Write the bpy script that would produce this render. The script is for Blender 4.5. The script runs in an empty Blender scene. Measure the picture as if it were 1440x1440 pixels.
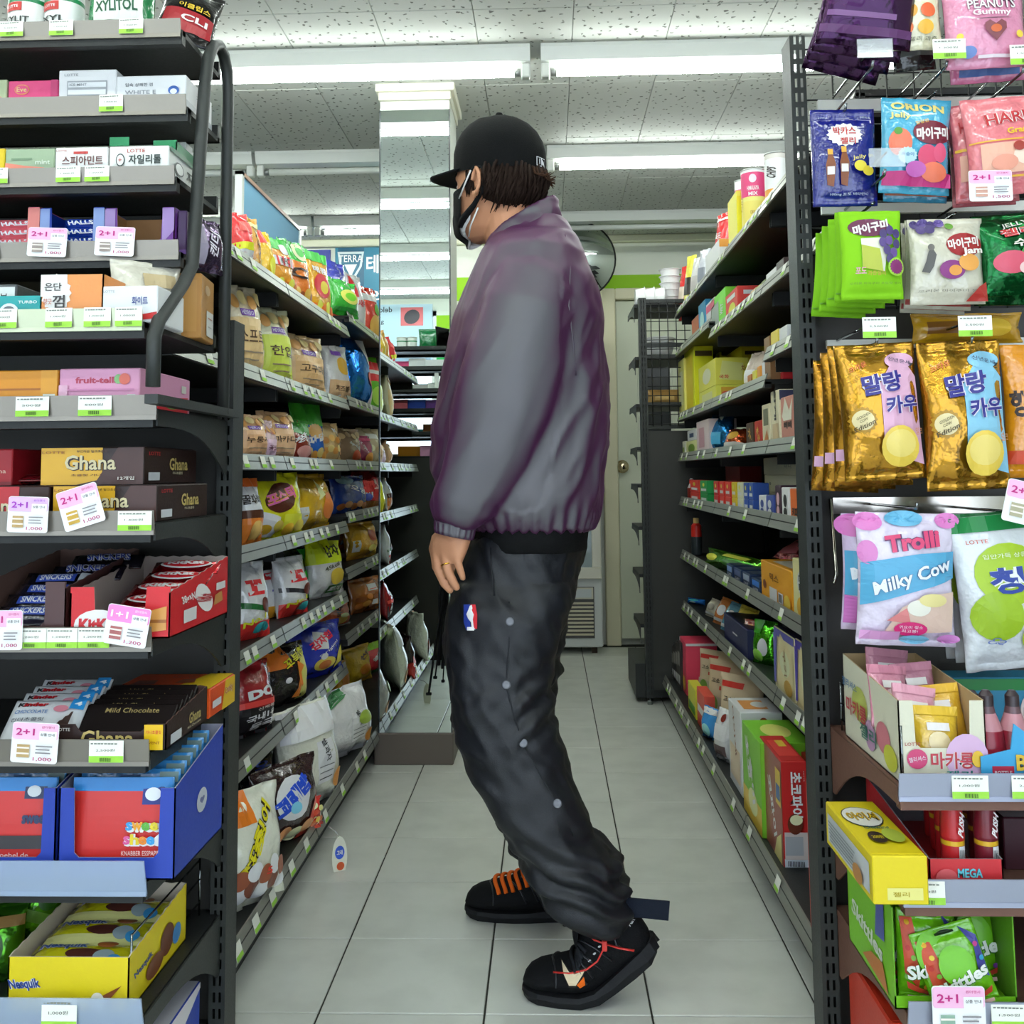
import bpy, bmesh, math, random
from mathutils import Vector, Matrix, noise
random.seed(7)
sc = bpy.context.scene
COL = sc.collection
PI = math.pi

# ---------------------------------------------------------------- camera, world, exposure
FPX, CYP, HC = 1447.7, 535.0, 0.967
YAW, PITCH, ROLL = 0.0336, 0.0898, -0.0097
_f = Vector((-math.sin(YAW) * math.cos(PITCH), math.cos(YAW) * math.cos(PITCH), math.sin(PITCH)))
_r = Vector((math.cos(YAW), math.sin(YAW), 0))
_u = _r.cross(_f)
CR = math.cos(ROLL) * _r + math.sin(ROLL) * _u
CU = -math.sin(ROLL) * _r + math.cos(ROLL) * _u
CF = _f
cam_data = bpy.data.cameras.new('camera')
cam = bpy.data.objects.new('camera', cam_data)
COL.objects.link(cam)
cam.matrix_world = Matrix(((CR.x, CU.x, -CF.x, 0), (CR.y, CU.y, -CF.y, 0), (CR.z, CU.z, -CF.z, HC), (0, 0, 0, 1)))
cam_data.sensor_width = 36
cam_data.lens = FPX / 1440 * 36
cam_data.shift_y = -(720 - CYP) / 1440
cam_data.clip_start = 0.05
sc.camera = cam

world = bpy.data.worlds.new('daylight')
sc.world = world
world.use_nodes = True
_bg = world.node_tree.nodes['Background']
_bg.inputs[0].default_value = (0.72, 0.84, 1.0, 1)
_bg.inputs[1].default_value = 4.0
vs = sc.view_settings
vs.view_transform = 'Standard'
vs.look = 'None'
vs.gamma = 1
vs.use_curve_mapping = False
vs.exposure = 0.15
sc.cycles.use_denoising = True
sc.cycles.max_bounces = 8
sc.cycles.transparent_max_bounces = 16
sc.cycles.caustics_reflective = False
sc.cycles.caustics_refractive = False
TUBE_POWER = 34.0


def at(px, py, x=None, y=None, z=None):
    """Point where the line of sight through a photo pixel meets a plane of the room."""
    d = CR * ((px - 720) / FPX) + CU * ((CYP - py) / FPX) + CF
    if x is not None:
        t = x / d.x
    elif y is not None:
        t = y / d.y
    else:
        t = (z - HC) / d.z
    return Vector((d.x * t, d.y * t, HC + d.z * t))


# ---------------------------------------------------------------- materials
def lin(h):
    h = h.lstrip('#')
    if len(h) == 3:
        h = ''.join(c * 2 for c in h)
    o = []
    for i in (0, 2, 4):
        c = int(h[i:i + 2], 16) / 255
        o.append(c / 12.92 if c <= .04045 else ((c + .055) / 1.055) ** 2.4)
    return (*o, 1)


KIND = {  # roughness, metallic, specular, coat, bump scale, bump strength
    'card': (.42, 0, .45, 0, 260, .03), 'film': (.15, 0, .65, .6, 34, .3), 'foil': (.2, .85, .5, .3, 30, .2),
    'ink': (.35, 0, .45, 0, 200, .0), 'metal': (.48, 0, .4, 0, 320, .04), 'chrome': (.12, 1, .5, 0, 50, .0),
    'plastic': (.3, 0, .5, .1, 120, .01), 'paper': (.6, 0, .3, 0, 300, .02), 'cloth': (.8, 0, .2, 0, 420, .12),
    'wall': (.6, 0, .3, 0, 90, .02), 'rubber': (.65, 0, .3, 0, 200, .05), 'nylon': (.5, 0, .45, 0, 500, .08), 'skin': (.5, 0, .35, 0, 500, .04),
    'matte': (.7, 0, .2, 0, 200, .03), 'alu': (.38, .6, .5, 0, 200, .02)}
_M = {}
GAIN = 1.0  # how far a pack's own colour is lifted above the tone it shows in the shade of a shelf


def mat(hexc, kind='card'):
    key = (hexc, kind, GAIN if kind not in ('metal', 'alu', 'chrome', 'clear', 'paper') else 1)
    if key in _M:
        return _M[key]
    m = bpy.data.materials.new(kind + '_' + hexc.strip('#'))
    m.use_nodes = True
    nt = m.node_tree
    b = nt.nodes['Principled BSDF']
    g = key[2]
    col = tuple(min(.86, c * g) for c in lin(hexc)[:3]) + (1,)
    b.inputs['Base Color'].default_value = col
    if kind == 'clear':
        b.inputs['Roughness'].default_value = .12
        b.inputs['Alpha'].default_value = .30
        b.inputs['Coat Weight'].default_value = .5
        rough, met, sp, coat, bs, bst = .12, 0, .6, .5, 40, .1
    else:
        rough, met, sp, coat, bs, bst = KIND[kind]
    b.inputs['Metallic'].default_value = met
    b.inputs['Specular IOR Level'].default_value = sp
    b.inputs['Coat Weight'].default_value = coat
    tc = nt.nodes.new('ShaderNodeTexCoord')
    n = nt.nodes.new('ShaderNodeTexNoise')
    n.inputs['Scale'].default_value = bs
    n.inputs['Detail'].default_value = 3
    nt.links.new(tc.outputs['Object'], n.inputs['Vector'])
    mr = nt.nodes.new('ShaderNodeMapRange')
    mr.inputs['To Min'].default_value = rough * .85
    mr.inputs['To Max'].default_value = min(1, rough * 1.2)
    nt.links.new(n.outputs['Fac'], mr.inputs['Value'])
    nt.links.new(mr.outputs['Result'], b.inputs['Roughness'])
    if bst > 0:
        bp = nt.nodes.new('ShaderNodeBump')
        bp.inputs['Strength'].default_value = min(1, bst * 4)
        bp.inputs['Distance'].default_value = .007 if kind in ('film', 'foil', 'clear') else .0012
        nt.links.new(n.outputs['Fac'], bp.inputs['Height'])
        nt.links.new(bp.outputs['Normal'], b.inputs['Normal'])
    _M[key] = m
    return m


def emit(name, hexc, power):
    m = bpy.data.materials.new(name)
    m.use_nodes = True
    b = m.node_tree.nodes['Principled BSDF']
    b.inputs['Base Color'].default_value = (.9, .9, .9, 1)
    b.inputs['Emission Color'].default_value = lin(hexc)
    b.inputs['Emission Strength'].default_value = power
    return m


# ---------------------------------------------------------------- mesh builder
_TXT = {}
SIDE = bpy.data.scenes.new('type_setting')
_TYPE = bpy.data.objects.new('type', bpy.data.curves.new('type', 'FONT'))
_TYPE.data.resolution_u = 2
SIDE.collection.objects.link(_TYPE)


def glyphs(s, bold=0.0):
    """Outline of a word as flat polygons, centred, height about 1 (from Blender's built-in face)."""
    k = (s, bold)
    if k not in _TXT:
        c = _TYPE.data
        c.body = s
        c.offset = bold
        o = _TYPE
        SIDE.view_layers[0].update()
        bm = bmesh.new()
        bm.from_mesh(o.to_mesh())
        o.to_mesh_clear()
        for lim in (.42, .42):  # cut long edges so that the letters can follow a bulging bag
            ed = [e for e in bm.edges if e.calc_length() > lim]
            if ed:
                bmesh.ops.subdivide_edges(bm, edges=ed, cuts=1)
        bmesh.ops.triangulate(bm, faces=[f_ for f_ in bm.faces if len(f_.verts) > 4])
        bm.verts.index_update()
        vv = [(v.co.x, v.co.y) for v in bm.verts]
        ff = [tuple(v.index for v in f_.verts) for f_ in bm.faces]
        bm.free()
        if vv:
            x0, x1 = min(v[0] for v in vv), max(v[0] for v in vv)
            y0, y1 = min(v[1] for v in vv), max(v[1] for v in vv)
            w, h = max(x1 - x0, 1e-6), max(y1 - y0, 1e-6)
            vv = [((x - (x0 + x1) / 2) / w, (y - (y0 + y1) / 2) / h) for x, y in vv]
        _TXT[k] = (vv, ff)
    return _TXT[k]


class MB:
    def __init__(self):
        self.v, self.f, self.mi, self.mats, self.sm = [], [], [], [], []

    def m(self, material):
        if material not in self.mats:
            self.mats.append(material)
        return self.mats.index(material)

    def add(self, vs_, fs, material, smooth=False):
        o = len(self.v)
        i = self.m(material)
        self.v.extend(Vector(v) for v in vs_)
        for f in fs:
            self.f.append(tuple(a + o for a in f))
            self.mi.append(i)
            self.sm.append(smooth)
        return self

    def box(self, x0, x1, y0, y1, z0, z1, material, bev=0.0):
        if bev > 0:
            bev = min(bev, (x1 - x0) * .45, (y1 - y0) * .45, (z1 - z0) * .45)
            vs_ = []
            for sx in (0, 1):
                for sy in (0, 1):
                    for sz in (0, 1):
                        X, Y, Z = (x0, x1)[sx], (y0, y1)[sy], (z0, z1)[sz]
                        dx, dy, dz = (bev, -bev)[sx], (bev, -bev)[sy], (bev, -bev)[sz]
                        vs_ += [(X, Y + dy, Z + dz), (X + dx, Y, Z + dz), (X + dx, Y + dy, Z)]
            bm = bmesh.new()
            for v in vs_:
                bm.verts.new(v)
            r = bmesh.ops.convex_hull(bm, input=bm.verts)
            bm.verts.index_update()
            bm.verts.ensure_lookup_table()
            self.add([v.co.copy() for v in bm.verts], [tuple(v.index for v in f.verts) for f in bm.faces], material)
            bm.free()
            return self
        vs_ = [(x0, y0, z0), (x1, y0, z0), (x1, y1, z0), (x0, y1, z0), (x0, y0, z1), (x1, y0, z1), (x1, y1, z1), (x0, y1, z1)]
        return self.add(vs_, [(0, 3, 2, 1), (4, 5, 6, 7), (0, 1, 5, 4), (1, 2, 6, 5), (2, 3, 7, 6), (3, 0, 4, 7)], material)

    def tube(self, pts, r, material, n=8, closed=False, caps=True, flat=1.0, smooth=True):
        pts = [Vector(p) for p in pts]
        rr = r if isinstance(r, (list, tuple)) else [r] * len(pts)
        N = len(pts)
        rings = []
        up = None
        for i, p in enumerate(pts):
            a = pts[(i - 1) % N] if (closed or i > 0) else p
            b = pts[(i + 1) % N] if (closed or i < N - 1) else p
            t = (b - a).normalized() if (b - a).length > 1e-9 else Vector((0, 0, 1))
            if up is None:
                up = Vector((0, 0, 1)) if abs(t.z) < .9 else Vector((1, 0, 0))
            s = t.cross(up)
            if s.length < 1e-5:
                s = t.cross(Vector((0, 1, 0)))
            s.normalize()
            up = s.cross(t).normalized()
            rings.append([p + (s * math.cos(2 * PI * k / n) + up * math.sin(2 * PI * k / n) * flat) * rr[i] for k in range(n)])
        vs_ = [v for R in rings for v in R]
        fs = []
        for i in range(N if closed else N - 1):
            j = (i + 1) % N
            for k in range(n):
                l = (k + 1) % n
                fs.append((i * n + k, i * n + l, j * n + l, j * n + k))
        if caps and not closed:
            fs.append(tuple(range(n - 1, -1, -1)))
            fs.append(tuple((N - 1) * n + k for k in range(n)))
        return self.add(vs_, fs, material, smooth)

    def loft(self, rings, material, smooth=True, caps=True):
        """rings: lists of equal numbers of points."""
        n = len(rings[0])
        vs_ = [v for R in rings for v in R]
        fs = []
        for i in range(len(rings) - 1):
            for k in range(n):
                l = (k + 1) % n
                fs.append((i * n + k, i * n + l, (i + 1) * n + l, (i + 1) * n + k))
        if caps:
            fs.append(tuple(range(n - 1, -1, -1)))
            fs.append(tuple((len(rings) - 1) * n + k for k in range(n)))
        return self.add(vs_, fs, material, smooth)

    def lathe(self, prof, material, n=20, c=(0, 0, 0), smooth=True):
        """prof: (radius, z) from bottom to top; the material may be a list with one entry per span."""
        C_ = Vector(c)
        for i in range(len(prof) - 1):
            (r0, z0), (r1, z1) = prof[i], prof[i + 1]
            mm = material[min(i, len(material) - 1)] if isinstance(material, (list, tuple)) else material
            vs_ = [C_ + Vector((r * math.cos(2 * PI * k / n), r * math.sin(2 * PI * k / n), z)) for r, z in ((r0, z0), (r1, z1)) for k in range(n)]
            self.add(vs_, [(k, (k + 1) % n, n + (k + 1) % n, n + k) for k in range(n)], mm, smooth)
        for r, z, inv in ((*prof[0], True), (*prof[-1], False)):
            if r > 1e-5:
                mm = (material[0] if inv else material[-1]) if isinstance(material, (list, tuple)) else material
                ids = range(n - 1, -1, -1) if inv else range(n)
                self.add([C_ + Vector((r * math.cos(2 * PI * k / n), r * math.sin(2 * PI * k / n), z)) for k in ids], [tuple(range(n))], mm)
        return self

    def build(self, name, parent=None, loc=None, rz=0, world=False):
        if world:  # written in room coordinates: shift to the thing's own origin
            t, q = Vector(), parent
            while q is not None:
                t += Vector(q.location)
                q = q.parent
            for v in self.v:
                v -= t
        me = bpy.data.meshes.new(name)
        me.from_pydata([tuple(v) for v in self.v], [], self.f)
        for mm in self.mats:
            me.materials.append(mm)
        me.polygons.foreach_set('material_index', self.mi)
        me.polygons.foreach_set('use_smooth', self.sm)
        me.update()
        o = bpy.data.objects.new(name, me)
        COL.objects.link(o)
        if parent is not None:
            o.parent = parent
        if loc is not None:
            o.location = loc
        o.rotation_euler.z = rz
        return o


_LABELS = {}


def tag(o, label=None, cat=None, group=None, kind=None):
    if label:
        if label in _LABELS and not group:
            print('DUPLICATE LABEL', label)
        _LABELS[label] = 1
        o['label'] = label
    if cat:
        o['category'] = cat
    if group:
        o['group'] = group
    if kind:
        o['kind'] = kind
    return o


def empty(name, loc=(0, 0, 0), rz=0):
    o = bpy.data.objects.new(name, None)
    COL.objects.link(o)
    o.location = loc
    o.rotation_euler.z = rz
    o.empty_display_size = .05
    return o


def dup(o, parent=None):
    c = o.copy()
    COL.objects.link(c)
    if parent is not None:
        c.parent = parent
    for ch in o.children:
        dup(ch, c)
    return c


# ---------------------------------------------------------------- flat print on a surface
def paint(mb, mapping, prims, kind='ink', step=.0007):
    """mapping(u, v, k) gives the point for print coordinates u in -1..1, v in 0..1 on layer k."""
    for i, p in enumerate(prims):
        k = i + 1
        t = p[0]
        if t == 'r':
            _, x0, y0, x1, y1, hx = p[:6]
            nx, ny = max(1, int(abs(x1 - x0) * 6)), max(1, int(abs(y1 - y0) * 12))
            vs_ = [mapping(x0 + (x1 - x0) * a / nx, y0 + (y1 - y0) * b / ny, k) for b in range(ny + 1) for a in range(nx + 1)]
            fs = [(b * (nx + 1) + a, b * (nx + 1) + a + 1, (b + 1) * (nx + 1) + a + 1, (b + 1) * (nx + 1) + a) for b in range(ny) for a in range(nx)]
            mb.add(vs_, fs, mat(hx, kind))
        elif t in 'es':
            _, cx, cy, rx, ry, hx = p[:6]
            rot = math.radians(p[6]) if len(p) > 6 else 0
            n = 18 if t == 'e' else 32
            vs_ = [mapping(cx, cy, k)]
            nr = 2 if max(rx, ry * 2) < .22 else 4
            for ring in range(1, nr + 1):
                for a in range(n):
                    q = ring / nr * (1 if t == 'e' or a % 2 == 0 else .86)
                    th = 2 * PI * a / n
                    ex, ey = math.cos(th) * q * rx, math.sin(th) * q * ry * 2
                    ex, ey = ex * math.cos(rot) - ey * math.sin(rot), ex * math.sin(rot) + ey * math.cos(rot)
                    vs_.append(mapping(cx + ex, cy + ey / 2, k))
            fs = [(0, 1 + a, 1 + (a + 1) % n) for a in range(n)]
            for q in range(nr - 1):
                fs += [(1 + q * n + a, 1 + (q + 1) * n + a, 1 + (q + 1) * n + (a + 1) % n, 1 + q * n + (a + 1) % n) for a in range(n)]
            mb.add(vs_, fs, mat(hx, kind))
        elif t == 'p':
            pts = [Vector((a, b, 0)) for a, b in p[1]]
            cx, cy = sum(q.x for q in pts) / len(pts), sum(q.y for q in pts) / len(pts)
            from mathutils.geometry import tessellate_polygon
            tri = tessellate_polygon([pts])
            vs_, fs = [], []  # split until the patch follows a bulging surface
            st = [(pts[a], pts[b], pts[c], 0) for a, b, c in tri]
            while st:
                A, B, C_, dp = st.pop()
                if dp < 3 and max((A - B).length, (B - C_).length, (C_ - A).length) > .3:
                    D, E, F = (A + B) / 2, (B + C_) / 2, (C_ + A) / 2
                    st += [(A, D, F, dp + 1), (D, B, E, dp + 1), (F, E, C_, dp + 1), (D, E, F, dp + 1)]
                else:
                    o = len(vs_)
                    vs_ += [mapping(w.x, w.y, k) for w in (A, B, C_)]
                    fs.append((o, o + 1, o + 2))
            mb.add(vs_, fs, mat(p[2], kind))
        elif t == 't':
            _, s, cx, cy, w, h, hx = p[:7]
            rot = math.radians(p[7]) if len(p) > 7 else 0
            bold = round(.62 * p[8], 3) if len(p) > 8 else .012
            vv, ff = glyphs(s, bold)
            vs_ = []
            for x, y in vv:
                x, y = x * w * 2, y * h * 2
                x, y = x * math.cos(rot) - y * math.sin(rot), x * math.sin(rot) + y * math.cos(rot)
                vs_.append(mapping(cx + x, cy + y / 2, k))
            mb.add(vs_, ff, mat(hx, kind))
    return mb


def face_map(o, ax, ay, n, step=.0004):
    """Print map for a flat panel: o is the bottom-centre point, ax half the width, ay the full height, n the outward normal."""
    o, ax, ay, n = Vector(o), Vector(ax), Vector(ay), Vector(n)
    return lambda u, v, k: o + ax * u + ay * v + n * (step * k)
# ---------------------------------------------------------------- the room
XL, XR, YB, YF, ZC = -2.5, 2.1, 5.95, -0.95, 2.343
WHITE, CREAM, GREEN = mat('#dfe2d6', 'wall'), mat('#dcdcc4', 'wall'), mat('#8fc31c', 'wall')


def struct(o):
    o['kind'] = 'structure'
    return o


# floor: dark grout slab with every tile a part
fl = struct(MB()\
    .box(XL - .15, XR + .15, YF - .15, YB + .15, -.06, -.004, mat('#3c3d36', 'matte')).build('floor'))


def tile_mat(name, base, var, rough, bump):
    m = bpy.data.materials.new(name)
    m.use_nodes = True
    nt = m.node_tree
    b = nt.nodes['Principled BSDF']
    oi = nt.nodes.new('ShaderNodeObjectInfo')
    tc = nt.nodes.new('ShaderNodeTexCoord')
    n1 = nt.nodes.new('ShaderNodeTexNoise')
    n1.inputs['Scale'].default_value = 9
    n1.inputs['Detail'].default_value = 5
    geo = nt.nodes.new('ShaderNodeNewGeometry')
    nt.links.new(geo.outputs['Position'], n1.inputs['Vector'])
    mx = nt.nodes.new('ShaderNodeMix')
    mx.data_type = 'RGBA'
    mx.inputs['A'].default_value = lin(base)
    mx.inputs['B'].default_value = lin(var)
    ad = nt.nodes.new('ShaderNodeMath')
    ad.operation = 'MULTIPLY_ADD'
    ad.inputs[1].default_value = .3
    nt.links.new(oi.outputs['Random'], ad.inputs[0])
    mr = nt.nodes.new('ShaderNodeMapRange')
    mr.inputs['From Min'].default_value = .42
    mr.inputs['From Max'].default_value = .75
    nt.links.new(n1.outputs['Fac'], mr.inputs['Value'])
    nt.links.new(mr.outputs['Result'], ad.inputs[2])
    nt.links.new(ad.outputs['Value'], mx.inputs['Factor'])
    nt.links.new(mx.outputs['Result'], b.inputs['Base Color'])
    b.inputs['Roughness'].default_value = rough
    b.inputs['Specular IOR Level'].default_value = .5
    bp = nt.nodes.new('ShaderNodeBump')
    bp.inputs['Strength'].default_value = bump
    bp.inputs['Distance'].default_value = .001
    n2 = nt.nodes.new('ShaderNodeTexNoise')
    n2.inputs['Scale'].default_value = 60
    nt.links.new(tc.outputs['Object'], n2.inputs['Vector'])
    nt.links.new(n2.outputs['Fac'], bp.inputs['Height'])
    nt.links.new(bp.outputs['Normal'], b.inputs['Normal'])
    return m


TM = tile_mat('floor_tile', '#dddfd6', '#cfd1c8', .3, .2)
t0 = MB().box(-.1482, .1482, -.1482, .1482, -.004, 0, TM, .0012).build('tile', fl)
first = True
for i in range(-7, 9):
    for j in range(-9, 14):
        x, y = -.4257 + .3 * i + .15, 1.9399 + .3 * j - .15
        if x < XL + .1 or x > XR - .1 or y < YF + .1 or y > YB - .02:
            continue
        if abs(x) > 1.0 and not (y > 4.5 and x > 0):
            continue
        o = t0 if first else t0.copy()
        if not first:
            COL.objects.link(o)
        first = False
        o.location = (x, y, random.uniform(-.0006, 0))

# ceiling: slab with every fissured panel a part
ce = struct(MB()\
    .box(XL - .15, XR + .15, YF - .15, YB + .15, ZC + .012, ZC + .08, mat('#8e908a', 'wall')).build('ceiling'))


def ceiling_mat():
    m = bpy.data.materials.new('ceiling_fissured')
    m.use_nodes = True
    nt = m.node_tree
    b = nt.nodes['Principled BSDF']
    tc = nt.nodes.new('ShaderNodeTexCoord')
    oi = nt.nodes.new('ShaderNodeObjectInfo')
    va = nt.nodes.new('ShaderNodeVectorMath')
    va.operation = 'ADD'
    cv = nt.nodes.new('ShaderNodeCombineXYZ')
    ml = nt.nodes.new('ShaderNodeMath')
    ml.operation = 'MULTIPLY'
    ml.inputs[1].default_value = 17
    nt.links.new(oi.outputs['Random'], ml.inputs[0])
    nt.links.new(ml.outputs[0], cv.inputs[0])
    nt.links.new(ml.outputs[0], cv.inputs[1])
    nt.links.new(tc.outputs['Object'], va.inputs[0])
    nt.links.new(cv.outputs[0], va.inputs[1])
    nz = nt.nodes.new('ShaderNodeTexNoise')
    nz.inputs['Scale'].default_value = 45
    nt.links.new(va.outputs[0], nz.inputs['Vector'])
    mixv = nt.nodes.new('ShaderNodeVectorMath')
    mixv.operation = 'MULTIPLY_ADD'
    mixv.inputs[1].default_value = (.028, .028, 0)
    nt.links.new(nz.outputs['Color'], mixv.inputs[0])
    nt.links.new(va.outputs[0], mixv.inputs[2])
    mp = nt.nodes.new('ShaderNodeMapping')
    mp.inputs['Scale'].default_value = (27, 23, 1)
    mp.inputs['Rotation'].default_value = (0, 0, .35)
    nt.links.new(mixv.outputs[0], mp.inputs[0])
    vo = nt.nodes.new('ShaderNodeTexVoronoi')
    vo.voronoi_dimensions = '2D'
    vo.inputs['Scale'].default_value = 1
    vo.inputs['Randomness'].default_value = .9
    nt.links.new(mp.outputs[0], vo.inputs['Vector'])
    lt = nt.nodes.new('ShaderNodeMapRange')
    lt.inputs['From Min'].default_value = .085
    lt.inputs['From Max'].default_value = .13
    nt.links.new(vo.outputs['Distance'], lt.inputs['Value'])
    mx = nt.nodes.new('ShaderNodeMix')
    mx.data_type = 'RGBA'
    mx.inputs['A'].default_value = lin('#6a6b64')
    mx.inputs['B'].default_value = lin('#bec1bb')
    nt.links.new(lt.outputs[0], mx.inputs['Factor'])
    nt.links.new(mx.outputs['Result'], b.inputs['Base Color'])
    b.inputs['Roughness'].default_value = .85
    bp = nt.nodes.new('ShaderNodeBump')
    bp.inputs['Strength'].default_value = .7
    bp.inputs['Distance'].default_value = .004
    nt.links.new(lt.outputs[0], bp.inputs['Height'])
    nt.links.new(bp.outputs['Normal'], b.inputs['Normal'])
    return m


CM = ceiling_mat()
p0 = MB().box(-.149, .149, -.299, .299, 0, .012, CM, .0015).build('ceiling_panel', ce)
first = True
for i in range(-6, 8):
    for j in range(0, 12):
        x, y = -.5053 + .3 * i + .15, YB - .3 - .6 * j
        if y < YF:
            continue
        o = p0 if first else p0.copy()
        if not first:
            COL.objects.link(o)
        first = False
        o.location = (x, y, ZC + random.uniform(0, .0015))

# walls
wb = struct(MB().box(XL - .1, XR + .1, YB, YB + .1, -.01, ZC + .02, WHITE).build('wall_back'))
MB().box(XL, XR, YB - .006, YB, 1.975, 2.112, GREEN).build('green_stripe', wb)
struct(MB().box(XL - .1, XL, YF, YB + .02, -.01, ZC + .02, WHITE).build('wall_left'))
struct(MB().box(XR, XR + .1, YF, YB + .02, -.01, ZC + .02, WHITE).build('wall_right'))
struct(MB().box(XL, XR, YB - .05, YB, 2.30, ZC, CREAM, .006).build('trim_1'))
# shop front behind the camera: columns, sill, lintel and the glazing
wf = MB()
wf.box(-.86, -.45, YF - .1, YF, 0, 2.25, WHITE)
wf.box(1.85, XR, YF - .1, YF, 0, 2.25, WHITE)
wf.box(XL, XL + .1, YF - .1, YF, 0, 2.25, WHITE)
wf.box(XL, XR, YF - .1, YF, 2.25, ZC + .02, WHITE)
wf = struct(wf.build('wall_front'))
MB().box(-.86, -.45, YF, YF + .006, 2.08, 2.21, GREEN).build('green_stripe', wf)
MB().box(-.86, -.45, YF, YF + .006, 1.79, 1.91, mat('#1e9a48', 'wall')).build('green_stripe', wf)
for n_, (xa, xb) in enumerate(((XL + .1, -.86), (-.45, 1.85))):
    w = MB()
    for x in (xa, (xa + xb) / 2 - .02, xb - .04):
        w.box(x, x + .04, YF - .07, YF - .03, 0, 2.25, mat('#b9bcb8', 'alu'))
    for z in (0, .9, 2.21):
        w.box(xa, xb, YF - .07, YF - .03, z, z + .04, mat('#b9bcb8', 'alu'))
    w = struct(w.build('window_%d' % (n_ + 1)))
    g = bpy.data.materials.new('shop_glass')
    g.use_nodes = True
    gb = g.node_tree.nodes['Principled BSDF']
    gb.inputs['Base Color'].default_value = (.9, .97, .95, 1)
    gb.inputs['Alpha'].default_value = .12
    gb.inputs['Roughness'].default_value = .02
    MB().box(xa, xb, YF - .052, YF - .046, 0.04, 2.21, g).build('pane', w)

# door in the back wall
dr = MB()
dr.box(.318, .40, YB - .09, YB - .0, 0, 2.02, mat('#d9d3b6', 'wall'), .006)
dr.box(1.14, 1.22, YB - .09, YB - .0, 0, 2.02, mat('#d9d3b6', 'wall'), .006)
dr.box(.40, 1.14, YB - .09, YB - .0, 1.955, 2.02, mat('#d9d3b6', 'wall'), .006)
dr = struct(dr.build('door_1'))
MB().box(.402, 1.138, YB - .055, YB - .015, .035, 1.95, mat('#cfd3bf', 'wall'), .004).build('door_leaf', dr)
kx, kz = .425, .998
mb = MB()
ch = mat('#c9b795', 'chrome')
for pr in ([(0.038, 0), (.036, .006), (.02, .012)], [(.012, .012), (.012, .03), (.026, .036), (.03, .05), (.022, .062), (.004, .064)]):
    rings = [[Vector((kx + r * math.cos(2 * PI * k / 20), YB - .056 - d, kz + r * math.sin(2 * PI * k / 20))) for k in range(20)] for r, d in pr]
    mb.loft(rings, ch)
mb.build('door_knob', dr)
mb = MB().box(.52, .72, YB - .062, YB - .054, 1.08, 1.62, mat('#d6d9c8', 'wall'), .004)
mb.box(.535, .705, YB - .066, YB - .06, 1.1, 1.6, mat('#15191a', 'plastic'))
mb.build('door_window', dr)

# posters on the back wall
def poster(name, label, x0, x1, z0, z1, y, hexc, prims, n=(0, -1, 0), flip=1):
    o = MB().box(x0, x1, min(y, y + .012 * -n[1]) if n[1] < 0 else y - .012, max(y, y - .012 * n[1]) if n[1] < 0 else y, z0, z1, mat(hexc, 'card')).build(name)
    yy = o.data.vertices[0].co.y
    ys = [v.co.y for v in o.data.vertices]
    yf = min(ys) if n[1] < 0 else max(ys)
    tag(o, label, 'poster')
    mb = MB()
    paint(mb, face_map(((x0 + x1) / 2, yf, z0), ((x1 - x0) / 2 * flip, 0, 0), (0, 0, z1 - z0), n), prims)
    mb.build('printed_artwork', o)
    return o


poster('poster', 'teal beer poster with bottle and large white Korean letters on back wall', -1.235, -.55, 1.62, 2.31, YB - .012, '#2f7f9c',
       [('r', -1, .0, 1, .35, '#5fb3c6'), ('r', -.95, .3, -.5, 1, '#1c5a78'), ('r', -1, .18, 1, .3, '#9fd6df'),
        ('p', [(-.96, .95), (-.5, .95), (-.54, .82), (-.73, .66), (-.92, .82)], '#cfdfe2'), ('p', [(-.92, .93), (-.54, .93), (-.58, .82), (-.73, .7), (-.88, .82)], '#2c6a85'),
        ('t', 'TERRA', -.73, .89, .21, .06, '#f4f6f0'), ('p', [(-.84, .84), (-.62, .84), (-.73, .73)], '#dfe9e6'), ('t', '테라', -.22, .84, .24, .16, '#f4f8f8', 0, .04), ('t', '의', -.3, .56, .12, .12, '#f4f8f8', 0, .04)])
poster('poster', 'plain dark blue poster on back wall beside the beer poster', -1.62, -1.265, 1.7, 2.29, YB - .012, '#3a449a', [('r', -.95, .05, .95, .12, '#2c347c')])
poster('poster', 'pale blue window poster with a red picture by the shop front', -1.48, -.89, 1.80, 2.30, YF + .012, '#b9d3e2',
       [('t', 'deloitte', .4, .92, .32, .09, '#223', 0, .02), ('t', 'x', .42, .82, .04, .05, '#345'), ('t', 'art', .42, .72, .12, .08, '#345'),
        ('r', -.75, .66, -.15, .95, '#d9646a'), ('e', -.45, .8, .2, .12, '#2d2430', 30), ('r', -.95, .05, .9, .2, '#8ea9c2')], n=(0, 1, 0), flip=-1)
poster('poster', 'small white and green notice on back wall below the green stripe', -.56, -.36, 1.66, 1.93, YB - .012, '#9fd38a',
       [('r', -.9, .08, .9, .5, '#4ea64a'), ('e', -.3, .3, .25, .1, '#d9efd2'), ('r', -.9, .6, .9, .9, '#eef5ea')])

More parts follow.
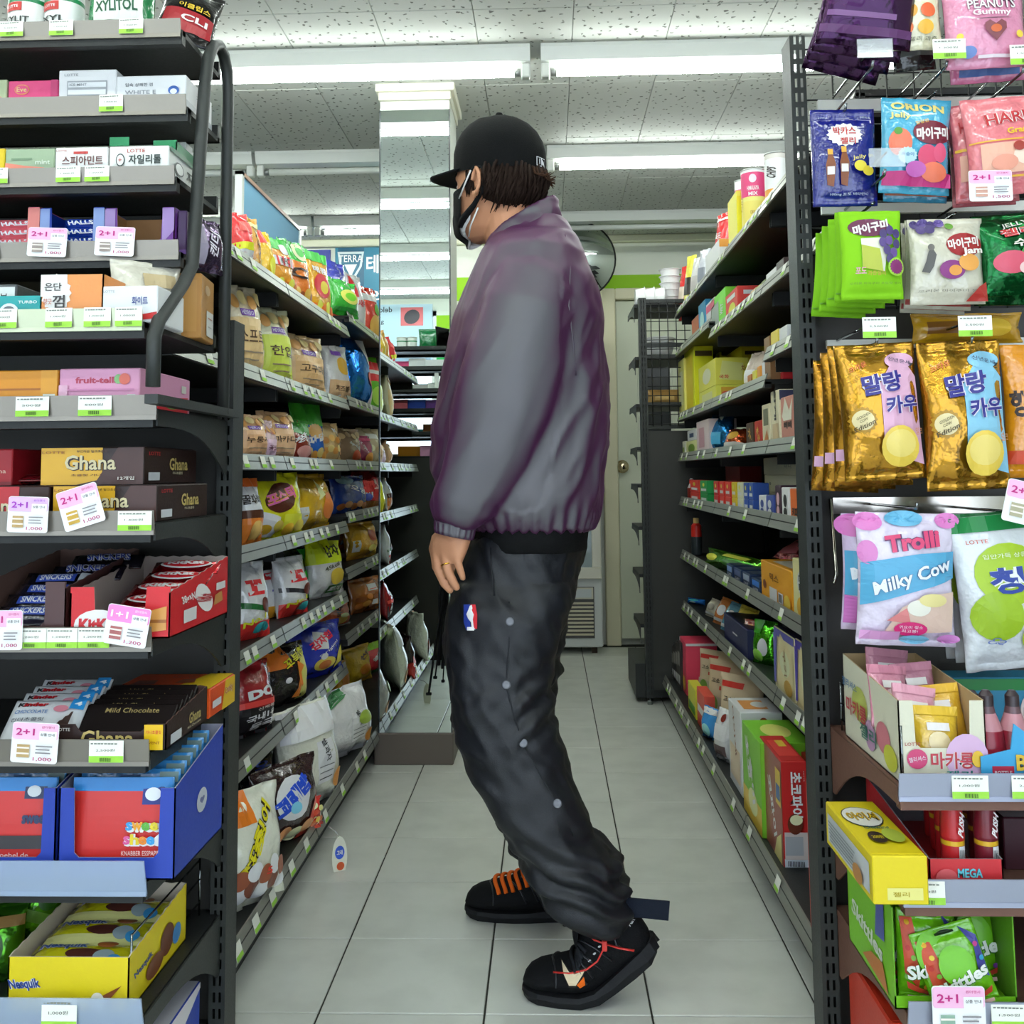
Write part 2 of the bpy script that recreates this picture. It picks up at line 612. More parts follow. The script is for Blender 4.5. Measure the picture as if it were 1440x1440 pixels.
# convex mirror
chrome_m = bpy.data.materials.new('mirror_silver')
chrome_m.use_nodes = True
_b = chrome_m.node_tree.nodes['Principled BSDF']
_b.inputs['Metallic'].default_value = 1
_b.inputs['Base Color'].default_value = (.86, .93, .91, 1)
_b.inputs['Roughness'].default_value = .015
cm = tag(empty('convex_mirror', (.178, 5.56, 2.125)), 'round convex security mirror with thin black rim up by the back wall', 'mirror')
cm.rotation_euler.x = math.radians(9)
R_, rho = .205, .34
pr = []
for k in range(13):
    a = math.asin(R_ / rho) * (1 - k / 12)
    pr.append((rho * math.sin(a), rho * math.cos(a) - rho * math.cos(math.asin(R_ / rho))))
rings = [[Vector((max(r, .0008) * math.cos(2 * PI * k / 40), -d, max(r, .0008) * math.sin(2 * PI * k / 40))) for k in range(40)] for r, d in pr]
MB().loft(rings, chrome_m, caps=False).build('mirror_dome', cm)
MB().tube([(R_ * math.cos(2 * PI * k / 40), .004, R_ * math.sin(2 * PI * k / 40)) for k in range(40)], .007, mat('#1a1b1b', 'rubber'), 8, True).build('rim', cm)
mb = MB()
mb.add([(R_ * math.cos(2 * PI * k / 40), .008, R_ * math.sin(2 * PI * k / 40)) for k in range(40)], [tuple(range(39, -1, -1))], mat('#d8d6cc', 'plastic'))
mb.build('back_shell', cm)
MB().tube([(0, .008, 0), (0, .2, -.02), (0, .385, .05)], .012, mat('#c9cac4', 'metal')).build('wall_bracket', cm)

# fluorescent batten lights
TUBE_ON = emit('lamp_tube_lit', '#f3fbf6', TUBE_POWER)
TUBE_OFF = mat('#d9dcd6', 'plastic')
BAT = mat('#d3d6d1', 'plastic')


def batten(x, y, lit, label):
    t = tag(empty('ceiling_light', (x, y, ZC)), label, 'light', 'fluorescent lights in rows on the ceiling')
    L = .605
    mb = MB()
    prof = [(-.05, 0), (-.05, -.012), (-.032, -.05), (.032, -.05), (.05, -.012), (.05, 0)]
    mb.loft([[Vector((s * L, a, b)) for a, b in prof] for s in (-1, 1)], BAT, smooth=False)
    mb.build('housing', t)
    for s in (-1, 1):
        mb = MB().box(min(s * L, s * (L - .03)), max(s * L, s * (L - .03)), -.018, .018, -.098, -.0505, mat('#e0e2dc', 'plastic'), .004)
        mb.build('lamp_holder', t)
        mb = MB()
        mb.tube([(s * (L - .032), 0, -.078), (s * (L - .052), 0, -.078)], .0135, mat('#9b9d9a', 'alu'), 12)
        mb.build('tube_cap', t)
    MB().tube([(-L + .052, 0, -.078), (L - .052, 0, -.078)], .0135, TUBE_ON if lit else TUBE_OFF, 14).build('lamp_tube', t)
    return t


ROWS = [(3.25, 'third', (1, 1, 1)), (4.29, 'second', (0, 0, 1)), (5.40, 'rearmost', (1, 1, 0)), (2.17, 'fourth', (1, 1, 1)), (.96, 'fifth', (1, 1, 1)), (-.2, 'front', (1, 1, 1))]
for yy, nm, on in ROWS:
    for xx, lit, s in zip((-1.87, -.645, .60), on, ('left', 'middle', 'right')):
        batten(xx + (.02 if yy > 4 else 0), yy, lit, '%s fluorescent ceiling light, the %s one of the %s row from the back' % ('glowing white' if lit else 'unlit', s, nm))

# mirror-clad pillar standing in the aisle beside the snack shelves
pl = MB().box(-.577, -.331, 3.535, 3.80, 0.1, 2.285, mat('#c9cdc4', 'wall')).build('pillar')
struct(pl)
MB().box(-.592, -.326, 3.522, 3.815, 0, .103, mat('#6a6058', 'metal'), .003).build('plinth', pl)
m_ = bpy.data.materials.new('mirror_glass')
m_.use_nodes = True
_b = m_.node_tree.nodes['Principled BSDF']
_b.inputs['Metallic'].default_value = 1
_b.inputs['Base Color'].default_value = (.84, .93, .92, 1)
_b.inputs['Roughness'].default_value = .0
o = MB().box(-.5745, -.3335, 3.5285, 3.5345, .104, 2.25, m_).build('mirror_panel', pl)
o['label'] = 'tall mirror panel on the pillar front'
mb = MB()
for x in (-.579, -.3335):
    mb.box(x, x + .0045, 3.526, 3.536, .104, 2.25, mat('#20272a', 'plastic'))
mb.box(-.576, -.332, 3.526, 3.536, 2.25, 2.257, mat('#dfe4de', 'plastic'))
mb.build('mirror_edging', pl)
mb = MB()
mb.box(-.592, -.312, 3.51, 3.83, 2.315, ZC, mat('#dedccb', 'wall'), .003)
mb.box(-.582, -.325, 3.52, 3.81, 2.285, 2.315, mat('#cfcebd', 'wall'), .003)
mb.build('cap_moulding', pl)

# upright drinks fridge on the back wall
fr = tag(empty('drinks_fridge', (0, 0, 0)), 'white upright drinks fridge with a vent grille at the foot, left of the door', 'fridge')
FW = mat('#d5d8d6', 'plastic')
fx0, fx1, fy0 = -.33, .286, 5.62
mb = MB().box(fx0, fx1, fy0, 5.93, .035, 1.75, FW, .008)
mb.build('cabinet', fr)
mb = MB()
for a, b, c, d in ((fx0 + .005, fx1 - .005, .40, .46), (fx0 + .005, fx1 - .005, 1.6, 1.74), (fx0 + .005, fx0 + .055, .46, 1.6), (fx1 - .055, fx1 - .005, .46, 1.6)):
    mb.box(a, b, fy0 - .04, fy0 - .002, c, d, mat('#e0dccd', 'plastic'), .004)
df = mb.build('door_frame', fr)
gl = bpy.data.materials.new('fridge_glass')
gl.use_nodes = True
gb = gl.node_tree.nodes['Principled BSDF']
gb.inputs['Base Color'].default_value = (.35, .45, .46, 1)
gb.inputs['Alpha'].default_value = .55
gb.inputs['Roughness'].default_value = .05
MB().box(fx0 + .05, fx1 - .05, fy0 - .026, fy0 - .018, .455, 1.605, gl).build('glass_pane', df)
mb = MB().box(fx0 + .06, fx1 - .045, fy0 - .012, fy0 - .001, .085, .355, mat('#3f3d36', 'plastic'))
mb.build('grille_recess', fr)
for k in range(9):
    z = .10 + k * .0205
    MB().box(fx0 + .065, fx1 - .05, fy0 - .02, fy0 - .0125, z, z + .011, mat('#cfc7ac', 'plastic'), .002).build('vent_slat', fr)
mb = MB().box(fx0 + .065, fx1 - .05, fy0 - .02, fy0 - .0125, .292, .352, mat('#d3cfbc', 'plastic'), .002)
mb.box(fx1 - .15, fx1 - .06, fy0 - .023, fy0 - .0195, .3, .345, mat('#c9ced0', 'plastic'))
mb.build('control_plate', fr)
for x in (fx0 + .04, fx1 - .06):
    for y in (fy0 + .03, 5.88):
        MB().box(x, x + .03, y, y + .03, 0, .037, mat('#3a2b22', 'rubber')).build('foot', fr)
# ---------------------------------------------------------------- shop shelving
STEEL, STEELD, BACKP = mat('#2e312f', 'metal'), mat('#1d1f1e', 'metal'), mat('#34332f', 'metal')
RAIL, RAILW, LBL, LBLG, INK = mat('#9a9b92', 'alu'), mat('#8d877d', 'alu'), mat('#eef0e4', 'paper'), mat('#9bd34a', 'paper'), mat('#5b5f58', 'paper')
BROWN = mat('#6e4d40', 'metal')


def acrylic(name, hexc, a):
    m = bpy.data.materials.new(name)
    m.use_nodes = True
    b = m.node_tree.nodes['Principled BSDF']
    b.inputs['Base Color'].default_value = lin(hexc)
    b.inputs['Alpha'].default_value = a
    b.inputs['Roughness'].default_value = .06
    b.inputs['Specular IOR Level'].default_value = .8
    return m


ACR = acrylic('clear_rail', '#b4c6e0', .55)
SLEEVE = acrylic('clear_sleeve', '#dfe4e6', .3)


def slotted_post(parent, x0, x1, y0, y1, z0, z1, open_top=0.0):
    """Upright channel whose front plate is pierced by two rows of slots."""
    mb = MB()
    w = x1 - x0
    mb.box(x0, x0 + .0018, y0, y1, z0, z1, STEEL)
    mb.box(x1 - .0018, x1, y0, y1, z0, z1, STEEL)
    mb.box(x0, x1, y1 - .002, y1, z0, z1 - open_top, STEELD)
    c1, c2, s = x0 + w * .34, x0 + w * .70, .0021
    for a, b in ((x0, c1 - s), (c1 + s, c2 - s), (c2 + s, x1)):
        mb.box(a, b, y0 - .0016, y0, z0, z1, STEEL)
    z = z0
    while z < z1:
        for c in (c1, c2):
            mb.box(c - s, c + s, y0 - .0016, y0, z, min(z + .0095, z1), STEEL)
        z += .025
    if open_top == 0:
        mb.box(x0, x1, y0 - .0016, y1, z1, z1 + .003, STEEL)
    return mb.build('upright_post', parent, world=True)


def bracket(parent, x, y0, y1, z, back, front, material):
    """Side bracket: deep at the post (y1), shallow at the front (y0), with a hollowed lower edge."""
    pts = [(y1, z), (y0, z), (y0, z - front)]
    for k in range(9):
        t = k / 8
        pts.append((y0 + (y1 - .02 - y0) * (.15 + .8 * t), z - front - (back - front) * (t ** 2.6)))
    pts.append((y1 - .012, z - back - .015))
    pts.append((y1, z - back - .015))
    n = len(pts)
    vs_ = [(x, a, b) for a, b in pts] + [(x + .003, a, b) for a, b in pts]
    fs = [tuple(range(n)), tuple(range(2 * n - 1, n - 1, -1))] + [(k, n + k, n + (k + 1) % n, (k + 1) % n) for k in range(n)]
    return MB().add(vs_, fs, material).build('bracket', parent, world=True)


def price_tag(parent, x, y, z, text, w=.036, h=.026, material=None, ay=(0, 0, 1), rail_n=(0, -1, 0), ax=(1, 0, 0)):
    mb = MB()
    ax, n, up = Vector(ax), Vector(rail_n), Vector(ay)
    o = Vector((x, y, z))
    fm = face_map(o, ax * (w / 2), up * h, n, .0003)
    vs_ = [fm(u, v, k) for k in (0, 2) for u, v in ((-1, 0), (1, 0), (1, 1), (-1, 1))]
    mb.add(vs_, [(4, 5, 6, 7), (0, 1, 5, 4), (1, 2, 6, 5), (2, 3, 7, 6), (3, 0, 4, 7)], LBL)
    fm2 = face_map(o + n * .0007, ax * (w / 2), up * h, n, .0002)
    prims = [('r', -1, 0, 1, .3, '#9bd34a')]
    if text:
        prims += [('t', text, -.05, .56, .55, .12, '#4a4d48', 0, .0)]
        prims += [('r', -.9 + .2 * i, .84, -.76 + .2 * i + .02 * (i % 3), .9, '#7b7f78') for i in range(8)]
        prims += [('r', -.34 + .07 * i, .07, -.31 + .07 * i + .015 * (i % 2), .24, '#3d5a2a') for i in range(10)]
    paint(mb, fm2, prims, 'paper')
    return mb.build('price_tag', parent, world=True)


def promo_tag(parent, x, y, z, head, price, pink='#f3b6d6', ink='#c2317f', rot=0, s=.056, goods='#b99b6a', w=1.0):
    """Rounded offer card clipped to a rail, pink headed."""
    mb = MB()
    a = math.radians(rot)
    ax = Vector((math.cos(a), 0, math.sin(a))) * (s / 2 * w)
    up = Vector((-math.sin(a), 0, math.cos(a))) * s
    o = Vector((x, y, z))
    fm = face_map(o, ax, up, (0, -1, 0), .0004)

    def rr(u0, v0, u1, v1, q=.14):
        pts = []
        for cu, cv, a0 in ((u1 - q, v1 - q / 2, 0), (u0 + q, v1 - q / 2, 90), (u0 + q, v0 + q / 2, 180), (u1 - q, v0 + q / 2, 270)):
            for k in range(5):
                t = math.radians(a0 + k * 22.5)
                pts.append((cu + q * math.cos(t), cv + q / 2 * math.sin(t)))
        return pts
    P = rr(-1, 0, 1, 1)
    n = len(P)
    mb.add([fm(u, v, 0) for u, v in P] + [fm(u, v, 2) for u, v in P], [tuple(range(n, 2 * n))] + [(k, (k + 1) % n, n + (k + 1) % n, n + k) for k in range(n)], mat('#f4eff2', 'paper'))
    fm2 = face_map(o + Vector((0, -.001, 0)), ax, up, (0, -1, 0), .0003)
    prims = [('p', rr(-.98, .58, .98, .985, .13), pink), ('r', .18, .5, .92, .8, '#f2f0f2'), ('t', head, -.42, .77, .40, .17, ink, 0, .03), ('t', '원더행사', .55, .9, .28, .06, ink, 0, 0),
             ('t', '상품 안내', .54, .72, .3, .07, '#4d4a50', 0, .01), ('r', -.72, .14, -.18, .46, goods), ('r', -.72, .22, -.18, .26, '#efe6da'), ('r', -.72, .36, -.18, .4, '#efe6da'),
             ('r', .1, .42, .8, .45, '#8c888c'), ('r', .1, .34, .7, .37, '#8c888c'), ('r', .1, .26, .75, .29, '#8c888c'), ('t', price, .42, .12, .40, .1, '#b02c6c', 0, .01)]
    paint(mb, fm2, prims, 'paper')
    return mb.build('promotion_tag', parent, world=True)


# ---- long gondolas on both sides of the aisle
def gondola(name, label, s, lip, base, back, ends, units, base_z, post_x, tagseed):
    g = tag(empty(name, (s * back, ends[0], 0)), label, 'shelving')

    def X(a, b):
        return (min(s * a, s * b), max(s * a, s * b))
    rnd = random.Random(tagseed)
    for y in [u[0] for u in units] + [ends[1]]:
        mb = MB()
        x0, x1 = X(back - .02, back + .03)
        mb.box(x0, x1, y - .015, y + .015, 0, post_x, STEEL)
        mb.build('upright_post', g, world=True)
    for y0, y1, zs in units:
        a, b = y0 + .001, y1 - .001
        x0, x1 = X(back, back + .012)
        MB().box(x0, x1, a, b, .06, post_x - .02, mat('#2e2f2d', 'metal')).build('back_panel', g, world=True)
        for k, z in enumerate([base_z] + zs):
            L = base if k == 0 else lip
            mb = MB()
            x0, x1 = X(L + .004, back)
            mb.box(x0, x1, a, b, z + .006, z + .018, STEELD)
            x0, x1 = X(L + .003, L + .02)
            mb.box(x0, x1, a, b, z - .004, z + .012, STEELD)
            sh = mb.build('base_shelf' if k == 0 else 'shelf', g, world=True)
            mb = MB()
            tilt = .010
            ya, yb = a + .004, b - .004
            sx = s * L
            o = [(sx - s * tilt * .2, z - .002), (sx + s * tilt, z + .033), (sx + s * (tilt + .003), z + .033), (sx + s * .003, z - .002)]
            mb.add([(p, ya, q) for p, q in o] + [(p, yb, q) for p, q in o], [(0, 1, 2, 3), (7, 6, 5, 4), (0, 4, 5, 1), (1, 5, 6, 2), (2, 6, 7, 3), (3, 7, 4, 0)], RAIL)
            mb.build('price_rail', sh, world=True)
            y = ya + rnd.uniform(.03, .2)
            n = Vector((-s * .035, 0, -.011)).normalized() * -1
            n = Vector((-s, 0, .3)).normalized()
            up = Vector((s * .3, 0, 1)).normalized()
            while y < yb - .04:
                if rnd.random() < .62:
                    px = sx - s * tilt * .2 + s * (tilt * 1.2) * .12
                    price_tag(sh, px - s * .0012, y, z + .002, None, .038, .028, ay=up, rail_n=n, ax=(0, s * 1, 0))
                y += rnd.uniform(.045, .16)
            if k == 0:
                x0, x1 = X(base + .045, base + .05)
                MB().box(x0, x1, a, b, .0, z - .005, STEELD).build('kick_plate', g, world=True)
            else:
                for yy in (a + .006, b - .009):
                    x0, x1 = X(L + .03, back)
                    MB().box(x0, x1, yy, yy + .003, z - .03, z + .006, STEELD).build('bracket', sh, world=True)
    return g


LZ = [.325, .555, .782, .983, 1.185, 1.43]
LZ2 = [.41, .625, .81, .985, 1.20, 1.485]
RZ = [.40, .61, .83, 1.012, 1.245, 1.415, 1.62]
RZ1 = [.40, .61, .83, 1.012, 1.18, 1.415, 1.62]
RZ2 = [.40, .61, .83, 1.012, 1.18, 1.455, 1.62]
gl_ = gondola('snack_gondola', 'long dark steel gondola shelving full of snack bags along one side of the aisle', -1, .66, .575, 1.03, (1.79, 5.9), [(1.79, 2.6, LZ), (2.6, 3.42, LZ), (3.42, 4.24, LZ2), (4.24, 5.07, LZ2), (5.07, 5.9, LZ2)], .085, 1.62, 3)
gr_ = gondola('grocery_gondola', 'long dark steel gondola shelving with boxed and canned groceries opposite the snack bags', 1, .55, .465, .92, (1.79, 4.38), [(1.79, 2.62, RZ), (2.62, 3.48, RZ1), (3.48, 4.38, RZ2)], .095, 1.66, 5)

# header board on top of the snack shelves
hb = tag(empty('header_board', (-.985, 3.62, 1.504)), 'pale blue sign board standing on top of the snack shelves', 'sign')
MB().box(-.006, .006, -.38, .38, .0, .435, mat('#86b9da', 'matte')).build('board_panel', hb)
mb = MB()
mb.box(-.012, .012, -.40, -.378, 0, .445, mat('#e8ebe6', 'plastic'))
mb.box(-.012, .012, .378, .40, 0, .445, mat('#e8ebe6', 'plastic'))
mb.box(-.012, .012, -.40, .40, .433, .445, mat('#c99f8a', 'plastic'))
mb.build('board_frame', hb)
mb = MB()
paint(mb, face_map((.006, 0, 0), (0, .37, 0), (0, 0, .43), (1, 0, 0)), [('r', -.9, .55, .2, .6, '#a5cbe4'), ('r', -.9, .42, .4, .46, '#a5cbe4'), ('p', [(.3, 0), (1, 0), (1, .9)], '#b9c9d3')])
mb.build('printed_artwork', hb)

# ---- endcap on the snack side, facing the camera
EX0, EX1, EYF, EYB = -1.42, -.53, 1.38, 1.715
el = tag(empty('endcap_shelf', (-.95, 1.7, 0)), 'dark endcap shelf unit of gums, chocolates and sweets at the snack side', 'shelving')


slotted_post(el, -.549, -.523, 1.70, 1.757, 0, 1.225)
slotted_post(el, -1.45, -1.424, 1.70, 1.757, 0, 1.225)
MB().box(-1.425, -.548, 1.722, 1.73, .05, 1.05, BACKP).build('back_panel', el, world=True)
LE = [1.046, .891, .737, .589, .424, .255]
LE_T = [.032, .031, .031, .033, .046, .045]
end_shelves = []
for i, (z, h) in enumerate(zip(LE, LE_T)):
    mb = MB().box(EX0 + .02, EX1 - .006, EYF + .005, EYB, z + .002, z + .014, STEELD)
    mb.box(EX0 + .02, EX1 - .006, EYF + .003, EYF + .02, z - .012, z + .012, STEELD)
    sh = mb.build('shelf', el, world=True)
    mb = MB()
    mtl = ACR if i >= 4 else RAILW
    t = .012 if i >= 4 else .004
    o = [(EYF, z), (EYF - t, z + h), (EYF - t + .0025, z + h), (EYF + .0035, z)]
    mb.add([(EX0, a, b) for a, b in o] + [(EX1, a, b) for a, b in o], [(3, 2, 1, 0), (4, 5, 6, 7), (0, 1, 5, 4), (1, 2, 6, 5), (2, 3, 7, 6), (3, 0, 4, 7)], mtl)
    mb.box(EX0, EX1, EYF - .0015, EYF + .002, z - .002, z + .004, mtl)
    mb.build('price_rail', sh, world=True)
    for xx in (EX1 - .005, EX0 + .005):
        bracket(sh, xx, EYF + .01, 1.70, z + .012, .075, .022, STEEL)
    end_shelves.append(sh)
MB().box(EX0 + .02, EX1, EYF + .02, EYB, .02, .10, STEELD).build('base_shelf', el, world=True)


def ltag(sh, i, px, text, w=.036, h=None):
    z = LE[i]
    p = at(px, 700, y=EYF - .004)
    t = .012 if i >= 4 else .004
    x = at(px, {0: 572, 1: 735, 2: 900, 3: 1058, 4: 1235, 5: 1420}[i], y=EYF - .004).x
    price_tag(sh, x - 0, EYF - .003 - t * .5, z + .004, text, w, LE_T[i] - .005)





for i, px, tx in ((0, 46, '500원'), (0, 134, '500원'), (1, 190, '1,400원'), (2, 44, '1,200원'), (2, 88, '1,000원'), (2, 132, '1,200원'), (3, 150, '2,500원'), (5, 86, '1,000원')):
    ltag(end_shelves[i], i, px, tx, .046 if i not in (2,) else .043)


def lpromo(i, px, py, head, price, s=.056, rot=0, **k):
    p = at(px, py, y=EYF - .010)
    promo_tag(end_shelves[i], p.x, EYF - .010 - (.004 if i >= 4 else 0), p.z, head, price, rot=rot, s=s, **k)


lpromo(1, 38, 749, '2+1', '1,000', .048, -2, pink='#d9b5ea', ink='#a23fb4', w=1.15)
lpromo(1, 121, 740, '2+1', '1,000', .054, 17, goods='#c9a34a', w=1.05)
lpromo(2, 174, 908, '1+1', '1,200', .052, -9, pink='#f08ccc', ink='#ffffff', w=1.12, goods='#b06a6a')
lpromo(2, 4, 914, '2+1', '1,000', .052, 0)
lpromo(3, 47, 1073, '2+1', '1,000', .052, -3, pink='#f4bfda', w=1.2)

# wire divider on the lower shelf of the snack-side endcap
mb = MB()
W = mat('#8d9294', 'chrome')
xw = -.56
zz = LE[5] + .02
for k, z in enumerate((.02, .055, .085)):
    mb.tube([(xw, EYF + .03, zz + z), (xw, 1.68, zz + z)], .0016, W, 6)
for y in (EYF + .03, 1.68):
    mb.tube([(xw, y, zz), (xw, y, zz + .087)], .0016, W, 6)
mb.build('wire_divider', end_shelves[5], world=True)

# ---- candy rack standing on the endcap's top shelf
rk = tag(empty('candy_rack', (-.95, 1.5, 1.079)), 'black tubular steel candy rack with five tiers of gum boxes on top of the endcap', 'rack')
path = [(1.335, 1.085), (1.335, 1.15), (1.35, 1.175), (1.44, 1.241), (1.476, 1.275), (1.494, 1.402), (1.517, 1.565), (1.53, 1.613), (1.553, 1.643), (1.58, 1.655), (1.605, 1.65), (1.624, 1.63), (1.63, 1.60), (1.63, 1.393), (1.63, 1.066)]
for xx in (-.5185, -1.40):
    MB().tube([(xx, a, b) for a, b in path], .0095, STEEL, 10).build('side_frame', rk, world=True)
for xx in (-.5185, -1.40):
    MB().box(xx - .009, xx + .009, 1.33, 1.695, 1.0625, 1.075, STEEL).build('foot_bar', rk, world=True)
RACK = [(1.334, 1.162, 1.19), (1.462, 1.284, 1.311), (1.44, 1.390, 1.415), (1.481, 1.509, 1.537), (1.452, 1.616, 1.641)]
rack_shelves = []
for i, (yf, zb, zt) in enumerate(RACK):
    mb = MB()
    mb.box(-1.40, -.532, yf + .003, 1.632, zb + .002, zb + .010, STEELD)
    mb.box(-1.40, -.532, 1.622, 1.632, zb + .002, zb + .03, STEELD)
    mb.box(-1.40, -.532, yf + .002, yf + .016, zb - .012, zb + .01, STEELD)
    sh = mb.build('shelf', rk, world=True)
    mb = MB()
    mtl = mat('#bcc2a4', 'alu') if i == 0 else RAILW
    o = [(yf, zb), (yf - .004, zt), (yf - .0015, zt), (yf + .0035, zb)]
    mb.add([(-1.40, a, b) for a, b in o] + [(-.534, a, b) for a, b in o], [(3, 2, 1, 0), (4, 5, 6, 7), (0, 1, 5, 4), (1, 2, 6, 5), (2, 3, 7, 6), (3, 0, 4, 7)], mtl)
    mb.box(-1.40, -.534, yf - .0015, yf + .002, zb - .002, zb + .004, mtl)
    mb.build('price_rail', sh, world=True)
    rack_shelves.append(sh)
for i, pxs in ((4, (18, 88, 186)), (3, (158,)), (2, (0, 101, 141)), (1, (-8,)), (0, (18, 94, 147, 190))):
    yf, zb, zt = RACK[i]
    for px in pxs:
        x = at(px, 40 if i == 4 else 140, y=yf).x
        price_tag(rack_shelves[i], x, yf - .004, zb + .003, '1,000원' if px not in (18,) else '3,000원', .036, zt - zb - .002)
for px, py in ((65, 361), (160, 360)):
    p = at(px, py, y=RACK[1][0] - .008)
    promo_tag(rack_shelves[1], p.x, p.y, p.z, '2+1', '1,000', s=.043, w=1.35, rot=-3, goods='#9c8f88', ink='#b8307c')

# ---- endcap on the grocery side
er = tag(empty('endcap_shelf', (.9, 1.7, 0)), 'dark endcap unit with brown shelves and hook bars of hanging jelly bags', 'shelving')
slotted_post(er, .418, .444, 1.70, 1.757, 0, 1.70, .38)
slotted_post(er, 1.33, 1.356, 1.70, 1.757, 0, 1.70, .38)
MB().box(.444, 1.33, 1.735, 1.743, .05, 1.235, mat('#383533', 'metal')).build('back_panel', er, world=True)
mb = MB()
BW = mat('#191a1a', 'metal')
for k in range(20):
    x = .452 + k * .046
    mb.tube([(x, 1.735, 1.235), (x, 1.735, 1.69)], .0016, BW, 5)
for k in range(11):
    z = 1.24 + k * .045
    mb.tube([(.446, 1.735, z), (1.33, 1.735, z)], .0016, BW, 5)
mb.build('wire_grid', er, world=True)
BAR = mat('#d9d8d0', 'plastic')
for z0, z1, mm in ((1.571, 1.592, BAR), (1.395, 1.412, BAR), (1.168, 1.182, BAR), (.895, .922, mat('#c4bdb2', 'chrome'))):
    MB().box(.466, 1.33, 1.712, 1.722, z0, z1, mm).build('hook_bar', er, world=True)
MB().tube([(.462, 1.712, .92), (.465, 1.705, .80), (.459, 1.70, .785)], .003, mat('#bfb9b0', 'chrome'), 8).build('hook_arm', er, world=True)
LR = [(.545, .034, .0), (.404, .034, 0), (.263, .034, 0)]
r_shelves = []
for i, (z, h, _) in enumerate(LR):
    yf = (1.377, 1.414, 1.44)[i] - .0
    yf = 1.377
    z = at((1262, 1255, 1253)[i], (1125, 1272, 1452)[i], x=.443).z if False else (.5457, .4157, .268)[i]
    mb = MB().box(.447, 1.32, yf + .005, 1.715, z + .0, z + .013, BROWN)
    mb.box(.447, 1.32, yf + .003, yf + .02, z - .014, z + .01, BROWN)
    sh = mb.build('shelf', er, world=True)
    mb = MB()
    mtl = mat('#a9aec2', 'alu')
    o = [(yf, z), (yf - .006, z + h), (yf - .0035, z + h), (yf + .0035, z)]
    mb.add([(.444, a, b) for a, b in o] + [(1.32, a, b) for a, b in o], [(3, 2, 1, 0), (4, 5, 6, 7), (0, 1, 5, 4), (1, 2, 6, 5), (2, 3, 7, 6), (3, 0, 4, 7)], mtl)
    mb.box(.444, 1.32, yf - .0015, yf + .002, z - .002, z + .004, mtl)
    mb.build('price_rail', sh, world=True)
    bracket(sh, .4455, yf + .01, 1.70, z + .013, .085, .022, BROWN)
    bracket(sh, 1.325, yf + .01, 1.70, z + .013, .085, .022, BROWN)
    r_shelves.append((sh, yf, z))
MB().box(.447, 1.32, 1.40, 1.715, .02, .09, BROWN).build('base_shelf', er, world=True)
for i, px, py, tx in ((0, 1362, 1105, '1,000원'), (0, 1446, 1105, '2,500원'), (1, 1301, 1253, '2,500원'), (2, 1418, 1430, '1,500원')):
    sh, yf, z = r_shelves[i]
    x = at(px, py, y=yf).x
    price_tag(sh, x, yf - .005, z + .003, tx, .046, .029)
sh, yf, z = r_shelves[2]
p = at(1350, 1460, y=yf - .012)
promo_tag(sh, p.x, p.y, p.z, '2+1', '1,500', s=.062, goods='#8fae9a', w=1.05)
mb = MB()
for z0 in (.03, .055, .085):
    mb.tube([(.458, 1.40, r_shelves[0][2] + z0), (.458, 1.68, r_shelves[0][2] + z0)], .0016, W, 6)
for y in (1.40, 1.68):
    mb.tube([(.458, y, r_shelves[0][2] + .013), (.458, y, r_shelves[0][2] + .087)], .0016, W, 6)
mb.build('wire_divider', r_shelves[0][0], world=True)


def hook(px, py, yf, tagtext=None, clear=False, twist=False):
    """Peg hook from the grid or bar to its front tip, with a label plate on a second wire above."""
    p = at(px, py, y=yf)
    mb = MB()
    if twist:
        pts = []
        n = 13
        for k in range(n):
            y = yf + (1.715 - yf) * k / (n - 1)
            pts.append((p.x + (.004 if k % 2 else -.004), y, p.z + (.004 if k % 2 else -.002)))
        mb.tube(pts, .0022, W, 6)
    else:
        mb.tube([(p.x, yf, p.z + .008), (p.x, yf + .004, p.z), (p.x, 1.715, p.z)], .0022, W, 8)
    h = mb.build('peg_hook', er, world=True)
    if tagtext is not None or clear:
        mb = MB()
        mb.tube([(p.x, yf - .008, p.z + .03), (p.x, 1.715, p.z + .03)], .0018, W, 6)
        mb.build('label_wire', h, world=True)
        if clear:
            MB().box(p.x - .026, p.x + .026, yf - .012, yf - .0095, p.z + .008, p.z + .036, SLEEVE).build('label_holder', h, world=True)
        else:
            price_tag(h, p.x, yf - .0105, p.z + .006, tagtext, .048, .03)
    return p


HK = 1.505
hook(1228, 92, HK, None, True)
hook(1332, 92, HK, '1,200원')
hook(1440, 100, HK, '1,500원')
hook(1318, 128, 1.56, None, False, True)
hook(1190, 152, 1.56)
hook(1245, 245, HK, None, True)
hook(1230, 285, 1.56, None, False, True)
hook(1345, 300, 1.56, None, False, True)
hook(1395, 255, HK)
hook(1234, 482, HK, '2,500원')
hook(1368, 480, HK, '2,500원')
hook(1290, 715, HK)
hook(1425, 720, HK)
p = at(1394, 283, y=HK - .015)
promo_tag(er, p.x, p.y, p.z, '2+1', '1,500', s=.046, w=1.35, goods='#c99a8a')
p = at(1440, 738, y=HK - .02)
promo_tag(er, p.x, p.y, p.z, '2+1', '2,000', s=.06, w=1.1, rot=-14, goods='#b0a98c')

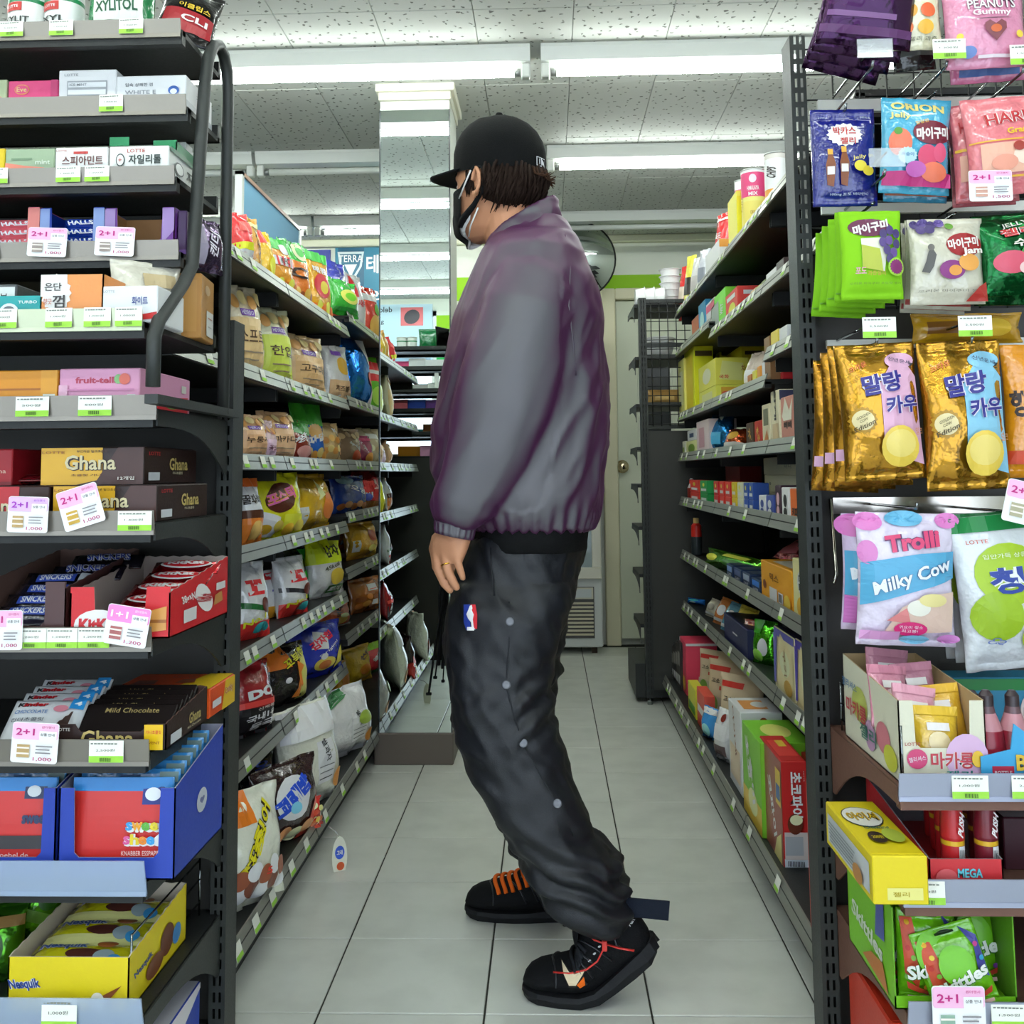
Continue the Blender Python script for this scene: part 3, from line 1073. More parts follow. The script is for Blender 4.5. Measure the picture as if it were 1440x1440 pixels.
# far endcap of the grocery gondola, seen from behind
ef = tag(empty('endcap_shelf', (.8, 4.42, 0)), 'far endcap unit at the end of the grocery gondola, with wire baskets in its back', 'shelving')
slotted_post(ef, .400, .432, 4.40, 4.45, .03, 1.71)
MB().box(.432, 1.1, 4.41, 4.418, .06, 1.14, mat('#383834', 'metal')).build('back_panel', ef, world=True)
mb = MB()
for z in (1.15, 1.245, 1.45, 1.50, 1.69):
    mb.box(.43, .62, 4.408, 4.424, z, z + .018, STEEL)
for k in range(5):
    x = .452 + k * .036
    mb.tube([(x, 4.404, 1.16), (x, 4.404, 1.70)], .0022, BW, 5)
for k in range(14):
    z = 1.17 + k * .04
    mb.tube([(.432, 4.402, z), (.62, 4.402, z)], .0018, BW, 5)
mb.build('wire_grid', ef, world=True)
for z in (.31, .52, .72, .90, 1.06, 1.245, 1.45, 1.68):
    MB().box(.385, 1.1, 4.455, 4.80, z, z + .014, STEELD).build('shelf', ef, world=True)
    bracket(ef, .384, 4.80, 4.46, z, .05, .012, STEEL)
MB().box(.36, 1.1, 4.455, 4.86, .02, .16, STEEL).build('base_shelf', ef, world=True)
MB().tube([(.416, 4.42, 0), (.416, 4.42, .03)], .012, W, 10).build('levelling_foot', ef, world=True)
# ---------------------------------------------------------------- goods: builders
def bag(name, w, h, d, base, prims, label=None, cat='snack bag', group=None, kind='film', bands=(), seal=(.05, .06), seed=0, pinch=.05, sag=.3, nu=14, nv=20, wr=1.0, notch=False):
    """Pillow bag: flat crimped seals above and below, a bulging middle with puckers running out of the seals."""
    rnd = random.Random(seed * 17 + 3)
    ph = [rnd.uniform(0, 6.28) for _ in range(6)]
    s0, s1 = seal
    fr = [rnd.uniform(5, 9), rnd.uniform(9, 14), rnd.uniform(2, 4)]

    def S(u, v, side=-1):
        q = min(1, max(0, (v - s0) / (1 - s0 - s1)))
        body = max(0.0, math.sin(PI * q)) ** .55 * (1 + sag * (.5 - q))
        t = d / 2 * body * max(0.0, 1 - abs(u) ** 2.8) ** .65 + .0012
        pk = math.exp(-min(q, 1 - q) / .16)
        wv = (math.sin(u * fr[0] + ph[0]) * .5 + math.sin(u * fr[1] + ph[1]) * .35) * pk * .0045 * wr
        wv += math.sin(u * fr[2] * 1.3 + q * 7 + ph[2]) * math.sin(q * 5 + ph[3]) * .0022 * wr * body
        wv *= d / .06
        x = w / 2 * u * (1 - pinch * max(0.0, math.sin(PI * q)) ** .8)
        z = h * v
        if v < s0 or v > 1 - s1:
            wv += .0008 * math.sin(v * h * 2200)
        bend = .004 * math.sin(u * 2 + ph[4]) * (1 if v > .5 else -1) * wr
        return Vector((x, side * t + wv * (1 if side < 0 else .6) * 1 + bend * 0, z))
    vs_ = {0.0, 1.0, s0, 1 - s1}
    for k in range(nv + 1):
        vs_.add(k / nv)
    for b in bands:
        vs_.add(b[0])
        vs_.add(b[1])
    vl = sorted(vs_)
    us = [-1 + 2 * k / nu for k in range(nu + 1)]
    us = [math.copysign(abs(u) ** .85, u) if u else 0 for u in us]
    mb = MB()
    n = nu + 1
    for r in range(len(vl) - 1):
        vm = (vl[r] + vl[r + 1]) / 2
        hx, kd = base, kind
        for b in bands:
            if b[0] <= vm <= b[1]:
                hx = b[2]
                kd = b[3] if len(b) > 3 else kind
        P = [S(u, vv, -1) for vv in (vl[r], vl[r + 1]) for u in us] + [S(u, vv, 1) for vv in (vl[r], vl[r + 1]) for u in us]
        for sd in (0, 2 * n):
            pass
        fs = [(k, k + 1, n + k + 1, n + k) for k in range(nu)] + [(2 * n + k + 1, 2 * n + k, 3 * n + k, 3 * n + k + 1) for k in range(nu)]
        fs += [(2 * n, 0, n, 3 * n), (nu, 2 * n + nu, 3 * n + nu, n + nu)]
        if r == 0:
            fs += [(k + 1, k, 2 * n + k, 2 * n + k + 1) for k in range(nu)]
        if r == len(vl) - 2:
            fs += [(n + k, n + k + 1, 3 * n + k + 1, 3 * n + k) for k in range(nu)]
        mb.add(P, fs, mat(hx, kd), True)
    o = mb.build(name)
    bm = bmesh.new()
    bm.from_mesh(o.data)
    bmesh.ops.remove_doubles(bm, verts=bm.verts, dist=1e-5)
    bm.to_mesh(o.data)
    bm.free()
    if prims:
        pb = MB()
        paint(pb, lambda u, v, k: S(u * .985, v, -1) + Vector((0, -.0009 - .00055 * k, 0)), prims, 'ink')
        pb.build('printed_artwork', o)
    if label:
        tag(o, label, cat, group)
    return o


def place(o, loc, rz=0.0, lean=0.0, roll=0.0):
    o.location = loc
    o.rotation_euler = (math.radians(lean), math.radians(roll), math.radians(rz))
    return o


def carton(name, w, d, h, base, label=None, cat='box', front=(), left=(), right=(), top=(), group=None, kind='card', sides=None, bev=.0014):
    """Closed folding carton, front at y=0 facing -y; print on up to four faces; tucked end flap drawn as a real lip."""
    mb = MB().box(-w / 2, w / 2, 0, d, 0, h, mat(base, kind), bev)
    # the tuck flap of the lid stands a hair proud
    mb.box(-w / 2 + .002, w / 2 - .002, d * .04, d * .96, h, h + .0006, mat(base, kind))
    o = mb.build(name)
    pb = MB()
    e = .00035
    if front:
        paint(pb, face_map((0, -e, 0), (w / 2 * .99, 0, 0), (0, 0, h * .99), (0, -1, 0)), front)
    if left:
        paint(pb, face_map((-w / 2 - e, d / 2, 0), (0, -d / 2 * .99, 0), (0, 0, h * .99), (-1, 0, 0)), left)
    if right:
        paint(pb, face_map((w / 2 + e, d / 2, 0), (0, d / 2 * .99, 0), (0, 0, h * .99), (1, 0, 0)), right)
    if top:
        paint(pb, face_map((0, 0, h + .0006 + e), (w / 2 * .98, 0, 0), (0, d * .98, 0), (0, 0, 1)), top)
    if pb.v:
        pb.build('printed_artwork', o)
    if label:
        tag(o, label, cat, group)
    return o


BG = ('r', -1, 0, 1, 1)


def bgp(hx):
    return ('r', -1, 0, 1, 1, hx)


def tray(name, w, d, hf, hb, base, inner, label, cat='display box', front=(), left=(), right=(), cut=None, group=None, hs=None, jag=False):
    """Open counter display box: low front with a cut-out, sides sloping up to a high back; board with thickness."""
    t = .0018
    mb = MB()
    mo, mi_ = mat(base, 'card'), mat(inner, 'paper')

    def wall(pts, ax, n, off):
        # pts (a, z) polygon, mapped along axis ax at offset off; n outward
        m = len(pts)
        A = [Vector(off) + Vector(ax) * a + Vector((0, 0, z)) for a, z in pts]
        B = [p - Vector(n) * t for p in A]
        from mathutils.geometry import tessellate_polygon
        tri = tessellate_polygon([A])
        mb.add(A, [tuple(f) for f in tri], mo)
        mb.add(B, [tuple(reversed(f)) for f in tri], mi_)
        mb.add(A + B, [(k, (k + 1) % m, m + (k + 1) % m, m + k) for k in range(m)], mi_)
    mb.box(-w / 2, w / 2, 0, d, 0, t, mo)
    hs = hs or hf
    if cut:  # (half width fraction, cut height)
        cw, chh = cut[0] * w / 2, cut[1]
        q = .006
        fp = [(-w / 2, 0), (w / 2, 0), (w / 2, hf), (cw + .002, hf), (cw, chh + q), (cw - q, chh), (-cw + q, chh), (-cw, chh + q), (-cw - .002, hf), (-w / 2, hf)]
    else:
        fp = [(-w / 2, 0), (w / 2, 0), (w / 2, hf), (-w / 2, hf)]
    wall(fp, (1, 0, 0), (0, -1, 0), (0, 0, 0))

    def top_edge(y0, z0, y1, z1):
        if not jag:
            return [(y1, z1), (y0, z0)]
        k = 18
        return [(y1 + (y0 - y1) * i / k, z1 + (z0 - z1) * i / k + (.0016 if i % 2 else 0)) for i in range(k + 1)]
    for s in (-1, 1):
        pts = [(0, 0), (d, 0)] + top_edge(0, hs, d, hb)
        wall(pts, (0, 1, 0), (s, 0, 0), (s * w / 2, 0, 0))
    wall([(-w / 2, 0), (w / 2, 0)] + ([(w / 2 - w * i / 14, hb + (.002 if i % 2 else 0)) for i in range(15)] if jag else [(w / 2, hb), (-w / 2, hb)]), (1, 0, 0), (0, 1, 0), (0, d, 0))
    o = mb.build(name)
    pb = MB()
    e = .0005
    if front:
        paint(pb, face_map((0, -e, 0), (w / 2 * .99, 0, 0), (0, 0, hf), (0, -1, 0)), front)
    if left:
        paint(pb, face_map((-w / 2 - e, d / 2, 0), (0, -d / 2 * .99, 0), (0, 0, min(hs, hb)), (-1, 0, 0)), left)
    if right:
        paint(pb, face_map((w / 2 + e, d / 2, 0), (0, d / 2 * .99, 0), (0, 0, min(hs, hb)), (1, 0, 0)), right)
    if pb.v:
        pb.build('printed_artwork', o)
    tag(o, label, cat, group)
    return o


def bar(name, w, h, d, base, prims, label, cat='chocolate bar', group=None, kind='film', **k):
    """Wrapped bar lying flat: a bag turned on its back (length along x, face up)."""
    o = bag(name, w, h, d, base, prims, None, cat, None, kind, seal=k.pop('seal', (.04, .04)), pinch=0, sag=0, nu=k.pop('nu', 10), nv=k.pop('nv', 10), **k)
    if label:
        tag(o, label, cat, group)
    return o


def can(name, r, h, cols, label, cat='can', n=24, prims=(), group=None, lid=None, rim=True, kind='card', yaw=0):
    """Round canister. cols: (height fraction, colour) spans upward."""
    mb = MB()
    prof, ms = [(r * .93, 0), (r, .004)], [mat(cols[0][1], kind)]
    for f, hx in cols:
        prof.append((r, max(.006, h * f - .004)))
        ms.append(mat(hx, kind))
    prof.append((r * .94, h))
    ms.append(mat(lid or cols[-1][1], 'plastic'))
    mb.lathe(prof, ms, n)
    if rim:
        mb.tube([(r * 1.0 * math.cos(2 * PI * k / n), r * 1.0 * math.sin(2 * PI * k / n), h - .003) for k in range(n)], .0022, mat('#c9ccc9', 'alu'), 6, True)
    o = mb.build(name)
    if prims:
        pb = MB()

        def mp(u, v, k):
            a = -PI / 2 + math.radians(yaw) + u * 1.2
            R = r + .0006 + .0004 * k
            return Vector((R * math.cos(a), R * math.sin(a), v * h))
        paint(pb, mp, prims)
        pb.build('printed_artwork', o)
    tag(o, label, cat, group)
    return o


def bottle(name, prof, mats, label, cat='bottle', n=18, prims=(), rl=None, group=None):
    o = MB().lathe(prof, mats, n).build(name)
    if prims:
        pb = MB()

        def mp(u, v, k):
            a = -PI / 2 + u * 1.0
            R = rl[0] + .0006 + .0004 * k
            return Vector((R * math.cos(a), R * math.sin(a), rl[1] + v * (rl[2] - rl[1])))
        paint(pb, mp, prims)
        pb.build('printed_artwork', o)
    tag(o, label, cat, group)
    return o
GAIN = .84
# ---------------------------------------------------------------- goods on the snack-side endcap and its candy rack
def spot(px0, px1, pyt, y, z):
    a, b = at(px0, pyt, y=y), at(px1, pyt, y=y)
    return (a.x + b.x) / 2, b.x - a.x, (a.z + b.z) / 2 - z


def rack_box(i, px0, px1, pyt, label, base, depth=.09, dy=.014, fn=carton, **k):
    y, z = RACK[i][0] + dy, RACK[i][1] + .0104
    x, w, h = spot(px0, px1, pyt, y, z)
    o = fn(k.pop('name', 'gum_box'), w, depth, h, base, label, **k)
    o.location = (x, y, z)
    return o


# top tier
for px, lid, sfx, lb in ((40, '#e9ece6', 'XYLIT', 'white gum tub with XYLIT lettering, first tub on the top tier of the candy rack'), (91, '#f1f2ee', 'XYL', 'white gum tub with green base ring, second tub on the top rack tier')):
    y, z = RACK[4][0] + .045, RACK[4][1] + .0104
    x = at(px, 20, y=y).x
    o = can('gum_tub', .0285, .085, [(.12, '#f0f1ec'), (.2, '#1c8a52'), (.72, '#eef0ea'), (.8, '#1c8a52'), (1, '#eceee8')], lb, 'tub', kind='plastic', lid=lid,
            prims=[('r', -.6, .5, .3, .66, '#c9352f'), ('t', 'LOTTE', -.15, .58, .3, .05, '#fff'), ('t', sfx, .0, .34, .6, .11, '#2b2f2c', 0, .04)], yaw=-12)
    o.location = (x, y, z)
y, z = RACK[4][0] + .03, RACK[4][1] + .0104
x, w, h = spot(120, 216, -60, y, z)
o = bag('gum_pouch', w, h, .05, '#0e7a3f', [('t', '500% 자일리톨', -.1, .66, .7, .06, '#d6e94a', 0, .02), ('r', -.7, .2, .8, .5, '#f1f3e6'), ('t', 'XYLITOL', .02, .36, .66, .13, '#1c5a37', 0, .05), ('e', .15, .5, .25, .09, '#e6dfae'), ('e', .0, .62, .12, .06, '#2f67c9')],
        'green stand-up gum pouch with big XYLITOL letters on top of the candy rack', 'gum pouch', seed=3)
place(o, (x, y + .012, z), 0, -3)
y = RACK[4][0] + .05
o = bag('mint_pouch', .088, .13, .03, '#181616', [('r', -.9, .1, .9, .42, '#a8232c'), ('t', '이클립스', .1, .5, .6, .1, '#e8c33a', 0, .03), ('t', 'CLI', .2, .28, .5, .1, '#f3f1ee', 0, .04)],
        'black and red mint pouch sliding off the open end of the top rack tier', 'candy pouch', kind='foil', seed=5)
place(o, (-.557, y + .02, z + .012), 24, -28, 14)

# tier of white boxes
rack_box(3, 12, 83, 113, 'small pink gum box with gold round emblem on the second rack tier', '#e5447f', front=[('e', -.45, .72, .3, .16, '#e8a04e'), ('e', -.45, .72, .27, .13, '#e5447f'), ('t', 'Eve', -.45, .72, .2, .14, '#f6d98a', 0, .02), ('p', [(-1, 0), (.2, 0), (-.4, .3), (-1, .35)], '#f0896a'), ('r', .72, 0, 1, 1, '#c02468')])
o = rack_box(3, 83, 164, 98, 'white gum display box with silver packs showing, second rack tier', '#e9e9ea', depth=.1, fn=carton, front=[('r', -.7, .3, .7, .74, '#a5a8ac'), ('r', -.66, .58, .66, .7, '#eceef0'), ('r', -.66, .4, .66, .52, '#e6e8ec'), ('t', 'LOTTE', -.55, .88, .24, .06, '#9b9da0'), ('t', 'ICE MINT', -.3, .64, .3, .06, '#8f9499')])
rack_box(3, 164, 262, 106, 'white gum carton with blue crest at the open end of the second rack tier', '#e8e9ea', depth=.12, front=[('t', '입속 상쾌한 껌', -.35, .74, .4, .1, '#6f7378'), ('t', 'WHITE E', -.3, .52, .45, .11, '#8e9399', 0, .02), ('e', .66, .56, .16, .13, '#2c5fb0'), ('e', .66, .52, .1, .08, '#dfe6f0')], right=[('r', -1, 0, 1, .3, '#b9bcc2'), ('t', '껌', 0, .6, .3, .2, '#7d8187')])
rack_box(3, -40, 10, 112, 'pale green gum box at the picture edge of the second rack tier', '#b9c59b', front=[('e', .6, .3, .3, .2, '#d98a7a')])
# tier of green and white xylitol cartons
rack_box(2, -50, 7, 209, 'yellow gum box at the picture edge of the third rack tier', '#e8c71c', front=[('r', -1, 0, 1, .2, '#d7a913')])
rack_box(2, 8, 77, 209, 'sage green gum carton with a salmon corner on the third rack tier', '#9fb493', front=[('p', [(-1, 0), (1, 0), (.6, .42), (-.2, .48), (-1, .58)], '#ef8d74'), ('r', -.75, .66, .1, .72, '#7f9a78'), ('t', 'mint', .55, .58, .3, .14, '#e6efe0', 0, .01)])
rack_box(2, 78, 152, 207, 'white gum carton with brown Korean letters on the third rack tier', '#edece8', front=[('r', -.3, .8, .25, .88, '#c63a34'), ('t', '스피아민트', .05, .60, .78, .28, '#6a3a34', 0, .03), ('t', 'LOTTE', -.75, .9, .2, .05, '#c9605a')])
o = rack_box(2, 154, 238, 205, 'white xylitol gum carton with green lid flaps ending the third rack tier', '#eef0ea', depth=.13, front=[('t', 'LOTTE', -.1, .86, .3, .11, '#c0453c'), ('t', '자일리톨', .2, .6, .55, .28, '#2e3a36', 0, .04), ('e', -.62, .58, .15, .2, '#3a4440'), ('e', -.62, .58, .12, .16, '#eef0ea'), ('t', '+', -.62, .58, .06, .1, '#c0453c')],
             right=[('r', -1, 0, 1, .2, '#116a43'), ('t', '자', .4, .5, .3, .36, '#2e3a36', 0, .04), ('e', -.4, .5, .3, .2, '#3a4440'), ('e', -.4, .5, .24, .16, '#eef0ea'), ('r', -1, .86, 1, 1, '#116a43')])
mb = MB()
hh = o.dimensions.z if o.dimensions.z > 0 else .05
hz = max(v.co.z for v in o.data.vertices)
hw = max(v.co.x for v in o.data.vertices)
mb.box(-hw, -hw * .35, .0, .0016, hz, hz + .013, mat('#14824f', 'card'))
mb.box(hw * .2, hw, .03, .0316, hz, hz + .017, mat('#14824f', 'card'))
mb.box(hw - .0016, hw, .03, .13, hz, hz + .015, mat('#14824f', 'card'))
mb.build('lid_flap', o)
rack_box(2, 244, 262, 200, 'second white xylitol carton with green stripe behind the rack frame', '#e6e9e3', depth=.03, dy=.155, right=[('r', -1, 0, 1, .25, '#116a43')], front=[('r', -1, 0, 1, .2, '#116a43')])


# tier of drop boxes: open display trays with wrapped sticks in them
def stick_stack(i, px0, px1, ys, base, prims, lab, dy=.03, d=.0085):
    y = RACK[i][0] + dy
    names = ('top', 'second', 'third', 'lowest')
    z0 = RACK[i][1] + .0104 + .003
    a, b = at(px0, 700, y=y).x, at(px1, 700, y=y).x
    n = len(ys)
    for k in range(n):
        o = bar('candy_stick', b - a, .013, .016, base, prims, '%s stick of the stack, %s' % (names[k], lab), 'candy stick', nu=8, nv=8)
        o.location = ((a + b) / 2, y + .008, z0 + (n - 1 - k) * .0138)


for px0, px1, mid, colr, txc, side, nm in ((-40, 57, None, '#ee6f7c', '#f7e3e6', '#f08a80', 'pink'), (57, 148, None, '#0f3fae', '#eef2fa', '#8fa6dc', 'blue'), (148, 246, 'empty', '#7a3b9c', '#f1e9f7', '#a989c4', 'purple')):
    y, z = RACK[1][0] + .014, RACK[1][1] + .0104
    x, w, h = spot(px0, px1, 292, y, z)
    o = tray('candy_box', w, .075, h, h, colr, '#a97c4e' if mid else colr, {'pink': 'pink candy display box stacked with pink sticks on the fourth rack tier', 'blue': 'blue candy display box stacked with blue sticks on the fourth rack tier', 'purple': 'purple candy display box standing nearly empty with brown board inside'}[nm],
             cut=(.62, h * .25), front=[('p', [(.66, .2), (1, .5), (1, .98), (.66, .98)], side), ('p', [(-1, .1), (-.7, 0), (-.7, .98), (-1, .98)], side)] + ([('t', 'HALLS', .05, .12, .5, .14, '#f1e9f7', 8, .04)] if mid else []), right=[('t', '홀스', 0, .55, .5, .3, '#f1e9f7', 0, .04)] if mid else ())
    o.location = (x, y, z)
    if not mid:
        stick_stack(1, px0 + 22, px1 - 22, (0, 1, 2, 3), colr, [('t', 'HALLS', .0, .5, .8, .5, '#f4f6fb', 6, .06)], '%s candy display box' % nm, dy=.022)
rack_box(1, 250, 263, 296, 'dark purple candy carton at the end of the fourth rack tier', '#3c1d4c', depth=.07, dy=.02, right=[('t', '호', 0, .55, .4, .3, '#efe6f5', 0, .04)], front=[('r', -1, .0, 1, .1, '#6b4a8a')])
y, z = 1.59, RACK[1][1] + .0104
o = bag('candy_bag', .075, .085, .035, '#6c5a78', [('t', '캔디', .2, .5, .5, .3, '#e9e4ef', 70, .03), ('r', -.8, .1, -.3, .9, '#a79db2')], 'crinkled silver and purple candy bag hanging over the end of the fourth rack tier', 'candy bag', kind='foil', seed=8, wr=1.6)
place(o, (-.528, 1.56, z - .012), 62, -6)
# fifth tier
rack_box(0, -20, 24, 400, 'grey gum carton with a white label at the picture edge of the lowest rack tier', '#55585a', dy=.05, front=[('r', -.5, .4, .9, .95, '#e0e2df'), ('t', '부', .2, .66, .25, .28, '#333')])
rack_box(0, -10, 57, 416, 'teal gum carton with a grey ring print on the lowest rack tier', '#27a6a6', front=[('e', -.3, .35, .45, .4, '#e9eff0'), ('e', -.3, .35, .34, .3, '#6c7076'), ('e', -.3, .35, .14, .13, '#c9ccd0'), ('t', 'TURBO', .5, .78, .4, .1, '#e6f3f2', 0, .02), ('r', .3, .2, .85, .34, '#f2a08a')])
y, z = RACK[0][0] + .014, RACK[0][1] + .0104
x, w, h = spot(58, 146, 386, y, z)
o = tray('gum_box', w, .09, h, h, '#ef9a55', '#b8b0a4', 'orange gum display box with a white jagged panel on the lowest rack tier', cut=None,
         front=[('s', -.5, .62, .5, .4, '#f3f1ec'), ('r', -1, .55, -.15, 1, '#f3f1ec'), ('t', '은', -.74, .75, .13, .16, '#4a4441', 0, .03), ('t', '단', -.45, .75, .13, .16, '#4a4441', 0, .03), ('t', '껌', -.4, .45, .2, .26, '#3d3836', 0, .03), ('t', '향긋', -.75, .45, .14, .12, '#c96a58', 0, .02), ('p', [(-1, 0), (1, 0), (1, .14), (-.2, .1), (-1, .22)], '#d8442f')])
o.location = (x, y, z)
rack_box(0, 142, 222, 402, 'white gum carton with a red wave and blue Korean letters on the lowest rack tier', '#eef0f0', depth=.1, front=[('p', [(-1, .18), (-.4, .34), (.4, .22), (1, .3), (1, .12), (.2, .06), (-.5, .2), (-1, 0)], '#cf3131'), ('r', -.8, .0, -.3, .1, '#efa11e'), ('t', 'LOTTE', -.7, .86, .2, .07, '#b9b9bd'), ('t', '화이트', .4, .6, .28, .22, '#2b3f8c', 0, .03)])
o = bag('oat_bag', .1, .105, .05, '#dcd7c6', [('e', -.3, .35, .55, .22, '#2a83c9'), ('e', -.3, .35, .35, .13, '#d8e3ec'), ('t', '스낵', -.3, .35, .22, .09, '#b0342c', 0, .03), ('r', -.2, .6, .8, .8, '#c9b48a')], 'small clear snack bag with a blue round emblem beside the rack frame', 'snack bag', kind='film', seed=11)
place(o, (-.575, 1.45, RACK[0][1] + .0104), 38, -5)
o = carton('biscuit_box', .06, .085, .098, '#c08a48', 'tan biscuit carton with a white sticker at the end of the lowest rack tier', front=[('r', -.8, .1, .8, .9, '#c89450')], right=[('e', -.1, .8, .4, .08, '#d9b48a'), ('r', -.25, .08, .85, .48, '#e8e6e2'), ('r', -.1, .36, .6, .38, '#c98f7c'), ('r', -.1, .22, .5, .24, '#b9b5ae')])
place(o, (-.545, 1.505, RACK[0][1] + .0106), 6)

# the endcap's own shelves
ZE = [z + .0144 for z in LE]


def ebox(i, px0, px1, pyt, y, label, base, d, fn=carton, z=None, h=None, **k):
    z = ZE[i] if z is None else z
    x, w, hh = spot(px0, px1, pyt, y, z)
    o = fn(k.pop('name', 'box'), w, d, h or hh, base, label, **k)
    o.location = (x, y, z)
    return o


FT = [('t', 'fruit-tella', -.05, .72, .55, .16, '#c23a55', 0, .05), ('t', 'fruit-tella', -.1, .2, .55, .16, '#c23a55', 0, .05), ('e', .48, .74, .1, .12, '#8cc27c'), ('e', .64, .74, .14, .14, '#e8705c'), ('r', .72, .12, .92, .36, '#e9efe6'), ('r', -1, 0, -.78, .6, '#f2bcd2'), ('r', -.78, .46, .9, .5, '#d98ab4')]
ebox(0, -40, 82, 521, 1.40, 'orange chewy candy carton with paper sticker on the endcap shelf under the rack', '#ef9d22', .16, name='candy_box', front=[('r', -1, .5, .62, .55, '#b8690f'), ('r', .62, .0, 1, 1, '#f3a92c'), ('r', .68, .12, .96, .4, '#e6e6d4'), ('e', .5, .12, .12, .1, '#7a4a1c')])
ebox(0, 84, 197, 518, 1.40, 'pink chewy candy carton with red brand lettering on the endcap shelf under the rack', '#eda6c8', .20, name='candy_box', front=FT, right=[('p', [(-.9, .05), (.9, .05), (.9, .5), (-.9, .3)], '#d8303f'), ('e', .2, .25, .3, .14, '#7aa33e'), ('r', .6, .6, .8, .8, '#e8e6da')])

GH = [('r', -1, 0, .2, 1, '#e9b32a'), ('p', [(-.3, 0), (.1, .12), (.5, 1), (1, 1), (1, 0)], '#4a2a22'), ('t', 'Ghana', -.02, .58, .5, .4, '#2c1a14', 0, .08), ('t', 'Ghana', -.03, .6, .5, .4, '#dccfa2', 0, .03), ('t', '부드러운 밀크초콜릿', .0, .9, .3, .07, '#4a2c1a'), ('t', '초콜릿 가나', -.1, .26, .3, .06, '#6b3a1a'), ('t', 'LOTTE', -.75, .88, .22, .07, '#a8611f'), ('t', '12개입', .68, .17, .16, .1, '#e9e2d6')]
GR = [('t', 'Ghana', .25, .56, .36, .36, '#c9b26a', 0, .04), ('t', '가나초콜릿', .2, .3, .2, .08, '#d9cfae'), ('t', 'LOTTE', -.68, .84, .2, .1, '#d83a3a', 0, .02), ('r', -.9, .1, -.5, .32, '#d6d9dd')]
o1 = ebox(1, 75, 221, 686, 1.405, 'lower of two yellow and brown chocolate cartons stacked on the endcap', '#2f1d19', .21, h=.050, name='chocolate_box', front=GH, right=GR)
zt = ZE[1] + .0512
x0_, w_, _ = spot(58, 203, 637, 1.425, zt)
o2 = carton('chocolate_box', w_, .215, .052, '#2f1d19', 'upper of two yellow and brown chocolate cartons stacked on the endcap', front=GH, right=GR)
o2.location = (x0_, 1.425, zt)
ebox(1, -70, 70, 688, 1.405, 'red and brown chocolate carton behind the violet offer card on the endcap', '#3a2119', .2, h=.05, name='chocolate_box', front=[('r', -1, 0, .4, 1, '#c4222c'), ('t', 'Ghana', -.1, .45, .5, .4, '#2c1a14', 0, .08), ('t', 'Ghana', -.11, .47, .5, .4, '#e3d6ae', 0, .03)])
o = ebox(1, -60, 18, 632, 1.45, 'red chocolate carton on top of the stack at the picture edge of the endcap', '#b5202a', .15, z=zt, name='chocolate_box', front=[('t', 'Ghana', .4, .4, .4, .12, '#e8b9a6', 0, .01), ('r', -1, .0, 1, .1, '#8a151d')])
o = bar('chocolate_bar', .075, .05, .012, '#8f1b25', [('r', -.8, .3, .5, .6, '#b83a3a')], 'loose red wrapped chocolate bar lying beside the stacked chocolate cartons', seed=4)
place(o, (at(28, 690, y=1.47).x, 1.47, zt + .006), 12, -88)

# snickers-type tray and kitkat-type tray
SN = [('t', 'SNICKERS', .05, .5, .62, .5, '#f3f1ee', 4, .12), ('t', 'SNICKERS', .05, .5, .62, .5, '#2a3f9c', 4, .03)]
y, z = 1.39, ZE[2]
x, w, h = spot(-38, 93, 806, y, z)
o = tray('chocolate_tray', w, .25, .075, .1, '#4a2c2a', '#6b5148', 'brown display box of dark chocolate bars on the endcap', jag=True, hs=.066, cut=(.56, .016), front=[('r', .58, 0, 1, 1, '#4f2f2d'), ('r', -1, 0, 1, .16, '#4a2a28')])
o.location = (x, y, z)
for k in range(6):
    oo = bar('chocolate_bar', .105, .036, .018, '#17141c' if k % 2 else '#1d1a2c', SN if k > 3 else [('r', -.6, .3, .5, .7, '#3a54b4'), ('t', 'SNICKERS', -.05, .5, .45, .3, '#f0f0f4', 0, .04), ('r', .6, .2, .95, .8, '#7a4a6a' if k == 2 else '#c9c9cf')],
             '%s dark wrapped chocolate bar in the brown display box, counting from the front' % ('first', 'second', 'third', 'fourth', 'fifth', 'topmost')[k], seed=k + 20, nu=8, nv=8)
    place(oo, (x + (.004 if k < 4 else .03 + .01 * (k - 4)), y + .018 + .026 * k if k < 4 else y + .13 + .05 * (k - 4), z + .014 + .0125 * min(k, 4) + (.012 if k == 5 else 0)), (0, 2, -2, 1, 6, 9)[k], -52 if k < 4 else -62)
KK = [('e', 0, .5, .8, .34, '#f3efec'), ('e', 0, .5, .72, .28, '#d31f2a'), ('t', 'KitKat', 0, .5, .56, .28, '#fbf6f2', 0, .08)]
x, w, h = spot(94, 234, 836, y, z)
o = tray('chocolate_tray', w, .25, .068, .088, '#d8252d', '#a89a92', 'red display box of wafer bars at the open end of the endcap shelf', jag=True, cut=(.5, .03), hs=.06,
         front=[('e', -.42, .26, .5, .3, '#f3efec'), ('t', 'KitKat', -.42, .26, .4, .26, '#d31f2a', 0, .08), ('p', [(.5, .1), (.95, .16), (.95, .62), (.5, .5)], '#d99a4e'), ('r', .5, .3, .95, .36, '#a5652c')],
         right=[('e', .1, .62, .26, .38, '#f3efec', 14), ('t', 'KitKat', .1, .62, .18, .3, '#c41f29', 70, .06), ('t', '38g×N', -.45, .72, .22, .24, '#f4eeea', 8, .05), ('r', -.62, .2, -.2, .5, '#e9e6e4'), ('r', .5, .7, .85, .88, '#e9e6e4'), ('p', [(.4, .35), (.75, .4), (.7, .65), (.45, .6)], '#c98c46')])
o.location = (x + .006, y - .002, z)
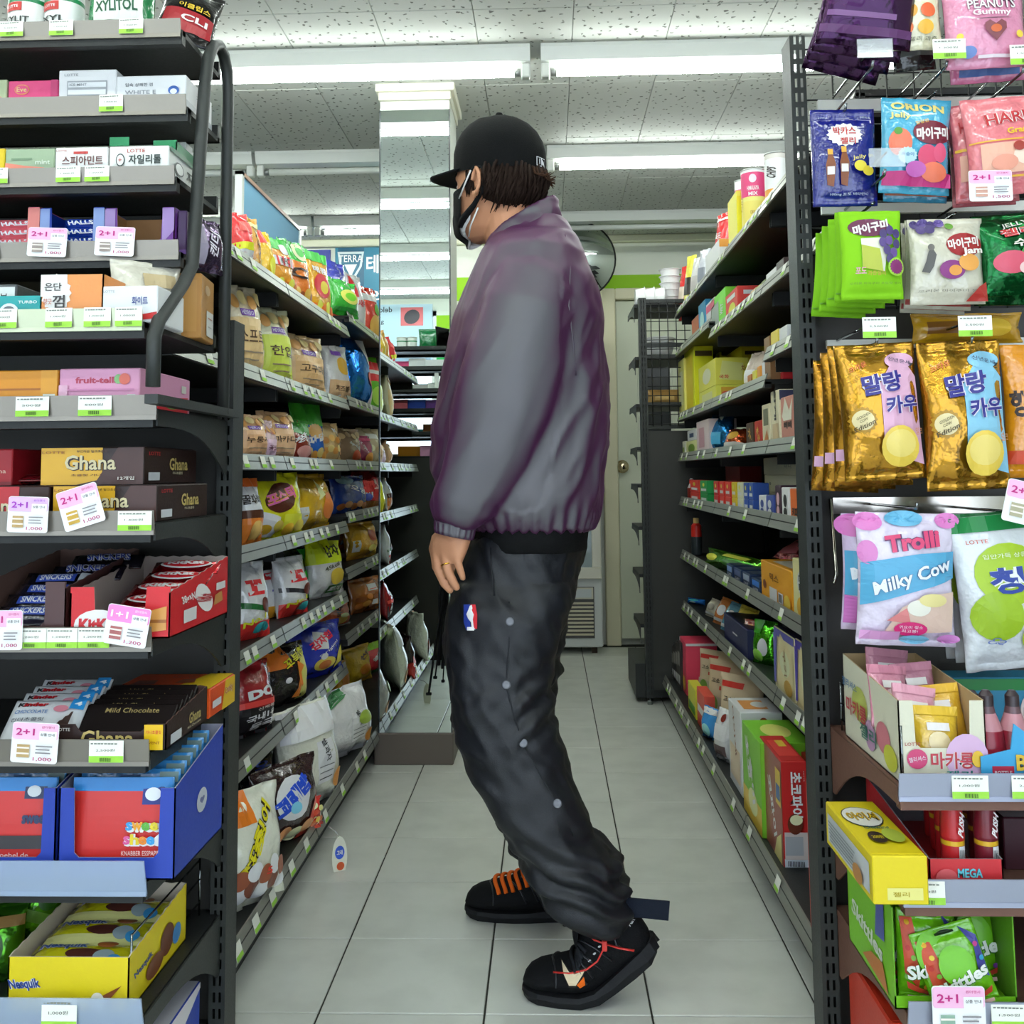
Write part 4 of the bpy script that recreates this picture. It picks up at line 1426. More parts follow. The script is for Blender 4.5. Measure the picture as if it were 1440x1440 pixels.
for k in range(5):
    oo = bar('wafer_bar', .098, .04, .014, '#cf1f2b', KK, '%s red wrapped wafer bar in the red display box, counting from the front' % ('first', 'second', 'third', 'fourth', 'topmost')[k], cat='chocolate bar', seed=k + 30, nu=8, nv=8, kind='foil')
    place(oo, (x + .014 + .004 * k, y + .03 + .036 * k, z + .016 + .013 * k), (2, -3, 3, 0, 8)[k], -70)
# kinder-type packs, dark chocolate tray, crunchy box
y, z = 1.395, ZE[3]
for k in range(4):
    x, w, h = spot(-10 + 14 * k, 96 + 12 * k, 970, y + .03 * k, z)
    oo = bar('chocolate_pack', w, .075, .014, '#e6e7e8', [('t', 'Kinder', -.45, .86, .42, .1, '#2a2a2c', 0, .06), ('t', 'inder', -.36, .86, .34, .1, '#c9222b', 0, .06), ('t', 'CHOCOLATE', -.4, .68, .46, .08, '#4a7fc0', 0, .02), ('t', '킨더초콜릿', -.4, .5, .46, .08, '#5b5f68', 0, .02), ('e', .4, .74, .2, .08, '#e58f9e'), ('r', .62, .74, 1, .98, '#2d8fd2'), ('t', '4', .82, .86, .1, .1, '#f3f6fa', 0, .06), ('p', [(-1, .0), (1, .0), (1, .4), (-.2, .12)], '#9fc8e6')],
             '%s white and blue milk chocolate pack leaning in the endcap row' % ('front', 'second', 'third', 'rearmost')[k], kind='card', wr=.2, seed=k)
    place(oo, (x, y + .012 + .03 * k, z + .004 * k), 0, -48)
x, w, h = spot(78, 234, 1020, y, z)
o = tray('chocolate_tray', w, .165, .034, .05, '#33201c', '#5a4038', 'dark brown display box of mild chocolate bars with a yellow sticker on the endcap', jag=True, cut=(.62, .024),
         front=[('t', 'LOTTE', -.86, .8, .12, .12, '#e9e4dc', 0, .02), ('t', 'Ghana', -.05, .45, .48, .6, '#1c110e', 0, .08), ('t', 'Ghana', -.05, .47, .48, .6, '#cbb36a', 0, .03), ('r', .62, .02, .96, .99, '#f2c515'), ('t', '가나초콜릿', .79, .7, .14, .14, '#d8342a', 0, .02), ('t', 'EVENT', .79, .3, .12, .1, '#a8691a')],
         right=[('t', 'Ghana', .35, .6, .3, .44, '#c9b26a', 0, .04), ('t', 'Mild Chocolate', .3, .28, .34, .1, '#d9cfae'), ('r', -.86, .12, -.35, .5, '#d6d9dd')])
o.location = (x, y, z)
for k in range(5):
    oo = carton('chocolate_bar', .128, .0095, .072, '#1c1413', '%s slim dark chocolate carton in the brown display box' % ('front', 'second', 'third', 'fourth', 'rearmost')[k], 'chocolate bar',
                front=[('t', 'Mild Chocolate', .05, .84, .6, .12, '#b9a36a', 0, .01)], top=[('t', 'LOTTE Ghana Mild Chocolate', 0, .5, .8, .5, '#d8cfbc', 0, .0)])
    place(oo, (x + .002, y + .012 + .02 * k, z + .003 + .0025 * k), 0, -54)
xcb = at(157, 966, y=1.572).x
cb = carton('chocolate_box', -.513 - xcb, .122, .043, '#e8541e', 'orange and yellow crunchy chocolate box sticking out past the endcap post', front=[bgp('#ea5a1e')], kind='card',
            top=[('p', [(.2, 0), (1, 0), (1, 1), (.5, 1)], '#e9c41c'), ('t', 'CRUNKY', .12, .75, .3, .16, '#b9481e', 0, .03), ('p', [(-.8, .2), (-.3, .25), (-.35, .5), (-.75, .48)], '#7a2f12'), ('p', [(.1, .3), (.5, .35), (.4, .6), (.15, .55)], '#8a3d16')],
            right=[('p', [(-.1, 0), (1, 0), (1, 1), (.2, 1)], '#efc31c'), ('t', 'Crunky', .45, .6, .32, .34, '#f6f0e6', 6, .09), ('t', 'Crunky', .45, .6, .32, .34, '#c9661c', 6, .03), ('r', -.9, .3, -.2, .55, '#e3e0e2')])
cb.location = ((xcb - .513) / 2, 1.572, z)

# blue jelly-sheet display boxes
def sheets_art(full):
    p = [('r', -1, 0, 1, .86, '#d8322e'), ('r', -1, .86, 1, 1, '#2f86cf')]
    if full:
        p += [('r', .42, .72, .86, .95, '#1c2f86'), ('e', .63, .83, .16, .07, '#e9edf4'), ('t', 'sweet', .55, .5, .4, .13, '#f4f2f0', 0, .16), ('t', 's', .2, .5, .07, .09, '#3aa0e0', 0, .06), ('t', 'w', .36, .5, .11, .09, '#f2a51e', 0, .06), ('t', 'e', .53, .5, .08, .09, '#5fb53c', 0, .06), ('t', 'e', .7, .5, .08, .09, '#e9d22a', 0, .06),
              ('t', 'sheets', .55, .36, .42, .13, '#f4f2f0', 0, .16), ('t', 's', .18, .36, .07, .09, '#e05a9c', 0, .06), ('t', 'h', .34, .37, .09, .11, '#ecd12c', 0, .06), ('t', 'e', .5, .36, .08, .09, '#f08c2c', 0, .06), ('t', 'e', .66, .36, .08, .09, '#3aa0e0', 0, .06), ('t', 'KNABBER ESSPAPIER', .5, .23, .4, .05, '#f2c9c4', 0, .01), ('t', 'BUNT', .5, .16, .2, .05, '#f2c9c4', 0, .01)]
    else:
        p += [('r', .3, .78, .8, .95, '#1c2f5a'), ('e', .52, .86, .16, .06, '#cfd6da'), ('r', -1, .26, 1, .4, '#3d3a3c'), ('t', 'sweet', .6, .58, .3, .12, '#23365f', 0, .08), ('t', 'www.hoebel.de', -.1, .2, .6, .05, '#f0d9d4', 0, .0), ('t', 'www.hoebel.de', -.2, .08, .6, .05, '#f0d9d4', 0, .0)]
    return p


y, z = 1.392, ZE[4]
for px0, px1, nm, full in ((-62, 80, 'left', False), (84, 247, 'right', True)):
    x, w, h = spot(px0, px1, 1106, y, z)
    o = tray('display_box', w, .2, h - .002, h + .034, '#2b46b0', '#8d8fa0', 'blue display box of red jelly-sheet packs at the %s on the endcap' % ('open end' if full else 'picture edge'), cut=(.72, .028), hs=h - .002,
             right=[('e', .05, .6, .22, .14, '#c9ccd6'), ('t', '♥', .05, .6, .1, .08, '#6a70a0')])
    o.location = (x, y, z)
    for k in range(7 if full else 5):
        oo = bag('jelly_sheet_pack', w * .88, h * 1.02 + .0, .009, '#3f8fcf', sheets_art(full) if k == 0 else [('r', .6, .86, .98, .97, '#7f9a98'), ('r', -.2, .9, .2, .94, '#1c5f9c')],
                 '%s flat jelly-sheet pack in the %s blue display box' % ('front red-faced' if k == 0 else ('second', 'third', 'fourth', 'fifth', 'sixth', 'rearmost')[k - 1], 'open-end' if full else 'picture-edge'), 'sweets pack', bands=[(0, .86, '#d8322e')] if k == 0 else (), seed=k, wr=.4, pinch=0, nu=10, nv=12)
        place(oo, (x, y + .012 + k * .0235, z + .004 + .0045 * k), 0, -5)
# nesquik-type tray with bars and the green pouch beside it
y, z = 1.395, ZE[5]
x, w, h = spot(12, 182, 1346, y, z)
o = tray('display_box', w, .215, h, h + .012, '#ead31a', '#cfc3b0', 'yellow display box of chocolate milk bars on the lowest visible endcap shelf', hs=h, jag=True,
         front=[('t', 'Nesquik', -.72, .5, .26, .22, '#f4f2ee', 8, .14), ('t', 'Nesquik', -.72, .5, .26, .22, '#24408f', 8, .05), ('p', [(.35, .05), (.55, .3), (.9, .5), (.7, .25), (.75, .1), (.55, .15)], '#8a4a22'), ('e', .5, .2, .12, .18, '#f0ece4')],
         right=[('t', 'Nesquik', -.55, .55, .3, .16, '#24408f', 10, .05), ('e', .25, .5, .25, .3, '#6b3418'), ('e', .6, .4, .16, .2, '#3f86c4'), ('e', -.2, .3, .3, .2, '#7a4526')])
o.location = (x, y, z)
for k in range(3):
    oo = bar('chocolate_bar', w * .9, .06, .022, '#e3dc1e', [('r', -1, .0, 1, .26, '#f2ee9a'), ('t', 'Nesquik', -.4, .72, .46, .4, '#f4f2ee', 4, .12), ('t', 'Nesquik', -.4, .72, .46, .4, '#2a55a8', 4, .05), ('e', .1, .38, .36, .16, '#5a2f26'), ('e', .5, .3, .2, .2, '#9fb0b4'), ('e', .72, .2, .14, .16, '#3f9ad2'), ('e', .45, .7, .2, .16, '#a8642f')],
             '%s yellow wrapped chocolate milk bar in the yellow display box' % ('front', 'middle', 'rear')[k], seed=k + 40)
    place(oo, (x, y + .008 + .064 * k, z + h - .024 + .004 * k), 0, -83)
o = bag('jelly_pouch', .085, .1, .04, '#4f9a24', [('e', -.2, .45, .6, .28, '#2f5a1e'), ('e', -.2, .45, .4, .18, '#d9dcd2'), ('t', '젤', -.2, .45, .2, .14, '#2d3c22', 0, .04), ('r', -1, .7, 1, .84, '#8a6a3a')], 'green sweets pouch with dark round print leaning by the yellow display box', 'sweets pouch', kind='foil', seed=9)
place(o, (at(4, 1320, y=1.5).x, 1.47, ZE[5]), 20, -14)
o = bag('jelly_pouch', .08, .13, .03, '#5fb52a', [('r', -1, .3, 1, .42, '#8fd24a'), ('e', .1, .6, .4, .16, '#3c8420')], 'tilted bright green sweets pouch behind the dark-print pouch', 'sweets pouch', kind='foil', seed=12)
place(o, (at(34, 1320, y=1.56).x, 1.56, ZE[5] + .003), 25, -14, 22)
o = carton('box', .1, .16, .085, '#2f4bb4', 'blue carton with a white lid standing on the endcap base', top=[('r', -1, 0, 1, 1, '#e6e2e8')], right=[('p', [(-1, .3), (1, .9), (1, 1), (-1, 1)], '#e6e2e8')])
o.location = (-.6, 1.50, .1005)
GAIN = .84
# ---------------------------------------------------------------- goods on the grocery-side endcap
def peg(px0, px1, py0, py1, y, base, prims, label, seed, roll=0, rz=0, lean=0, d=.03, cat='sweets bag', **k):
    a, b = at(px0, py1, y=y), at(px1, py1, y=y)
    top = at((px0 + px1) / 2, py0, y=y)
    w, h = b.x - a.x, top.z - a.z
    o = bag(k.pop('name', 'jelly_bag'), w, h, d, base, prims, label, cat, seed=seed, **k)
    place(o, ((a.x + b.x) / 2, y + d / 2, a.z), rz, lean, roll)
    return o


# upper row: purple bags, cream jelly bag, pink gummy bag
for k in range(4):
    y = 1.495 + .028 * k
    peg(1150 - 7 * k, 1285 - 16 * k, -120, 62 + 14 * k, y, '#3a1440', [('r', -1, .08, 1, .14, '#5d2a62'), ('r', -.9, .2, .6, .24, '#7d4f86'), ('e', -.75, .42, .25, .1, '#c25a9a'), ('t', '젤리', .1, .5, .6, .14, '#d9b9e2', 0, .03)],
        ('front', 'second', 'third', 'rearmost')[k] + ' deep purple jelly bag on the top hook beside the endcap post', k + 50, roll=7 + 3 * k, kind='foil', lean=(10, 14, 18, 20)[k], d=.03, wr=1.5)
peg(1252, 1330, -110, 66, 1.50, '#e6e0bd', [('e', -.25, .29, .3, .055, '#e8a83a'), ('e', .45, .29, .3, .055, '#ec6a3c'), ('e', -.4, .16, .3, .055, '#ea7a44'), ('e', .35, .16, .3, .055, '#efb23a'), ('t', '구미 젤리 과즙', 0, .075, .8, .03, '#6a6a58', 0, .01)],
    'cream jelly bag with orange and yellow fruit drops on the top hook row', 55, kind='film')
peg(1262, 1322, -90, 95, 1.56, '#4a4a48', [('r', -.8, .1, .9, .2, '#6c6e6a')], 'grey jelly bag hanging behind the cream fruit-drop bag', 56, kind='foil', roll=-4)
PN = [('t', 'PEANUTS', .12, .63, .62, .1, '#5a2a44', 0, .08), ('t', 'PEANUTS', .12, .63, .62, .1, '#e9e6e4', 0, .03), ('t', 'Gummy', .1, .53, .5, .08, '#efe2e6', 0, .04), ('e', .1, .47, .5, .006, '#7a4a5e'),
      ('p', [(.15, .24), (.42, .36), (.42, .42), (.3, .45), (.15, .41), (0, .45), (-.12, .42), (-.12, .36)], '#8a4a52'), ('e', .15, .36, .14, .04, '#d96a3c'), ('r', -.3, .08, .6, .11, '#f3e3ea'), ('s', .75, .3, .1, .04, '#f3d24a'), ('s', -.75, .3, .09, .035, '#f3d24a'), ('e', -.55, .14, .2, .06, '#6a86c4')]
peg(1336, 1455, -45, 92, 1.50, '#e08fae', PN, 'pink gummy bag with a heart window on the top hook row', 57, roll=-2, kind='film')
peg(1342, 1452, -60, 112, 1.54, '#d67aa0', [('r', -.8, .05, .8, .12, '#4f6fb0')], 'second pink gummy bag behind the heart-window bag', 58, roll=-3, kind='film')

# second row: navy pouch, blue peach jelly, pink grapefruit bags
NV = [('s', 0, .72, .58, .13, '#f3f1ec'), ('t', '박카스', 0, .76, .36, .09, '#c8322e', 0, .04), ('t', '젤리', .08, .65, .24, .07, '#c8322e', 0, .03), ('t', 'D·NARA', -.65, .91, .15, .02, '#d9dcec'), ('t', 'DONG-A', .7, .91, .15, .02, '#d9dcec'),
      ('p', [(-.62, .2), (-.42, .18), (-.36, .4), (-.44, .5), (-.58, .5), (-.66, .4)], '#8a4a1e'), ('r', -.62, .3, -.4, .38, '#eee9e2'), ('r', -.6, .5, -.44, .56, '#e8a93a'), ('p', [(-.2, .2), (.0, .18), (.06, .42), (-.02, .52), (-.16, .52), (-.24, .42)], '#8a4a1e'), ('r', -.2, .32, .02, .4, '#eee9e2'), ('r', -.18, .52, -.02, .58, '#e8a93a'),
      ('t', 'Jelly in', .5, .47, .34, .05, '#e6d36a', 6, .02), ('e', .4, .38, .2, .055, '#f0dc4a'), ('e', .65, .33, .18, .05, '#e8cf36'), ('t', '100mg 포도 비타민C', .05, .1, .6, .03, '#c9cde8')]
peg(1147, 1238, 150, 288, 1.56, '#1c2380', NV, 'navy jelly pouch with a white cogged badge and red Korean letters', 60, kind='film', pinch=0, seal=(.07, .12), d=.028)
OR = [('t', 'ORION', .02, .9, .78, .09, '#f0dd84', -2, .06), ('t', 'Jelly', -.52, .79, .3, .08, '#f0dd84', -4, .04), ('e', .42, .62, .6, .13, '#7a2236'), ('t', '마이구미', .42, .61, .5, .13, '#f5f1ec', 4, .07), ('t', '말랑한', .1, .73, .2, .04, '#f0c04a', 12, .02),
      ('e', -.55, .5, .34, .15, '#ee7a5c'), ('e', -.62, .62, .12, .04, '#5a9a3c'), ('s', -.35, .36, .3, .09, '#bfe2ee'), ('t', '복숭아', -.35, .37, .2, .04, '#3a78a8'), ('e', .25, .36, .3, .12, '#d9476c'), ('e', .62, .4, .2, .1, '#e0567a'), ('r', -1, .06, 1, .2, '#c9347e'), ('e', .45, .2, .4, .1, '#ef7a5a'), ('e', -.1, .22, .3, .08, '#c45ab0')]
peg(1240, 1340, 134, 270, 1.53, '#4fb0d2', OR, 'sky blue peach jelly bag with maroon oval lettering on a hook', 61, roll=4, kind='film', d=.034)
peg(1246, 1336, 150, 282, 1.565, '#3f9cc0', [('r', -1, .06, 1, .16, '#d9704a')], 'second blue peach jelly bag behind the first one', 62, roll=3, kind='film')
HB = [('t', 'HARIBO', .2, .77, .78, .12, '#f6ece6', 3, .1), ('t', 'HARIBO', .2, .77, .78, .12, '#c2262c', 3, .03), ('t', 'Grapefruit', .35, .62, .5, .08, '#f0c52a', 3, .04), ('r', -1, .52, 1, .535, '#efb53a'), ('r', -.8, .2, .95, .5, '#f0b59a'), ('e', .3, .36, .4, .1, '#f5d9c4'), ('e', -.3, .3, .3, .08, '#ef9f84'), ('e', .05, .45, .14, .05, '#a83a2c'), ('r', -1, .15, 1, .17, '#efb53a')]
peg(1372, 1500, 130, 270, 1.50, '#ea7f86', HB, 'salmon pink grapefruit gummy bag with red capitals on a hook', 63, roll=-4, kind='film', d=.036)
for k in range(2):
    peg(1350 - 5 * k, 1440 - 5 * k, 142 + 6 * k, 282 + 5 * k, 1.535 + .03 * k, '#e2747c', [('t', 'HA', -.6, .75, .22, .12, '#b92228', 0, .03), ('r', -1, .5, 1, .53, '#efb53a'), ('r', -.9, .2, .9, .46, '#e6a890')], ('second', 'third')[k] + ' salmon pink grapefruit bag behind the front one', 64 + k, roll=-2, kind='film')

# third row: lime bags, cream jam bags, dark green bag
LM = [('e', -.08, .8, .72, .105, '#6a2148'), ('t', '마이구미', -.05, .8, .6, .115, '#f4f0ec', 8, .07), ('p', [(-.4, .34), (.35, .3), (.5, .68), (-.42, .67)], '#e9e7d2'), ('p', [(-.4, .34), (.3, .3), (.2, .55), (-.42, .6)], '#b9c23a'),
      *[('e', x, v, .13, .055, c) for x, v, c in ((.35, .72, '#4a3a72'), (.58, .76, '#54427c'), (.8, .72, '#4a3a72'), (.3, .62, '#5f4a8a'), (.52, .64, '#6a4f92'), (.78, .6, '#4a3a72'), (.42, .53, '#54427c'), (.65, .5, '#6a4f92'), (.5, .43, '#4a3a72'))],
      ('e', .72, .34, .3, .1, '#a5d83c'), ('s', .72, .34, .25, .085, '#8a2a6c'), ('t', '포도', -.5, .3, .18, .07, '#e99ab4', 0, .03), ('t', '과즙젤리', .02, .27, .3, .05, '#c9a03a', 0, .01), ('t', '오리온 마이구미 포도맛 젤리', .0, .16, .85, .025, '#6f9a26')]
peg(1187, 1275, 294, 420, 1.50, '#8cd01f', LM, 'front lime green grape jelly bag on its hook by the endcap post', 70, kind='matte', rz=0, d=.026, seal=(.08, .07))
for k in range(4):
    peg(1178 - 11 * k, 1262 - 14 * k, 296 + 10 * k, 424 + 7 * k, 1.528 + .032 * k, '#86c91e', [('r', -1, .08, 1, .1, '#6fae18')], ('second', 'third', 'fourth', 'rearmost')[k] + ' lime green grape jelly bag of the row on that hook', 71 + k, kind='matte', roll=2 + k, rz=-3 * k, seal=(.08, .07), wr=1.3)
JM = [('e', .45, .68, .52, .14, '#a52528'), ('t', '마이구미', .42, .7, .44, .12, '#f4efe8', 6, .06), *[('e', x, v, .14, .05, c) for x, v, c in ((-.85, .93, '#4a3a72'), (-.62, .95, '#5d4a8c'), (-.42, .92, '#4a3a72'), (-.2, .94, '#6a549a'), (-.72, .86, '#54427c'), (-.5, .86, '#4a3a72'))], ('e', .05, .9, .12, .04, '#6aa03a'),
      ('e', .02, .38, .36, .11, '#8a2a7c'), ('e', .1, .37, .18, .06, '#e89a3a'), ('e', .5, .46, .3, .1, '#f0a850'), ('p', [(-.62, .34), (-.5, .42), (-.42, .55), (-.5, .62), (-.62, .6), (-.7, .48), (-.82, .36)], '#55524e'), ('e', -.55, .64, .09, .04, '#6a645e'), ('t', '오리온 마이구미 잼', -.1, .14, .8, .03, '#8a867a'), ('p', [(.4, .02), (1, .02), (1, .24), (.75, .18)], '#b5322a'), ('t', 'Jam', .6, .585, .3, .1, '#f6efe4', 4, .06)]
peg(1285, 1392, 305, 427, 1.505, '#d9d3bd', JM, 'cream jam jelly bag with red oval lettering and grapes on its hook', 76, kind='film', d=.03)
for k in range(2):
    peg(1276 - 6 * k, 1370 - 8 * k, 308 + 4 * k, 434 + 6 * k, 1.54 + .032 * k, '#cfc8b2', [('r', -1, .04, 1, .1, '#a8322c'), ('e', -.7, .9, .3, .07, '#54427c')], ('second', 'rear')[k] + ' cream jam jelly bag behind the lettered one', 77 + k, kind='film', roll=3)
WM = [('t', 'JELLYQ', .1, .86, .5, .07, '#e6e2d4', 8, .03), ('t', '젤리', .0, .76, .5, .1, '#f4f0ea', 6, .1), ('t', '젤리', .0, .76, .5, .1, '#d22e34', 6, .03), ('t', '수박', .2, .62, .4, .1, '#f0ecdc', 4, .05), ('e', .3, .48, .34, .1, '#3f9a3c'), ('e', -.3, .38, .5, .14, '#d9536a'), ('e', .1, .3, .24, .08, '#efc9c4'), ('e', .45, .32, .2, .07, '#eaa0a4')]
peg(1388, 1500, 296, 412, 1.505, '#126b33', WM, 'dark green watermelon jelly bag with red and white letters', 79, kind='foil', roll=-4, d=.036)
peg(1376, 1470, 300, 428, 1.545, '#0f5a2a', [('r', -1, .5, 1, .8, '#c2475a')], 'second dark green jelly bag behind the watermelon one', 80, kind='foil')

# fourth row: gold caramel bags and the one lying on the bar
GC = lambda c: [('p', [(-.1, .2), (.98, .1), (.98, .74), (.5, .92), (-.05, .7)], c), ('e', .55, .86, .4, .06, c), ('t', '신년운세', .55, .86, .3, .03, '#4a4a66', -8, .01), ('t', '?', .86, .82, .06, .04, '#333', 0, .02), ('t', '크라운', -.55, .83, .24, .04, '#d9653c', 12, .02), ('t', '말랑', .0, .70, .52, .15, '#efe6f2', 4, .12), ('t', '말랑', .0, .70, .52, .15, '#2f2a86', 4, .05), ('t', '카우', .45, .54, .44, .13, '#efe6f2', 2, .12), ('t', '카우', .45, .54, .44, .13, '#2f2a86', 2, .05),
      ('s', -.6, .44, .36, .1, '#b98a1c'), ('e', -.6, .44, .27, .072, '#ead9a4'), ('t', 'GOLDEN', -.6, .47, .17, .02, '#5a4a1c', 14, .01), ('t', 'COW', -.6, .44, .1, .02, '#5a4a1c', 14, .01), ('t', 'Edition', -.58, .4, .26, .035, '#4a3a14', 14, .02),
      ('e', .3, .24, .5, .15, '#f2cf52'), ('e', .3, .26, .4, .1, '#f5dc7a'), ('t', '밀크', .85, .34, .12, .05, '#e89a6a', 0, .01)]
peg(1196, 1312, 480, 676, 1.50, '#c8922a', GC('#e9b4cf'), 'gold caramel bag with a pink panel and violet Korean letters, frontmost of its hook', 84, kind='foil', roll=-3, d=.05, wr=1.4, nu=20, nv=28)
for k in range(3):
    peg(1180 - 17 * k, 1290 - 24 * k, 482 + 12 * k, 684 + 4 * k, 1.535 + .036 * k, '#c08824', [('e', -.1, .42, .4, .1, '#e6d49a'), ('r', -1, .18, 1, .26, '#d8a8c8')], ('second', 'third', 'rearmost')[k] + ' gold caramel bag behind the pink-panelled one', 85 + k, kind='foil', roll=-1 + 2 * k, d=.045, wr=1.6)
peg(1312, 1432, 476, 690, 1.50, '#c8922a', GC('#8fcbe6'), 'gold caramel bag with a pale blue panel and violet Korean letters', 89, kind='foil', roll=-2, d=.05, wr=1.4, nu=20, nv=28)
peg(1322, 1436, 482, 688, 1.545, '#bd8522', [], 'gold caramel bag hanging behind the blue-panelled one', 90, kind='foil', roll=-4, d=.045, wr=1.5)
peg(1424, 1540, 482, 672, 1.52, '#e8961c', [('t', '행', -.75, .55, .2, .2, '#2c1a10', 0, .05), ('r', -1, .1, 0, .2, '#d8481e')], 'orange sweets bag with black letters at the picture edge', 91, kind='film', d=.04)
o = peg(1288, 1445, 438, 482, 1.60, '#d9a21e', [('r', -.8, .3, .2, .7, '#8a5a20'), ('e', .5, .5, .3, .3, '#efc23a')], 'yellow caramel bag lying flat on the hook bar above the gold bags', 92, kind='film', d=.04, wr=1.6)
# fifth row: milky gummy bags and green grape candy bags
TR = [('e', -.8, .93, .3, .07, '#e07fc4'), ('e', .85, .95, .25, .06, '#e07fc4'), ('e', -.85, .7, .2, .09, '#dd86c6'), ('e', -.05, .96, .4, .06, '#6cb8dc'), ('p', [(-1, .3), (1, .52), (1, .72), (.2, .7), (-1, .62)], '#57a9d2'), ('t', 'Trolli', .08, .79, .58, .13, '#6a3a6a', 6, .14), ('t', 'Trolli', .08, .79, .58, .13, '#e24a78', 6, .07), ('t', 'Milky Cow', .06, .52, .86, .13, '#4f6f9c', 14, .09), ('t', 'Milky Cow', .06, .52, .86, .13, '#eef1f6', 14, .04),
      ('p', [(-.55, .1), (.9, .12), (.95, .42), (.3, .4), (-.2, .3)], '#e9c9b8'), ('p', [(-.5, .2), (-.1, .3), (0, .18)], '#e58a8a'), ('e', .15, .3, .25, .06, '#f2eee0'), ('e', .45, .36, .3, .05, '#efe09a'), ('e', .0, .14, .34, .055, '#e2307c'), ('t', '귀요미 젖소', -.0, .155, .24, .025, '#f6e6f0', 0, .01), ('t', '최고봉!', -.02, .125, .16, .025, '#f6e6f0', 0, .01), ('r', -1, .05, -.2, .12, '#e2a2d6'), ('e', .1, .06, .3, .035, '#7fc0e0'), ('e', .8, .07, .25, .035, '#d98ad0')]
peg(1210, 1352, 722, 912, 1.50, '#e3d6ea', TR, 'pale pink and blue milky gummy bag, frontmost on the lower hook', 94, kind='film', roll=2, d=.045, nu=20, nv=26, wr=1.2)
peg(1189, 1320, 724, 890, 1.55, '#d9c2e2', [('e', -.8, .9, .4, .1, '#d873bd'), ('r', -1, .3, 1, .68, '#4fa2cc'), ('p', [(-1, .06), (1, .06), (1, .2), (-1, .3)], '#c465b4'), ('t', 'M', -.7, .5, .2, .1, '#e9eef4', 10, .04)], 'second milky gummy bag peeping out behind the front one', 95, kind='film', roll=2, d=.045)
CP = [('r', -1, .9, 1, 1, '#14803e'), ('e', .1, .62, .8, .2, '#a9c81e'), ('e', -.3, .36, .6, .16, '#9fc024'), ('t', '청', .0, .58, .4, .17, '#f2f4ee', 0, .12), ('t', '청', .0, .58, .4, .17, '#27409a', 0, .05), ('t', '포도', .7, .46, .3, .12, '#27409a', 0, .04), ('t', '입안가득 상큼', .05, .74, .5, .03, '#e9f0cf', 0, .01), ('t', 'LOTTE', -.5, .84, .24, .025, '#d05a4a', 0, .01), ('e', .5, .2, .34, .1, '#b9d43a'), ('t', '♧', -.4, .2, .2, .05, '#6a7ab4')]
peg(1368, 1500, 724, 945, 1.50, '#dfe3e6', CP, 'white and green grape candy bag with a big blue Korean letter', 96, kind='film', roll=-5, d=.05, nu=18, nv=24, wr=1.3)
for k in range(2):
    peg(1354 - 14 * k, 1450 - 14 * k, 722 + 4 * k, 934 - 6 * k, 1.54 + .04 * k, '#d3d8da', [('r', -1, .88, 1, 1, '#14803e'), ('e', -.5, .58, .6, .26, '#97b520'), ('t', '청', -.5, .56, .3, .13, '#2a2f3a', 0, .03), ('t', '♧', -.6, .2, .2, .05, '#6a7ab4')], ('second', 'third')[k] + ' green grape candy bag behind the big-lettered one', 97 + k, kind='film', roll=-3, d=.05)

# brown shelf A: macaron jelly box, drink-shaped jellies, blister card
ZR = [z + .0135 for _, _, z in r_shelves]
y = 1.40
z = ZR[0]
x, w, h = spot(1262, 1384, 985, y, z)
o = tray('display_box', w, .25, h, h + .018, '#e4e0c8', '#b39a72', 'cream display box of pink and yellow macaron jelly packs on the upper brown shelf', cut=(.62, .045), hs=h,
         front=[('e', .55, .3, .5, .3, '#e2b9dc'), ('t', '마카롱', .2, .28, .5, .2, '#f2eee2', 0, .1), ('t', '마카롱', .2, .28, .5, .2, '#c8414c', 0, .04), ('t', '젤리', .35, .1, .3, .12, '#2f8a84', 0, .03), ('e', -.62, .3, .24, .12, '#d94a7a'), ('t', '젤리셔스', -.62, .3, .2, .06, '#f3e9f0', 10, .01), ('e', .78, .3, .14, .1, '#efc23a'), ('t', 'LOTTE', -.72, .48, .18, .04, '#b5504a')],
         left=[('e', -.35, .6, .3, .24, '#c9cf6a'), ('e', .5, .4, .24, .2, '#d97f8a'), ('e', .05, .3, .2, .2, '#c99ac0'), ('e', .75, .22, .22, .16, '#cfd03e'), ('t', '젤리셔스', -.7, .8, .3, .12, '#4a7fb0', 0, .02), ('t', '마카롱', -.45, .5, .4, .24, '#c8414c', 0, .04), ('t', '젤리', .0, .3, .3, .2, '#3a7a6a', 0, .03)])
o.location = (x, y, z)
MC = lambda a, b: [('r', -1, .86, 1, 1, a), ('e', 0, .45, .5, .16, b), ('t', '마카롱', 0, .3, .6, .1, '#c8414c', 0, .03), ('r', -.5, .62, .5, .74, '#f2ece8')]
for k, (dx, dyy, dz, rz_, rl, base, b2) in enumerate(((-.022, .045, .03, 8, 10, '#e6a3b6', '#f2dcd9'), (.028, .06, .028, -12, -8, '#e8b52f', '#f0902a'), (-.03, .11, .045, 14, 6, '#d98ba0', '#e9c5c9'), (.02, .13, .045, 3, -4, '#c9869a', '#e2b9c0'), (-.01, .19, .055, -6, 5, '#d08fa4', '#e4c0ca'), (.0, .018, .008, 0, 3, '#ecc23a', '#f3dfae'))):
    oo = bag('jelly_pack', .062, .085, .022, base, MC(base, b2), '%s jelly pack in the cream macaron display box' % ('front pink', 'front tall yellow', 'second pink', 'dusky pink rear', 'rearmost pink', 'low yellow front')[k], 'sweets pack', seed=100 + k, nu=10, nv=12)
    place(oo, (x + dx, y + dyy, z + dz), rz_, -16, rl)
y = 1.41
